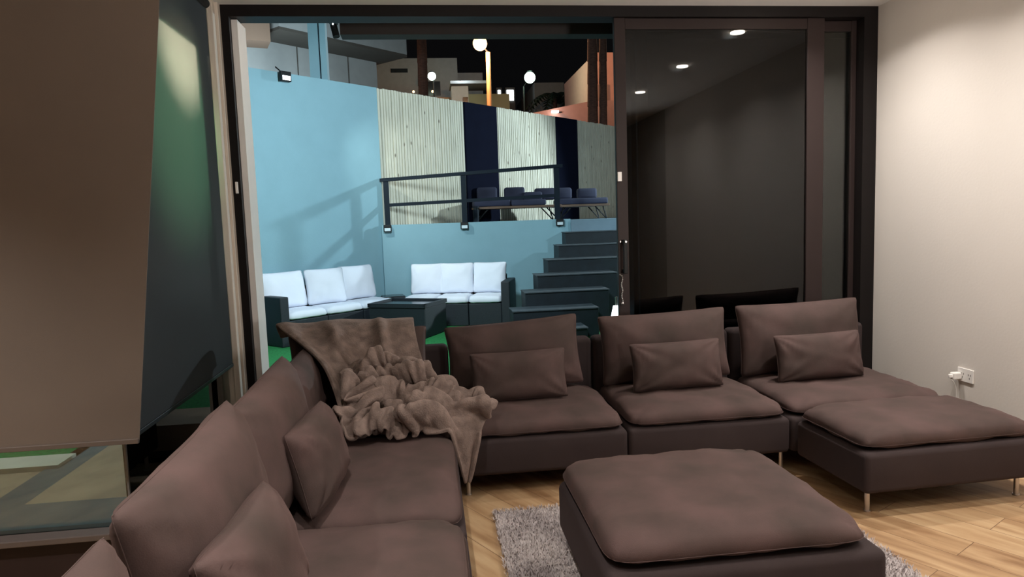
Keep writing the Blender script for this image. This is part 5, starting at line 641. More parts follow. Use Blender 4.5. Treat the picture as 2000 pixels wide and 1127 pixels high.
-22,0,0,0,1,-1,1,1,-1,0,1,0,0,0,1,0,0,-1,0,0,0,0,-1,0,1,-1,0,0,-1,0,0,1,1,1,1,0,0,-1,0,0,0,0,0,0,0,0,0,1,0,-1,0,-1,0,0,1,1,1,-1,-1,0,0,-1,1,0,-1,0,0,0,0,1,0,
-23,0,1,-1,0,1,0,0,0,1,0,0,0,1,0,1,0,-1,0,-1,0,0,0,0,0,1,0,-1,0,0,-1,0,1,2,0,1,0,0,0,-1,0,1,0,-1,0,0,1,0,-1,0,0,0,-1,1,0,1,0,0,-1,0,-1,1,0,-1,1,0,0,0,0,-1,0,
-24,1,0,1,0,0,0,1,0,0,1,0,1,-1,1,-1,0,1,-1,-1,0,0,1,0,0,0,0,0,0,-1,0,0,1,1,2,0,0,0,-1,0,0,0,0,0,1,0,-1,0,0,1,0,-1,-1,-1,1,2,0,0,0,-1,0,-1,0,0,0,0,0,0,0,1,-1,
-22,0,0,0,1,0,1,-1,1,1,-1,1,0,1,0,0,0,-1,0,0,0,0,0,0,1,-1,0,1,0,-1,0,0,0,1,1,2,0,0,0,-1,0,-1,0,1,-1,0,1,0,0,0,-1,0,0,0,0,1,1,0,-1,0,-1,0,0,1,-1,0,0,0,0,0,0,
-21,0,1,0,0,1,-1,1,1,-1,1,1,0,0,0,0,0,-1,0,0,0,0,0,1,0,1,0,-1,0,0,0,0,0,0,2,1,1,0,0,0,-1,0,0,-1,1,0,0,0,1,-1,0,0,-1,0,0,1,1,0,-1,0,0,0,0,-1,1,0,-1,1,0,-1,1,
-21,0,0,1,1,0,1,0,0,1,0,0,1,1,-1,0,0,0,0,0,0,0,1,0,0,0,0,1,-1,1,-1,-1,1,0,1,2,1,0,-1,0,-1,0,-1,1,0,0,0,0,0,1,0,-1,1,-1,1,1,1,-1,0,-1,-1,0,-1,1,0,-1,1,-1,1,0,0,
-22,3,0,0,0,0,0,1,0,1,1,1,0,0,1,0,-2,1,-1,1,0,1,0,0,0,0,1,-1,1,-1,0,0,0,2,1,1,1,1,0,-1,0,-1,1,0,-1,1,0,0,0,0,0,0,-1,1,0,0,1,1,-1,-1,0,0,0,-1,0,1,0,0,-1,0,-1,
-14,1,0,-1,-2,0,-1,0,0,1,2,1,1,1,0,0,0,-1,0,0,1,1,1,0,1,0,0,1,0,1,0,0,-1,0,1,2,2,0,1,1,0,0,0,0,0,0,1,0,1,-1,0,-2,-1,-1,0,1,0,1,0,0,0,-1,0,1,0,-1,-1,0,0,0,1,
-9,4,0,-1,-2,-3,0,0,2,0,1,1,1,0,1,0,-1,-2,2,1,2,0,1,1,0,0,0,1,1,1,1,0,-2,-1,1,2,1,2,0,1,1,0,0,0,0,0,0,2,0,0,-2,-1,-1,-3,-2,-1,1,1,0,-2,0,1,0,-1,-1,-1,-1,0,1,-1,-7,
1,1,2,-1,-1,-2,-1,1,1,1,0,-2,-1,1,1,0,0,0,-1,1,2,1,1,1,1,1,0,0,1,1,1,0,0,-2,-1,0,2,2,1,0,1,2,1,-1,-2,0,1,0,1,2,0,-1,-2,-1,-3,-1,-1,0,-1,-1,-2,-1,1,0,-1,-1,-1,0,1,1,5,
7,1,2,1,-1,-2,-1,1,2,2,-1,-2,-2,-3,0,2,2,0,-1,0,0,2,1,1,0,2,2,0,1,1,1,1,-1,-2,-2,-1,1,1,2,2,1,1,0,-1,-1,-1,0,2,1,1,1,0,0,-1,0,-2,-2,-1,0,-1,-2,-2,-1,0,-2,-1,-1,-2,-2,3,6,
9,7,1,1,0,1,0,-1,1,0,-1,-2,-4,-2,-3,1,2,3,-1,-1,-2,2,1,1,1,1,2,2,0,1,1,0,1,-1,-3,-3,-1,1,2,1,2,1,2,1,-1,-1,2,0,1,1,1,0,-1,0,0,0,0,-2,-1,0,-2,-1,-3,-2,0,-2,-1,-3,-2,-3,0,
35,-7,-1,-2,1,0,1,0,-1,-2,-1,-3,-2,-4,-4,-2,2,3,2,-3,1,-2,2,1,1,2,1,2,1,1,-1,2,1,1,-3,-2,-4,2,-1,3,0,4,3,3,1,0,-1,0,1,-1,1,-3,-2,-1,0,1,1,-1,0,-2,2,-2,-1,-1,-4,1,-4,0,-5,-4,-14,
55,-17,-7,1,-1,1,0,0,-3,-1,-4,1,-4,-3,-5,-5,0,2,4,3,-3,2,-1,0,1,1,4,2,3,-1,0,0,2,1,1,-4,0,-4,3,-2,3,0,4,4,5,0,1,-2,-2,1,-5,1,-6,-5,-1,0,1,3,-2,2,-1,2,1,-4,2,-7,3,-7,3,-6,4,
15,8,10,-1,2,-1,1,-2,-1,-4,1,-4,1,-5,-5,-6,-4,2,5,4,5,-2,1,0,1,3,2,5,0,0,0,-1,2,2,0,1,-3,1,-2,1,-1,0,2,6,1,5,-5,3,-3,-6,0,-8,-3,-6,-6,0,2,1,3,-2,4,3,0,4,-7,3,-11,5,-10,6,7,
-5,19,6,10,1,1,-1,0,-4,0,-3,1,-3,-1,-4,-6,-5,-1,3,7,4,4,0,3,2,2,4,1,3,0,-2,0,-1,1,2,0,1,-2,2,1,-2,-1,-2,2,8,-5,6,-8,-2,-4,-8,-2,-8,-6,-5,-4,2,4,0,2,-1,4,7,-1,4,-8,3,-12,3,-10,-13,
-6,8,10,7,6,3,0,-2,-1,-4,0,-1,1,-1,-2,-4,-5,-4,1,4,5,4,5,3,5,4,2,2,2,0,-1,-4,-1,0,1,1,-1,2,0,2,1,-6,-3,1,-1,5,-9,1,-8,-4,-3,-6,-4,-5,-8,-3,-1,3,4,-1,1,1,3,6,1,4,-6,-1,-8,2,2,
1,0,1,7,7,4,3,0,-2,-2,-4,-1,0,1,2,0,-4,-3,-3,0,3,4,5,6,5,5,2,1,1,2,-1,-4,-4,-1,2,-1,0,1,1,-2,-2,-3,-7,-4,1,-5,0,-7,-1,-4,-2,-1,-3,-5,-5,-6,0,3,4,2,-3,-1,1,3,5,4,1,-4,-1,-3,-4,
28,-17,-10,2,5,5,6,3,-3,-4,-3,-2,0,1,2,3,1,-3,-2,-2,1,2,4,4,5,4,2,0,-1,4,1,-2,-6,-4,1,2,-3,-1,-4,-6,-4,-3,-5,-7,-6,2,-2,-1,-1,0,0,-2,-1,-1,-4,-4,-3,2,5,3,1,-4,-4,0,1,5,3,1,0,2,8,
58,-35,-15,-7,1,2,8,4,-2,-4,-1,1,2,0,1,1,1,0,1,-2,2,1,2,0,-1,1,2,2,-2,1,7,0,-7,-10,-1,2,-2,-6,-7,-9,-4,0,0,-5,-6,1,4,2,3,-1,-4,-2,0,2,3,-4,-6,-1,4,7,2,-3,-5,-6,-5,4,3,2,4,1,0,
-11,18,-2,-12,-8,0,8,8,7,-2,5,1,-3,-2,3,1,0,2,4,0,-1,0,-1,0,-3,-1,1,6,-5,-10,6,8,-6,-14,-10,4,-1,-10,-6,0,-1,2,7,2,-4,-1,-1,3,2,-2,-4,0,4,4,3,-3,-8,-6,0,6,2,1,3,-8,-7,2,5,1,0,2,-4,
-32,14,12,-4,-9,-5,-4,10,10,-1,2,4,-5,-3,7,-1,3,2,4,6,3,0,0,0,3,-4,-5,0,0,-19,-7,12,8,-3,-19,-9,-3,-1,0,4,1,0,5,3,6,-3,-8,3,4,0,2,1,4,1,7,1,-7,-7,-6,1,-2,2,4,-4,-5,3,9,-1,-6,3,21,
-28,5,3,4,-3,-5,1,5,-2,-6,-3,-6,-2,5,7,2,15,2,-2,-1,-1,9,5,3,1,-11,2,-10,-1,-3,-21,-5,8,6,-4,-11,2,2,3,1,6,3,4,-5,7,0,-2,1,8,8,6,4,4,-2,-1,3,2,2,-15,-13,7,5,-9,8,-1,-12,-6,0,2,4,-8,
-19,-6,-2,12,0,-5,-7,-11,1,8,-10,-4,3,21,-7,4,0,-1,3,4,3,-1,1,-8,3,-7,-1,-6,-7,8,-1,-12,-8,-3,8,11,-4,6,4,4,5,-5,1,10,11,4,6,-14,4,12,-2,4,-6,2,12,3,9,-8,4,-4,-9,-3,-8,1,13,-6,-12,-2,3,0,-4,
-50,22,3,3,9,-3,-16,-12,-4,3,9,-9,17,7,6,-4,10,-6,-3,2,-5,1,-4,-5,-2,1,-12,-7,3,9,-8,0,2,-9,10,6,6,-1,14,-9,4,13,-11,15,9,11,5,-5,1,-2,-1,-4,3,0,1,0,0,1,-7,13,3,-10,-1,-12,9,-2,1,6,4,-16,-2,
-19,1,13,-12,-3,-1,-9,-20,-4,20,-9,21,-2,-1,3,6,5,-3,6,0,-15,1,-7,3,-3,-3,-10,12,-13,-10,3,16,-19,19,16,-9,-8,7,13,0,-1,19,-3,-9,8,11,6,17,-32,-2,-4,16,0,2,-16,12,-7,9,0,-9,-7,6,3,-9,3,8,-4,9,-8,12,0,
-4,-17,-2,6,-2,3,-1,-10,-5,-2,-2,-9,16,-4,6,15,0,11,-4,-9,6,-5,-8,4,-6,-5,8,-26,22,0,-6,-3,9,-7,-12,16,9,20,-8,25,-2,-2,15,-15,-14,7,17,-20,10,-22,0,-6,22,10,-6,-11,3,-4,18,-11,-8,-8,6,-5,6,9,-6,11,1,-17,-7,
50,-44,-10,-20,-11,14,18,8,-17,-11,26,-10,-12,-1,-7,13,3,-2,7,-2,-3,-6,1,-1,-8,24,-13,-11,-3,32,0,-15,13,-4,0,17,12,19,-7,-5,9,-3,-21,5,-17,-1,10,0,-11,-3,5,-13,-14,5,28,1,-6,-10,9,4,11,-2,-18,17,-7,7,3,-5,0,9,-12,
1,49,-10,-17,-16,-24,-1,29,6,-7,7,3,4,-2,-20,-13,-2,20,-7,8,-2,-17,12,3,-7,-5,17,2,-18,9,24,-4,-7,8,0,2,28,-9,8,-12,-6,-11,15,-16,-2,-12,-1,8,-7,1,9,-1,-9,-20,-6,22,7,-4,-25,18,-7,12,3,21,-1,-10,5,-3,1,-2,8,
16,-10,21,2,5,-4,-19,2,-3,18,-19,22,-23,9,19,-13,-22,-2,8,1,19,-7,-5,-13,15,-16,14,25,-1,-11,3,-5,-3,11,24,-30,-3,-4,23,3,-8,-8,1,18,5,-42,-25,-1,12,6,-12,1,-11,22,-19,-14,-4,19,-7,-4,14,-9,13,8,2,11,17,-5,5,-12,-17,
36,-5,-4,3,3,-3,-1,-12,3,3,0,6,-1,4,20,1,-16,-16,-1,-7,6,23,-22,5,-23,27,-30,2,33,-17,19,16,-1,-5,-16,27,-18,-24,3,12,-17,-7,10,4,-14,-4,-31,12,-9,6,-1,3,-7,-13,9,-5,1,13,-2,10,-11,12,11,-31,4,3,21,-9,22,11,4,
42,-12,-2,0,-5,0,10,-16,-1,5,13,-3,2,2,1,17,7,-15,4,-10,-1,-16,31,-40,21,-37,20,16,-30,21,-19,27,16,-7,-12,-16,15,-2,-49,17,23,-6,-47,-1,12,8,-5,0,11,-14,0,-2,3,-9,-3,-6,4,5,25,-31,27,-15,3,10,-24,2,3,1,10,15,39,
14,17,-15,3,0,1,1,0,0,-31,16,17,12,-37,9,17,21,-1,-21,19,-34,35,-2,13,-21,-7,-21,3,30,-35,-17,-5,22,23,1,-15,-31,15,2,-37,1,16,0,-7,-6,-5,13,-11,9,-10,4,0,-7,2,-3,16,-5,-22,12,21,-25,34,-24,2,8,-20,10,-5,4,-4,10,
-35,13,13,11,-3,-3,-12,20,-1,-3,-20,1,18,5,-11,-5,17,26,-8,3,-5,-17,5,17,-17,4,-12,-3,9,6,-13,-17,-26,-3,16,-5,12,-13,5,1,-4,-10,7,-1,-6,6,9,-18,2,9,-5,4,1,-6,17,-13,24,-14,-14,10,14,-25,35,2,4,-18,-5,7,4,-14,-31,
-17,7,-19,9,7,-5,1,-20,6,9,14,-21,5,20,-14,-2,-8,11,17,-1,14,-32,-18,13,2,8,6,-14,-12,13,0,-11,-1,2,-6,3,4,-10,-11,14,-10,0,-1,-3,19,-2,4,-4,9,6,1,-8,15,2,-12,15,-16,20,-1,-13,-5,5,-17,12,4,14,-29,32,-20,27,-10,
1,-34,15,-19,10,9,2,-13,-6,23,-23,15,-18,12,-1,-10,2,-1,2,4,-1,3,-12,-5,7,7,12,-7,-27,-3,30,-11,-2,3,-5,-5,0,0,6,-10,4,-9,22,-1,-5,28,-20,7,-8,25,-5,10,9,12,-1,-11,-7,-1,1,0,0,0,-2,-12,1,21,-11,-7,-8,14,11,
-7,-10,-19,17,-12,7,6,3,-11,-4,-5,-3,-1,2,11,-14,3,-6,1,-16,10,19,11,-25,10,-9,4,6,-1,-13,-12,22,-15,7,-10,22,-22,12,2,-6,12,-1,0,10,3,3,17,1,-14,1,18,-3,7,1,5,-4,9,-3,-13,-3,0,0,0,1,-1,-7,5,-8,12,-17,31,
-27,24,-11,-13,7,-7,17,9,4,-32,4,-12,4,-3,-7,20,-11,-16,-4,7,4,-13,-2,16,7,-9,3,-11,8,3,9,-13,9,-11,17,-12,17,-22,9,-1,15,21,-18,-3,12,-1,8,8,21,-20,16,3,-9,2,-2,2,8,-9,4,8,-11,-2,0,6,4,-10,-7,-5,-4,-10,-27,
23,-36,21,-10,-9,10,-21,21,10,3,-18,-18,-5,1,-2,8,-9,1,-19,-6,17,13,-24,16,-12,8,0,19,-22,-5,9,16,3,-23,-5,8,14,-2,-5,23,-6,24,8,-12,-16,26,8,4,-18,17,-21,29,-2,-6,-3,4,-12,13,2,-15,2,-10,16,1,-13,2,19,-11,-17,5,-1,
-11,36,-22,16,1,-7,-6,-2,-2,20,3,-3,-20,-25,2,0,-2,-2,28,-23,-26,13,8,-12,21,19,-13,1,2,-13,-14,3,18,7,20,-12,1,29,-10,-4,14,-12,9,10,-14,-1,-3,10,-2,-19,39,-9,-4,5,-13,-3,-2,3,-5,4,-7,0,-13,9,7,-14,1,4,18,-16,-9,
51,-32,22,-14,10,-10,-1,-4,-4,5,1,-3,21,-12,-26,-16,20,3,6,19,-21,-16,32,-16,10,1,-6,-4,6,3,-10,9,-17,31,-18,32,-13,-10,5,12,-19,-2,10,-2,-2,-14,18,-1,-7,3,-8,8,2,-12,2,7,-1,-6,-2,-12,7,8,-9,-10,-14,19,-23,13,6,9,-6,
45,-1,-15,-3,3,3,0,-5,10,-19,13,-6,0,16,-5,-16,-10,17,0,13,0,-15,10,-6,-1,0,-3,1,6,11,3,-7,-5,2,-13,-8,14,14,-7,5,-5,-19,5,5,16,-37,3,25,-1,-6,-18,1,11,-5,3,5,7,-13,3,5,-3,2,-4,-13,13,-7,11,-16,-1,-16,25,
12,22,-1,1,-15,1,1,2,2,4,-6,15,-27,3,15,6,9,1,1,-31,37,-4,-8,4,9,-20,2,-2,-2,22,-2,-4,12,-30,4,-13,1,2,15,-12,2,-6,6,2,0,-8,-27,10,22,-4,-22,-24,11,10,8,-15,11,14,-14,-8,6,10,1,13,-9,20,-7,10,-20,-2,-13,
-24,17,-9,8,11,4,10,-5,2,2,9,-11,7,-8,11,24,-16,-2,-4,-2,7,21,-14,-4,-4,-9,25,-22,17,-23,25,-10,-10,-1,-4,26,-13,-39,9,-18,10,-7,2,-9,13,19,-29,-13,26,5,-9,-6,-7,2,1,-1,-2,16,14,-7,-10,-3,16,-8,18,-4,15,-18,15,15,-22,
-35,-4,23,-1,3,9,-1,-10,3,1,3,7,15,1,-3,4,11,-13,-3,7,-27,19,8,21,-14,16,-10,8,-8,-1,-24,10,13,-10,-5,-36,10,8,-26,6,-3,1,-17,16,-26,31,17,-21,-2,11,8,0,-3,-2,-1,-1,-5,-20,22,17,-11,-8,6,16,-15,-8,15,6,-17,17,23,
-53,26,12,-6,-8,13,-3,8,-14,-1,-10,21,-16,3,7,4,-1,17,-16,0,7,-11,6,-11,7,-9,13,-7,20,-14,11,-28,25,0,-18,15,-32,2,10,18,-14,-1,11,-32,15,-27,39,-2,-7,2,5,1,1,7,-4,10,-14,-2,-19,11,9,-6,13,2,16,-5,-28,10,14,-26,7,
-25,-3,-3,6,-6,-11,2,14,-6,4,-7,5,9,-7,12,-32,14,-5,1,11,-14,1,-5,9,1,2,-5,4,3,10,-12,-4,-12,17,8,-13,27,17,-16,-41,-2,34,-11,-6,-16,19,-26,39,-18,20,6,-2,-9,7,-1,-4,2,-10,-2,-11,14,8,-7,-2,-3,5,4,4,-4,13,-17,
-12,-32,13,13,1,-7,1,0,12,-20,-3,5,19,-19,-5,20,-18,-4,-5,11,-5,-14,15,-10,2,16,-19,20,-31,16,-2,-1,-20,-1,28,7,-19,4,10,9,13,-25,11,13,-16,-12,16,-16,31,-24,23,11,-7,-13,11,-8,1,-7,-3,4,3,5,-9,-9,17,20,17,9,-8,11,14,
40,-33,-21,19,3,-8,-6,0,-1,10,-10,-19,3,5,-1,0,-2,-19,8,7,2,-12,-6,25,-8,-18,28,-28,15,-19,25,3,-14,-11,-1,14,6,-15,11,-2,-9,15,-25,38,21,-20,-11,8,-1,10,-10,16,5,-6,-9,1,19,1,-10,-2,0,-5,-10,-1,-5,-4,13,5,5,23,11,
39,1,-23,-21,23,1,-11,-18,10,22,10,-12,-9,-3,-32,-17,11,4,-3,1,-3,-2,-13,9,1,8,8,11,-19,17,-26,-2,32,-3,-20,-16,17,19,-21,3,-6,-4,18,4,25,34,-27,-18,10,-10,14,-12,12,14,-2,2,-21,4,7,9,-13,1,-8,4,-9,-2,-8,-6,23,-25,23,
34,12,-8,-13,-17,4,8,-7,-7,7,4,11,-20,18,-3,-22,-21,24,-6,0,15,-14,-13,4,17,-6,-8,26,0,-18,-1,1,-9,23,1,-21,6,-10,22,-7,15,5,-9,-16,0,9,13,16,-36,36,-19,9,9,-10,0,-4,-1,2,-2,1,0,3,-1,6,-6,-6,-4,-10,-13,-1,-14,
8,5,-2,10,-7,-1,18,-3,-3,-11,7,-19,6,14,3,-1,-22,-19,21,-1,18,26,-31,-10,-9,34,-8,-17,12,3,-7,7,-19,4,11,-5,-13,16,-5,28,-9,4,8,-9,-2,-6,1,-1,-3,-1,7,-3,4,-1,4,-2,1,-5,3,-16,10,-7,13,2,-5,5,-11,0,-4,8,-17,
2,7,2,0,-5,0,1,6,1,-12,4,3,7,-21,16,5,5,-20,-12,12,5,-11,-7,-7,-14,2,18,-5,-4,31,12,1,11,-12,3,16,-20,6,-7,7,29,-7,-8,2,-20,-4,37,-26,-17,-6,20,2,-4,7,0,0,-4,-2,-12,13,-7,11,5,-6,11,-12,8,-15,-1,-29,2,
-30,8,12,8,4,7,-21,9,3,-4,6,3,4,3,-15,18,8,10,-37,-11,6,11,2,-36,9,7,-6,27,1,-11,37,8,-13,0,-6,3,6,-12,16,-8,-2,15,3,-11,-5,6,-9,8,-7,-17,2,0,-9,5,-10,12,-1,8,0,11,4,3,1,-3,0,6,-13,-4,-5,-3,-24,
-22,-2,2,-7,2,9,16,-9,8,4,-5,-7,6,12,2,-24,-2,24,11,-28,-10,25,13,-22,-10,-7,9,0,25,-7,-22,26,17,-3,-5,-3,4,13,2,-8,-36,3,22,-7,14,-27,1,7,16,-19,-21,-10,12,-7,14,-11,2,2,22,-8,-2,14,-2,-19,1,10,5,4,-17,3,14,
-28,-2,-3,6,0,-8,9,0,2,14,-9,17,-25,-1,17,5,-10,-1,-1,17,-17,0,30,20,-18,-28,6,-6,-5,1,15,-30,4,26,14,3,-30,-10,3,7,1,-6,-10,5,2,17,-29,6,-1,7,-10,6,-4,12,-1,8,0,-9,-3,4,16,-10,9,13,-25,-12,-4,1,11,17,-6,
-27,2,8,-18,-2,8,-13,18,-6,-18,7,16,6,-12,-13,24,4,-1,-5,-11,18,-25,18,21,-5,11,-16,-18,-1,24,-32,16,-17,-8,-2,14,15,1,-8,-1,7,-8,-2,16,-5,-11,13,-17,24,-9,-4,-4,3,-7,11,-6,4,16,-4,-10,-3,4,-4,2,18,-23,1,-1,-2,-3,13,
19,-22,7,-4,7,-18,-1,-11,4,-4,-11,-11,4,25,-9,-16,37,-11,16,8,-33,14,-36,12,37,-2,-36,18,-15,7,4,-21,17,-9,6,4,9,-7,1,-4,7,0,-3,2,-9,-2,3,6,4,19,1,-16,-18,-2,2,12,-2,-5,11,15,-6,-15,7,1,-9,11,-7,-1,-2,-9,18,
2,18,-22,7,1,7,-11,-4,-1,-3,-4,-18,3,1,20,-6,-8,-9,23,2,13,-28,-6,19,-36,-4,38,-26,21,-27,-5,9,6,-4,10,-10,5,-1,5,-3,2,7,-7,-4,6,7,-8,14,-14,18,6,8,-3,-22,-18,7,4,-7,7,-1,3,14,-13,-1,5,-7,8,4,-3,-1,-14,
13,3,-4,-2,-3,-8,9,0,-9,5,16,-2,-17,-15,0,27,-25,3,-11,7,0,-1,2,-16,31,-22,-9,20,-17,6,-9,-1,-2,1,11,-15,14,5,0,-16,11,7,1,10,-2,-18,-1,2,1,-9,-1,4,9,12,-10,-16,20,4,-8,-5,14,-14,7,-9,-2,12,-7,9,5,7,-8,
22,-22,18,-4,-11,3,5,-4,5,-5,2,17,5,-2,-9,-15,18,-3,-24,-12,20,22,-5,-4,-28,19,-21,-15,8,0,35,-13,2,-7,-18,13,-9,12,-6,7,-8,0,23,-2,9,-1,-14,-10,5,-18,-6,-1,6,27,6,-8,-15,28,-3,-14,-7,-1,-13,14,-7,-5,7,1,3,1,4,
9,-3,-17,11,9,1,11,2,-7,5,-3,-2,8,-10,6,8,1,0,3,-15,-22,11,25,-14,3,12,-2,-13,-24,-2,24,13,-11,-10,8,-8,-5,3,17,4,-5,-10,-4,5,5,12,-8,5,-5,0,-2,-10,-7,-29,18,14,5,-8,4,8,-13,-12,-4,-1,8,-7,-5,5,-1,7,1,
-7,17,-4,-14,0,22,-2,1,0,8,-7,6,-9,15,-10,5,-11,11,15,9,-4,-27,6,9,-1,-17,19,5,1,-20,-2,10,4,3,-7,23,-12,18,-12,-2,4,3,-28,-10,8,15,-4,2,-3,6,-2,-3,-9,-20,-18,-5,-2,-1,4,-3,9,7,-8,-8,7,1,4,-2,3,0,0,
-7,10,7,11,-4,-8,-3,2,10,-8,14,-9,14,-13,3,-6,9,10,10,-5,-12,6,-11,0,9,-5,-4,-13,11,3,-14,19,5,9,-12,9,9,-8,4,3,-11,17,-7,-26,-7,10,11,-3,0,0,0,-3,-14,1,-14,-13,-9,-10,-2,7,-8,7,8,-6,-2,5,-2,1,3,2,-1,
-24,6,18,-6,23,-17,-4,-1,16,24,-14,-1,-10,-2,15,5,-7,7,10,7,-4,-15,-9,6,9,3,-10,-7,-10,28,-10,1,-2,10,5,-12,28,-16,-22,18,-16,6,11,-13,-12,0,8,-20,1,-3,2,-3,-2,3,-4,-7,-10,-8,-6,-4,4,-2,4,4,-6,3,3,2,3,-1,1,
-49,17,12,3,0,1,7,-7,-2,16,1,15,-7,-8,-1,11,8,-5,11,8,2,-8,0,7,-14,18,-12,4,-7,3,15,-36,9,14,9,-28,-6,0,16,-9,-7,-21,17,7,-23,-8,7,5,-15,0,0,0,0,6,0,-1,-4,-4,-5,0,-2,-1,0,2,2,2,2,0,0,1,-1,
-33,-4,-3,23,-22,11,-17,13,6,-26,25,17,12,19,-23,-5,11,-16,-1,11,16,0,-4,-21,20,-5,15,-1,-4,-15,-3,15,-30,0,14,-10,-2,-8,-10,-9,21,-7,-21,12,27,-16,-9,6,-5,10,-13,1,1,5,32,-34,-2,0,-2,-2,2,-1,0,1,2,0,-1,0,0,0,1,
6,-24,-3,-5,-2,6,2,-2,-9,4,-10,-11,23,20,19,-33,6,-14,-7,-2,16,11,-6,15,-33,1,25,15,3,-3,-38,-12,26,-22,0,12,-2,3,9,-11,-4,3,-5,-3,7,-1,6,-26,4,3,3,11,-7,29,7,-36,2,-3,-1,0,0,0,-1,0,0,0,1,0,0,0,-1,
6,10,7,-21,-1,-9,6,0,-16,-6,-14,0,3,-2,15,25,-18,-1,-32,-9,15,4,31,-5,-6,12,-23,-7,26,-27,13,24,-25,18,-35,8,5,-2,10,4,0,-9,-12,8,-4,0,-4,10,0,-2,4,-1,26,1,-90,57,-4,-1,-3,0,-1,0,0,1,0,0,0,0,0,0,0,
-16,10,22,9,2,-7,-1,-1,-8,-21,-5,-15,-10,3,6,3,6,11,-8,-16,3,28,-33,13,15,-10,-6,11,-25,5,3,8,20,-9,-3,-6,-3,-2,-2,8,0,-16,8,8,-7,-3,15,9,-7,-13,-5,16,16,0,-32,-1,-2,-5,-1,-2,1,0,0,0,0,0,0,0,0,0,-1,
-10,-7,1,17,27,-4,-8,1,11,4,-1,-13,-25,-20,-4,19,-20,10,30,-26,-10,4,8,-17,-2,6,26,-13,3,-3,-9,-3,4,-7,-2,21,-28,11,2,11,-3,0,3,-13,3,0,-4,-3,21,-10,22,0,0,0,-14,-9,-6,-5,-4,0,-1,0,0,0,0,0,0,0,0,0,0,
30,-30,-23,18,23,21,-8,6,3,2,-11,5,-7,-6,-21,-23,25,-30,17,-1,-19,2,20,-10,5,-13,10,15,-2,5,-11,-16,25,-12,2,-7,13,-24,11,-5,11,-3,-1,3,-8,3,0,28,-30,16,2,0,0,0,-2,-7,-10,-8,-2,0,1,0,0,0,0,0,0,0,0,0,1]
def blanket():
    nu, nv, lo = SHEET; n = (nu+1)*(nv+1); q = []
    for steps in (SHEET_X, SHEET_Y, SHEET_Z):
        a = []
        for i in range(n):
            r, c = divmod(i, nu+1)
            ref = 0 if i == 0 else a[i-1] if r == 0 else a[i-nu-1] if c == 0 else a[i-1]+a[i-nu-1]-a[i-nu-2]
            a.append(steps[i]+ref)
        q.append(a)
    org = Vector((-.3, 3.9, .44)); V = [Vector([lo[k]+q[k][i]/1000 for k in range(3)])-org for i in range(n)]
    F = [(j*(nu+1)+i, j*(nu+1)+i+1, (j+1)*(nu+1)+i+1, (j+1)*(nu+1)+i) for j in range(nv) for i in range(nu)]
    me = bpy.data.meshes.new('throw_blanket'); me.from_pydata(V, [], F); o = link('throw_blanket', me, BLAN, None, True); o.location = org
    so = o.modifiers.new('thickness', 'SOLIDIFY'); so.thickness = .018; so.offset = 0
    su = o.modifiers.new('soft', 'SUBSURF'); su.levels = su.render_levels = 1
    return tag(o, 'rumpled taupe plush blanket over the corner cushions and seats, one end hanging down', 'blanket')
BL = blanket()

# ---------------------------------------------------------------- rug
t = thing('shag_rug', (1.11, 2.45, 0), 'grey shag rug with faint squares lying under the ottoman', 'rug')
box('rug_backing', (-.835,-.95,.002), (.83,.985,.012), RUG, t, bev=.003)
rnd = random.Random(5); V, F = [], []
for k in range(52000):
    x = rnd.uniform(-.845,.84); y = rnd.uniform(-.96,.995)
    if -.44 < x < .40 and -.30 < y < .50: continue
    a = rnd.uniform(0, 6.28)+2*noise.noise(Vector((x*3,y*3,0))); hgt = rnd.uniform(.012,.024); ln = rnd.uniform(.006,.022); wd = .0022
    dx, dy = math.cos(a), math.sin(a); n0 = len(V)
    V += [(x-dy*wd, y+dx*wd, .010), (x+dy*wd, y-dx*wd, .010), (x+dx*ln*.5+dy*wd*.8, y+dy*ln*.5-dx*wd*.8, .010+hgt*.7), (x+dx*ln*.5-dy*wd*.8, y+dy*ln*.5+dx*wd*.8, .010+hgt*.7), (x+dx*ln, y+dy*ln, .010+hgt)]
    F += [(n0, n0+1, n0+2, n0+3), (n0+3, n0+2, n0+4)]
me = bpy.data.meshes.new('pile'); me.from_pydata(V, [], F); o = link('pile', me, RUG, t); o['kind'] = 'stuff'

# ---------------------------------------------------------------- terrace outside
G0 = .20; T1 = 1.50
CA, CB = Vector((-.60, 9.60)), Vector((-3.62, 6.75))   # blue boundary wall line
FA, FB = Vector((-.60, 9.68)), Vector((8.5, 18.34))    # fence line
struct(box('floor_turf', (-6, 5.3, -.1), (6.5, 10.3, G0), TURF)); bpy.data.objects['floor_turf']['kind'] = 'structure'
bm = bmesh.new(); bx(bm, (-9,4.30,-.1), (-2.16,5.3,G0)); struct(obj('floor_turf_side', bm, TURF))
bm = bmesh.new(); bx(bm, (-9,4.09,-.1), (-2.16,4.30,G0+.02)); struct(obj('trim_7', bm, CURB))
struct(box('floor_deck', (-9,3.56,-.1), (-2.23,4.09,G0-.01), BEIGE))
bm = bmesh.new(); bx(bm, (-9,3.12,-.1), (-1.42,3.56,G0)); bx(bm, (-2.23,3.56,-.1), (-2.05,5.3,G0)); struct(obj('floor_tile', bm, TILE))
bm = bmesh.new(); bx(bm, (-2.05,3.56,-.1), (-1.42,4.86,G0)); bx(bm, (-2.05,4.86,-.1), (3.4,5.3,G0)); struct(obj('floor_stone', bm, BEIGE))
bm = bmesh.new(); wallseg(bm, CA, CB, .2, -.1, 3.36, -1); o = obj('wall_boundary', bm, BLUEW); struct(o)
bm = bmesh.new(); bx(bm, (-.62,9.5,0), (1.99,9.68,1.515)); struct(obj('wall_retaining', bm, BLUEW))
bm = bmesh.new(); prism(bm, [(-.6,9.66), (1.99,9.66), (1.99,9.45), (9.5,9.45), (9.5,19), (8.5,18.6)], 0, T1); struct(obj('floor_upper_terrace', bm, TERR))
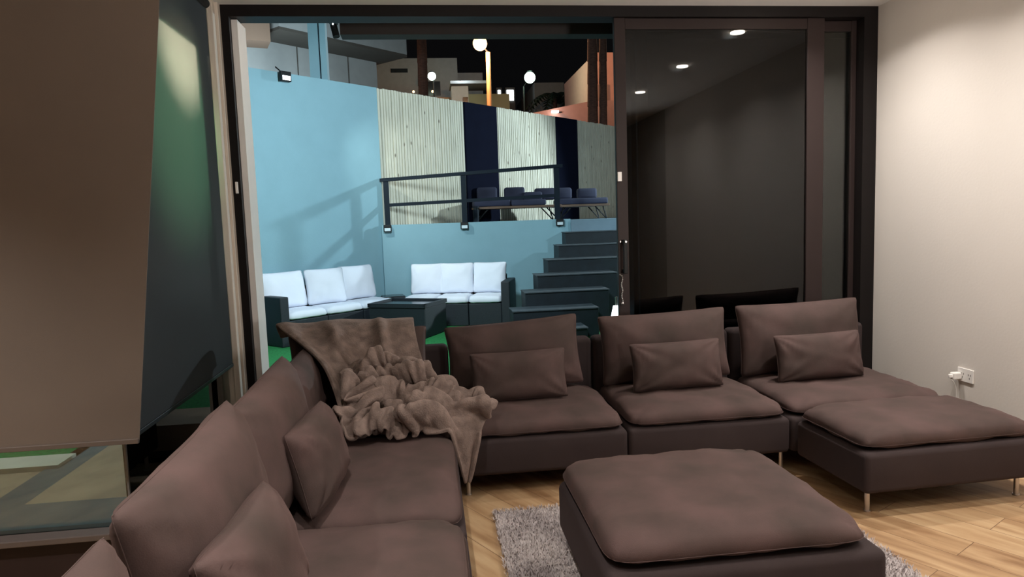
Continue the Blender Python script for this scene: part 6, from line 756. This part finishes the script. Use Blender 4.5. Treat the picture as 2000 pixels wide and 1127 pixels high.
bm = bmesh.new(); bx(bm, (-6,10.3,-.1), (-.6,22,.2)); struct(obj('ground', bm, GREYD))

# stairs
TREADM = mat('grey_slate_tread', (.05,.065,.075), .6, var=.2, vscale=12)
def stairs():
    t = thing('staircase', (1.9, 7.2, G0), 'dark slate outdoor steps rising right of the wicker sofas to the upper terrace', 'stairs')
    XL = [1.86,1.69,1.48,1.285,1.08,.89,.70,.5]; XR = [3.2,3.0,2.8,2.27,2.07,1.85,1.64,1.45]
    for i in range(8):
        z = 1.3375-.1625*i; Y = 9.21-.36*i+.02
        if z <= G0+.02: break
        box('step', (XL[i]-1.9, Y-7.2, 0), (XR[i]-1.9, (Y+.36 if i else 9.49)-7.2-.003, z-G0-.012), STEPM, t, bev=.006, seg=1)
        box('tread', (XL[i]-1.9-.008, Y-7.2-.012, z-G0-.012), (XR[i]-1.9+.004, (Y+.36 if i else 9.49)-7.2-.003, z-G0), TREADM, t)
    return t
stairs()

# railing on the retaining wall
t = thing('terrace_railing', (.62, 9.6, 1.515), 'dark navy steel railing on top of the low blue wall', 'railing')
def seg(name, x0, z0, x1, z1, h=.03, d=.03, y=0):
    bm = bmesh.new(); a = [(x0,z0-h), (x1,z1-h), (x1,z1+h), (x0,z0+h)]; A = [bm.verts.new((x,y-d,z)) for x, z in a]; B = [bm.verts.new((x,y+d,z)) for x, z in a]
    bm.faces.new(A); bm.faces.new(B[::-1])
    for i in range(4): bm.faces.new((A[i], B[i], B[(i+1) % 4], A[(i+1) % 4]))
    bmesh.ops.recalc_face_normals(bm, faces=bm.faces); return obj(name, bm, NAVYP, t)
seg('top_rail', -1.24, .61, 1.29, .745, .022, .045); seg('mid_rail', -1.16, .27, 1.20, .335, .022, .025)
for x, zt in ((-1.16,.60), (-.105,.66), (1.205,.73)): box('post', (x-.035,-.03,0), (x+.035,.03,zt), NAVYP, t)
# small floodlights
def flood(loc, rz, label, tilt=0, s=1, arm=False):
    t = thing('floodlight', loc, label, 'floodlight', 'outdoor floodlights', rz)
    bm = bmesh.new(); bx(bm, (-.05*s,-.06*s,-.045*s), (.05*s,-.015*s,.045*s), bev=.006); bx(bm, (-.02*s,-.02*s,-.02*s), (.02*s,0,.02*s))
    if arm: path(bm, [Vector((-.09,0,.11)), Vector((-.06,-.06,.05)), Vector((-.0,-.03,0))], .008)
    obj('housing', bm, LOUT, t)
    bm = bmesh.new(); bx(bm, (-.038*s,-.064*s,-.034*s), (.038*s,-.058*s,.005*s)); obj('lens', bm, LENS if arm else mat('frosted_glass', (.6,.72,.78), .4), t)
for x, lb in ((-.54, 'small black floodlight on the retaining wall at the blue corner'), (.50, 'small black floodlight under the middle railing post'), (1.83, 'small black floodlight under the right railing post, above the steps')):
    flood((x, 9.5, 1.47), 0, lb, s=1.05)
flood((-1.62, 8.60, 3.30), R(40), 'floodlight on a bent arm high on the tall blue wall', s=1.3, arm=True)

# batten fence and navy panels
fd = (FB-FA).normalized(); fn = Vector((fd.y, -fd.x)); ANG = math.atan2(fd.y, fd.x)
def fpar(x): return (x-FA.x)/fd.x
cuts = [(-.60,.64,0), (.64,1.188,1), (1.188,2.394,0), (2.394,2.882,1), (2.882,5.6,0), (5.6,6.3,1), (6.3,8.3,0)]
rnd = random.Random(3)
for k, (a, b, n) in enumerate(cuts):
    s0, s1 = fpar(a), fpar(b); L_ = s1-s0; c = FA+fd*s0
    if n:
        o = box('fence_panel', (0,-.02,0), (L_,.10,3.37-T1), NAVY); o.location = (c.x, c.y, T1); o.rotation_euler = (0,0,ANG)
        tag(o, {1: 'smooth dark navy fence panel left of centre, taller seen between two batten panels', 3: 'narrower smooth dark navy fence panel farther right', 5: 'dark navy fence panel hidden behind the door post'}[k], 'fence panel', 'navy fence panels')
    else:
        bm = bmesh.new(); bx(bm, (0,.03,0), (L_,.06,3.36-T1)); x = .0
        while x < L_-.03:
            wv = rnd.uniform(.032,.042); bx(bm, (x+.003, rnd.uniform(-.004,.004), .01), (min(L_, x+wv), .035, 3.37-T1+rnd.uniform(-.006,.006))); x += wv+rnd.uniform(.010,.015)
        o = obj('batten_fence_panel', bm, BATT); o.location = (c.x, c.y, T1); o.rotation_euler = (0,0,ANG)
        tag(o, {0: 'widest pale wooden batten fence panel, next to the blue wall', 2: 'pale wooden batten fence panel between the two navy panels', 4: 'pale wooden batten fence panel right of the navy panels, beside the door post', 6: 'pale batten fence panel hidden far right'}[k], 'fence panel', 'wooden batten fence panels')

# terrace bench with navy cushions
def bench(loc, w_, label, rz=0):
    t = thing('outdoor_bench', loc, label, 'bench', 'low teak benches on the upper terrace', rz)
    box('bench_top', (-w_/2,-.3,.205), (w_/2,.3,.24), OAKB, t, bev=.004)
    for sx in (-1, 1):
        for sy in (-.24, .24):
            bm = bmesh.new(); x = sx*(w_/2-.1); path(bm, [Vector((x-sx*.0,sy,.205)), Vector((x+sx*.06,sy,0)), Vector((x-sx*.13,sy,.205))], .010); obj('leg', bm, LOUT, t)
bench((1.38, 10.75, T1), 1.36, 'low teak outdoor bench with navy cushions behind the middle railing')
bench((2.50, 11.15, T1), .85, 'shorter low teak outdoor bench beyond the right railing post')
def ncush(x, y, z, w_, h, th, label, name='bench_cushion'):
    o = box(name, (-w_/2,-th/2,0), (w_/2,th/2,h), NCUSH, None, bev=min(th, h)*.28, seg=3, smooth=True); o.location = (x,y,z); tag(o, label, 'cushion', 'navy cushions on the terrace benches'); return o
Z = T1+.24
ncush(.99,10.72,Z,.56,.10,.56,'navy seat cushion at the left end of the longer teak bench'); ncush(1.55,10.72,Z,.54,.09,.56,'navy seat cushion at the right half of the longer teak bench')
ncush(.955,10.96,Z+.10,.32,.215,.14,'navy back cushion at the left end of the benches'); ncush(1.40,11.0,Z+.09,.33,.215,.14,'navy back cushion standing second from left on the benches')
ncush(1.68,10.90,Z+.09,.30,.13,.14,'lower navy back cushion third from left on the benches'); ncush(1.90,11.03,Z+.09,.34,.19,.14,'navy back cushion close to the right railing post')
ncush(2.50,11.12,Z,.80,.10,.54,'navy seat cushion on the shorter teak bench'); ncush(2.25,11.33,Z+.10,.30,.19,.14,'navy back cushion just right of the railing post'); ncush(2.66,11.33,Z+.10,.33,.17,.14,'navy back cushion at the far right end of the benches')
t = thing('bollard_light', (.73, 10.4, T1), 'short dark bollard light left of the terrace bench', 'bollard light')
bm = bmesh.new(); tube(bm, (0,0,0), (0,0,.20), .045, n=18); obj('post', bm, NAVYP, t); bm = bmesh.new(); tube(bm, (0,0,.20), (0,0,.225), .036, n=18); obj('lens', bm, GLDARK, t); bm = bmesh.new(); tube(bm, (0,0,.225), (0,0,.245), .05, n=18); obj('cap', bm, NAVYP, t)

# outdoor wicker sofas
def wicker(loc, rz, n, sw, arm_at, label, depth=.74):
    """n seats from local x=0; front -y; arm and back panels"""
    t = thing('wicker_sofa', loc, label, 'outdoor sofa', 'black wicker corner sofas', rz); W = n*sw
    for k in range(n):
        box('seat_box', (k*sw+.004,-depth,0), ((k+1)*sw-.004,0,.285), WICK, t, bev=.01)
    box('back_panel', (0,-.07,.28), (W,0,.62), WICK, t, bev=.012)
    x = -.11 if arm_at < 0 else W
    box('armrest', (x,-depth-.02,0), (x+.11,0,.56), WICK, t, bev=.012)
    return t
def wcush(w_, h, tf, tb, loc, rx, rz, label, seed, seatc=False, base_rz=0, ne=10):
    if seatc: me = pillow(w_, h, tf, tb, N=18, ne=12, p=9, q=.3, pinch=.006, wr=.003, seed=seed, lump=.008); me.transform(Matrix.Rotation(R(-90), 4, 'X'))
    else: me = pillow(w_, h, tf, tb, N=20, ne=14, p=2.8, q=.5, pinch=.04, wr=.008, seed=seed, lump=.010); me.transform(Matrix.Translation((0,0,h/2)))
    o = link('seat_pad' if seatc else 'white_pillow', me, WCUSH, None, True); o.location = loc; o.rotation_euler = (rx, 0, rz)
    tag(o, label, 'cushion', 'white seat pads of the wicker sofas' if seatc else 'white pillows on the wicker sofas'); return o
# right sofa, back to the retaining wall
RX, RY, rzR = -.22, 9.44, R(-15)
wicker((RX, RY, G0), rzR, 3, .43, 1, 'black wicker sofa under the blue retaining wall, left of the steps', depth=.56)
# left sofa along the tall blue wall
bd = (CA-CB).normalized(); LANG = math.atan2(bd.y, bd.x)
LA = math.atan2(.687, .727); LO = Vector((-1.97, 8.25))
wicker((LO.x, LO.y, G0), LA, 3, .52, -1, 'black wicker sofa along the tall blue wall at left', depth=.56)
def loc2(o, rz, x, y): c, s = math.cos(rz), math.sin(rz); return (o[0]+x*c-y*s, o[1]+x*s+y*c)
nm = ('left', 'middle', 'right')
for k in range(3):
    x, y = loc2((RX, RY), rzR, .43*(k+.5), -.325); wcush(.43,.50,.075,.02,(x,y,G0+.31),0,rzR,'white seat pad, %s one on the wicker sofa by the steps' % nm[k],70+k,True)
    x, y = loc2((RX, RY), rzR, .43*(k+.5)+(.02,-.01,.0)[k], -.20); wcush(.46,.41,.075,.06,(x,y,G0+.385),R(-12),rzR+R((3,0,-4)[k]),'white pillow, %s one on the wicker sofa by the steps' % nm[k],80+k)
    x, y = loc2(LO, LA, .52*(k+.5), -.325); wcush(.52,.50,.075,.02,(x,y,G0+.31),0,LA,'white seat pad, %s one on the wicker sofa along the tall blue wall' % ('nearest', 'middle', 'farthest')[k],90+k,True)
    x, y = loc2(LO, LA, (.20,.74,1.27)[k], (-.20,-.26,-.20)[k]); wcush((.62,.52,.54)[k],.44,.08,.06,(x,y,G0+.385),R(-12),LA+R((2,-10,-2)[k]),'white pillow, %s one on the wicker sofa along the tall blue wall' % ('nearest', 'middle', 'farthest')[k],100+k)
t = thing('wicker_table', (-.28, 8.28, G0), 'square black wicker coffee table between the two outdoor sofas', 'table', None, R(-27))
bm = bmesh.new(); bx(bm, (-.37,-.28,0), (.37,.28,.355), bev=.01); obj('table_base', bm, WICK, t)
bm = bmesh.new()
for lo, hi in (((-.38,-.29,.355),(.38,-.26,.40)), ((-.38,.26,.355),(.38,.29,.40)), ((-.38,-.29,.355),(-.35,.29,.40)), ((.35,-.29,.355),(.38,.29,.40))): bx(bm, lo, hi)
obj('rim', bm, WICK, t); box('glass_top', (-.35,-.26,.367), (.35,.26,.377), GLDARK, t)
t = thing('wicker_side_table', (-.50, 9.22, G0), 'low black wicker corner table between the sofas at the blue corner', 'table', None, R(10))
box('table_base', (-.15,-.15,0), (.15,.15,.37), WICK, t, bev=.01); box('glass_top', (-.14,-.14,.37), (.14,.14,.38), GLDARK, t)

# ---------------------------------------------------------------- porch
bm = bmesh.new(); bx(bm, (-1.45,4.86,3.07), (6,5.55,3.3)); bx(bm, (-9,3.12,3.07), (-1.45,5.55,3.3)); bx(bm, (-1.45,4.84,2.945), (6,4.90,3.3)); struct(obj('ceiling_porch', bm, WHITEW))
struct(box('trim_8', (-.60,5.55,2.985), (6,5.70,3.10), mat('brown_beam', (.03,.022,.02), .7, var=.1)))
t = thing('masonry_column', (-1.29, 9.32, .2), 'light blue column rising behind the tall blue wall, grooved down its middle', 'column')
bm = bmesh.new(); bx(bm, (-.11,-.09,0), (.012,.10,4.8)); obj('column_shaft', bm, BLUEW, t); bm = bmesh.new(); bx(bm, (.03,-.09,0), (.105,.10,4.8)); obj('column_shaft', bm, BLUEW, t)
bm = bmesh.new(); bx(bm, (.012,-.05,0), (.03,.05,4.8)); obj('groove', bm, NAVYP, t)
t = thing('camera_spotlight', (-.64, 5.50, 3.07), 'small black spotlight hanging under the porch edge', 'spotlight')
bm = bmesh.new(); bx(bm, (-.03,-.03,-.02), (.03,.03,0)); obj('mount', bm, LOUT, t); bm = bmesh.new(); tube(bm, (.0,0,-.03), (.02,-.02,-.12), .026, n=16); obj('spot_head', bm, LOUT, t)
bm = bmesh.new(); tube(bm, (.0,-.03,-.028), (.0,-.034,-.028), .006, n=10); obj('indicator', bm, WLED, t)

# small bright thing beside the steps
t = thing('garden_lantern', (1.66, 6.0, G0), 'bright white lantern beside the steps, half hidden by the door post', 'lantern')
bm = bmesh.new(); tube(bm, (0,0,0), (0,0,.40), .018, n=12); obj('post', bm, LOUT, t)
bm = bmesh.new(); tube(bm, (0,0,.40), (0,0,.52), .055, .03, n=20); obj('shade', bm, WLED, t); bm = bmesh.new(); tube(bm, (0,0,.52), (0,0,.60), .012, n=10); obj('finial', bm, CHROME, t)

# ---------------------------------------------------------------- added dark backdrop keeping the closed panels' view dark, low side wall
struct(box('wall_backdrop', (1.75,5.75,-.1), (4.15,5.9,3.0), mat('backdrop_dark', (.012,.012,.016), .8)))
struct(box('wall_side', (4.15,8.3,-.1), (8,8.5,1.54), BLUEW))

# ---------------------------------------------------------------- neighbour house at left, above the blue wall
def local(name, m, A, B, y0, y1, z0, z1, parent=None, x0=0, x1=None):
    d = (Vector(B)-Vector(A)); L_ = d.length if x1 is None else x1; a = math.atan2(d.y, d.x)
    bm = bmesh.new(); bx(bm, (x0,y0,z0), (L_,y1,z1)); bmesh.ops.rotate(bm, cent=(0,0,0), matrix=Matrix.Rotation(a, 3, 'Z'), verts=bm.verts); bmesh.ops.translate(bm, vec=(A[0],A[1],0), verts=bm.verts)
    o = obj(name, bm, m)
    if parent: o.parent = parent; o.matrix_parent_inverse = Matrix.Translation(-parent.location)
    return o
t = thing('neighbour_house', (-2, 13.8, 0), 'grey neighbouring house with a projecting upper floor, behind the tall blue wall', 'house')
local('lower_wall', GREYS, (-2.95,12.78), (-.895,14.731), 0, 3, 0, 4.85, t, x0=-3); local('panel_joint', GREYD, (-2.95,12.78), (-.895,14.731), -.012, 0, 0, 4.85, t, x0=.95, x1=.965); local('panel_joint', GREYD, (-2.95,12.78), (-.895,14.731), -.012, 0, 0, 4.85, t, x0=2.1, x1=2.115)
local('upper_floor', GREYD, (-2.326,12.273), (-.256,14.307), -.0, 3.4, 4.85, 4.90, t, x0=.0); local('upper_wall', GREYS, (-2.326,12.273), (-.256,14.307), .0, 3.4, 4.90, 7.4, t, x0=.0)
local('balcony_wall', mat('warm_stucco', (.22,.15,.11), .9), (-3.2,11.9), (-2.45,12.15), 0, .5, 4.62, 5.6, t, x0=-.2)
# street lamps
def street(loc, top, head, pm, hm, label, r, hr, arm=True):
    t = thing('street_lamp', loc, label, 'street lamp', 'street lamps beyond the fence'); v = Vector(loc)
    bm = bmesh.new(); tube(bm, (0,0,0), Vector(top)-v, r*1.25, r, n=12); obj('lamp_pole', bm, pm, t)
    if arm: bm = bmesh.new(); tube(bm, Vector(top)-v, Vector(head)-v, r*.35, n=8); obj('lamp_arm', bm, LOUT, t)
    bm = bmesh.new(); s_ = bmesh.ops.create_uvsphere(bm, u_segments=20, v_segments=14, radius=hr); bmesh.ops.translate(bm, vec=Vector(head)-v, verts=s_['verts']); obj('lamp_globe', bm, hm, t, True)
    bm = bmesh.new(); tube(bm, Vector(head)-v+Vector((0,0,hr*.9)), Vector(head)-v+Vector((0,0,hr*1.15)), hr*.5, n=14); obj('lamp_hood', bm, LOUT, t)
street((1.855,20,0), (1.93,20,6.30), (1.70,19.9,6.52), POLEM, SOD, 'orange glowing street lamp on a wooden pole rising behind the fence', .065, .20)
street((3.48,24,0), (3.50,24,6.1), (3.715,23.9,6.38), LOUT, GRNL, 'greenish white street lamp on a thin pole, right of the orange lamp', .025, .19)
street((.457,26,0), (.457,26,6.9), (.40,25.9,6.87), LOUT, GRNL, 'small white street lamp near the left palm trunk', .025, .15, False)
# palm trunks
def palm(loc, top, r, label, fr=0):
    t = thing('palm_tree', loc, label, 'palm tree', 'palm trunks behind the fence'); v = Vector(loc); T_ = Vector(top)-v
    bm = bmesh.new(); n = 16
    for k in range(n):
        a = T_*(k/n); b = T_*((k+1)/n); tube(bm, a, b, r*(1.06-.2*k/n), r*(.98-.2*k/n), n=14)
    obj('palm_trunk', bm, BARK, t)
    rnd = random.Random(int(r*1000)+len(label)); 
    for q in range(fr):
        az = 2*math.pi*q/fr+rnd.random()*.4; bm = bmesh.new(); prev = None; L_ = r*14
        for k in range(13):
            s_ = k/12; p = T_+Vector((math.cos(az)*L_*s_, math.sin(az)*L_*s_, L_*(.45*s_-.95*s_*s_))); side = Vector((-math.sin(az), math.cos(az), 0))
            if prev is not None:
                for sg in (-1, 1):
                    tip = (prev+p)/2+side*sg*L_*.26*math.sin(math.pi*min(1, s_*.95+.05))+Vector((0,0,-L_*.10)); v0 = bm.verts.new(prev); v1 = bm.verts.new(p); v2 = bm.verts.new(tip); bm.faces.new((v0,v1,v2))
            prev = p
        obj('palm_frond', bm, LEAF, t)
palm((-.02,16,0), (.09,16,8.2), .125, 'brown palm trunk rising above the batten fence at left')
palm((3.88,16,0), (4.02,16,8.2), .13, 'darker of two palm trunks beside the door post, left one')
palm((4.14,16,0), (4.26,16,8.2), .10, 'thinner reddish palm trunk closest to the door post')
palm((5.45,28.5,0), (5.45,28.5,6.6), .095, 'small dark palm with spread fronds before the far grey house', 9)
# far houses
def house(name, loc, boxes, label, rz=0):
    t = thing(name, loc, label, 'house', 'far houses beyond the fence', rz)
    for nm_, lo, hi, m in boxes: box(nm_, lo, hi, m, t)
    return t
house('far_house', (-.4,28,0), [('wall', (-1.5,0,0), (1.85,5,8.0), FARB), ('roof_block', (1.85,.6,0), (2.9,5,7.55), FARB), ('window', (.55,-.04,6.55), (1.15,.02,7.1), GLDARK), ('window', (-.75,-.04,7.45), (-.1,.02,7.6), GLDARK), ('garden_wall', (-1.0,-1.0,0), (2.1,-.8,6.30), mat('ochre_stucco', (.40,.27,.17), .9))], 'dim grey house behind the left palm trunk and small lamps')
for x, lb in ((.10, 'tiny warm wall lamp left of the left palm trunk'), (.82, 'tiny warm wall lamp right of the left palm trunk')):
    t = thing('wall_lamp', (x-.4, 26.95, 6.52), lb, 'wall lamp', 'tiny warm wall lamps'); bm = bmesh.new(); s_ = bmesh.ops.create_uvsphere(bm, u_segments=10, v_segments=8, radius=.045); obj('bulb', bm, SOD, t); box('bracket', (-.02,0,-.02), (.02,.10,.02), LOUT, t)
house('far_house', (1.1,26,0), [('wall', (0,0,0), (.62,.9,6.55), FARW), ('upper_roof', (-.05,-.5,6.52), (1.4,.9,6.62), FARB), ('window', (.42,-.04,5.85), (.60,.02,6.12), GLDARK), ('side_wall', (.62,.4,0), (2.2,.9,6.30), mat('olive_stucco', (.24,.28,.20), .9))], 'white house lit from above, left of the orange street lamp')
house('far_house', (4.85,30,0), [('wall', (0,0,0), (1.30,6,7.40), FARB), ('side_wing', (1.30,.8,0), (2.1,6,7.25), FARB), ('window', (.72,-.04,6.30), (1.15,.02,6.95), GLDARK), ('balcony', (.70,-.3,6.30), (1.18,0,6.45), FARB)], 'grey box house with one dark window under the greenish lamp')
house('far_house', (5.55,22,0), [('wall', (0,0,0), (3,5,6.75), PINK), ('window', (.05,-.04,5.0), (.40,.02,5.75), mat('shutter', (.25,.15,.12), .8)), ('door', (.0,-.04,3.9), (.45,.02,4.95), OAKB)], 'salmon pink house seen right beside the door post')
t = thing('garden_wall', (3.1,20,0), 'sloping salmon garden wall above the navy fence panels', 'wall')
bm = bmesh.new(); A = [(-.1,0,0),(3.0,0,0),(3.0,0,4.95),(1.65,0,4.88),(-.1,0,4.56)]; a_ = [bm.verts.new(p) for p in A]; b_ = [bm.verts.new((p[0],.2,p[2])) for p in A]; bm.faces.new(a_); bm.faces.new(b_[::-1])
for i in range(5): bm.faces.new((a_[i], b_[i], b_[(i+1) % 5], a_[(i+1) % 5]))
bmesh.ops.recalc_face_normals(bm, faces=bm.faces); obj('wall_face', bm, PINK, t)
t = thing('wall_lamp', (3.80,19.95,4.60), 'small white lamp on the salmon garden wall', 'wall lamp'); box('lamp_lens', (-.10,-.08,-.03), (.10,0,.03), WLED, t); box('bracket', (.10,-.05,-.03), (.2,.04,.0), LOUT, t)
for x, w_, z0, z1, lb in ((3.37,.12,6.45,7.2,'narrow lit window left of the greenish street lamp'), (3.85,.30,6.75,7.2,'brighter wide lit window left of the greenish street lamp')):
    t = thing('lit_window', (x,30.5,z0), lb, 'window', 'lit windows far away'); box('pane', (-w_/2,0,0), (w_/2,.03,z1-z0), WLED, t); box('window_surround', (-w_/2-.06,.03,-z0), (w_/2+.06,.4,z1-z0+.12), GREYD, t)
point('house_glow', (1.45,25.2,6.9), 60, (.8,.9,1), .05); point('house_glow', (.0,25.9,6.6), 12, (1,.7,.4), .05)
point('mercury_glow', (3.715,23.6,6.38), 120, (.6,1,.75), .1); point('salmon_glow', (6.1,19.0,6.8), 120, (1,.7,.5), .1); point('wall_glow', (3.80,19.6,4.5), 5, (.9,.95,1), .05)
point('neighbour_glow', (-2.4,11.0,3.6), 160, (.8,.95,1), .2)

spot('yard_fill_beam', (4.6, 5.7, 2.7), (5.2, 8.3, .9), 330, COOL, 120, .6, .1)  # added to brighten the low blue side wall, no fixture
house('far_house', (7.9,14,0), [('wall', (0,0,0), (5,3,3.62), FARB), ('window', (.75,-.04,2.0), (1.05,.02,2.75), mat('amber_curtain', (.35,.26,.10), .8)), ('window', (1.15,-.04,2.0), (1.5,.02,2.75), GREYS)], 'dim house glimpsed through the narrow pane at the far right of the door')
point('yard_glow', (8.6,12.6,3.2), 50, (1,.85,.7), .1)
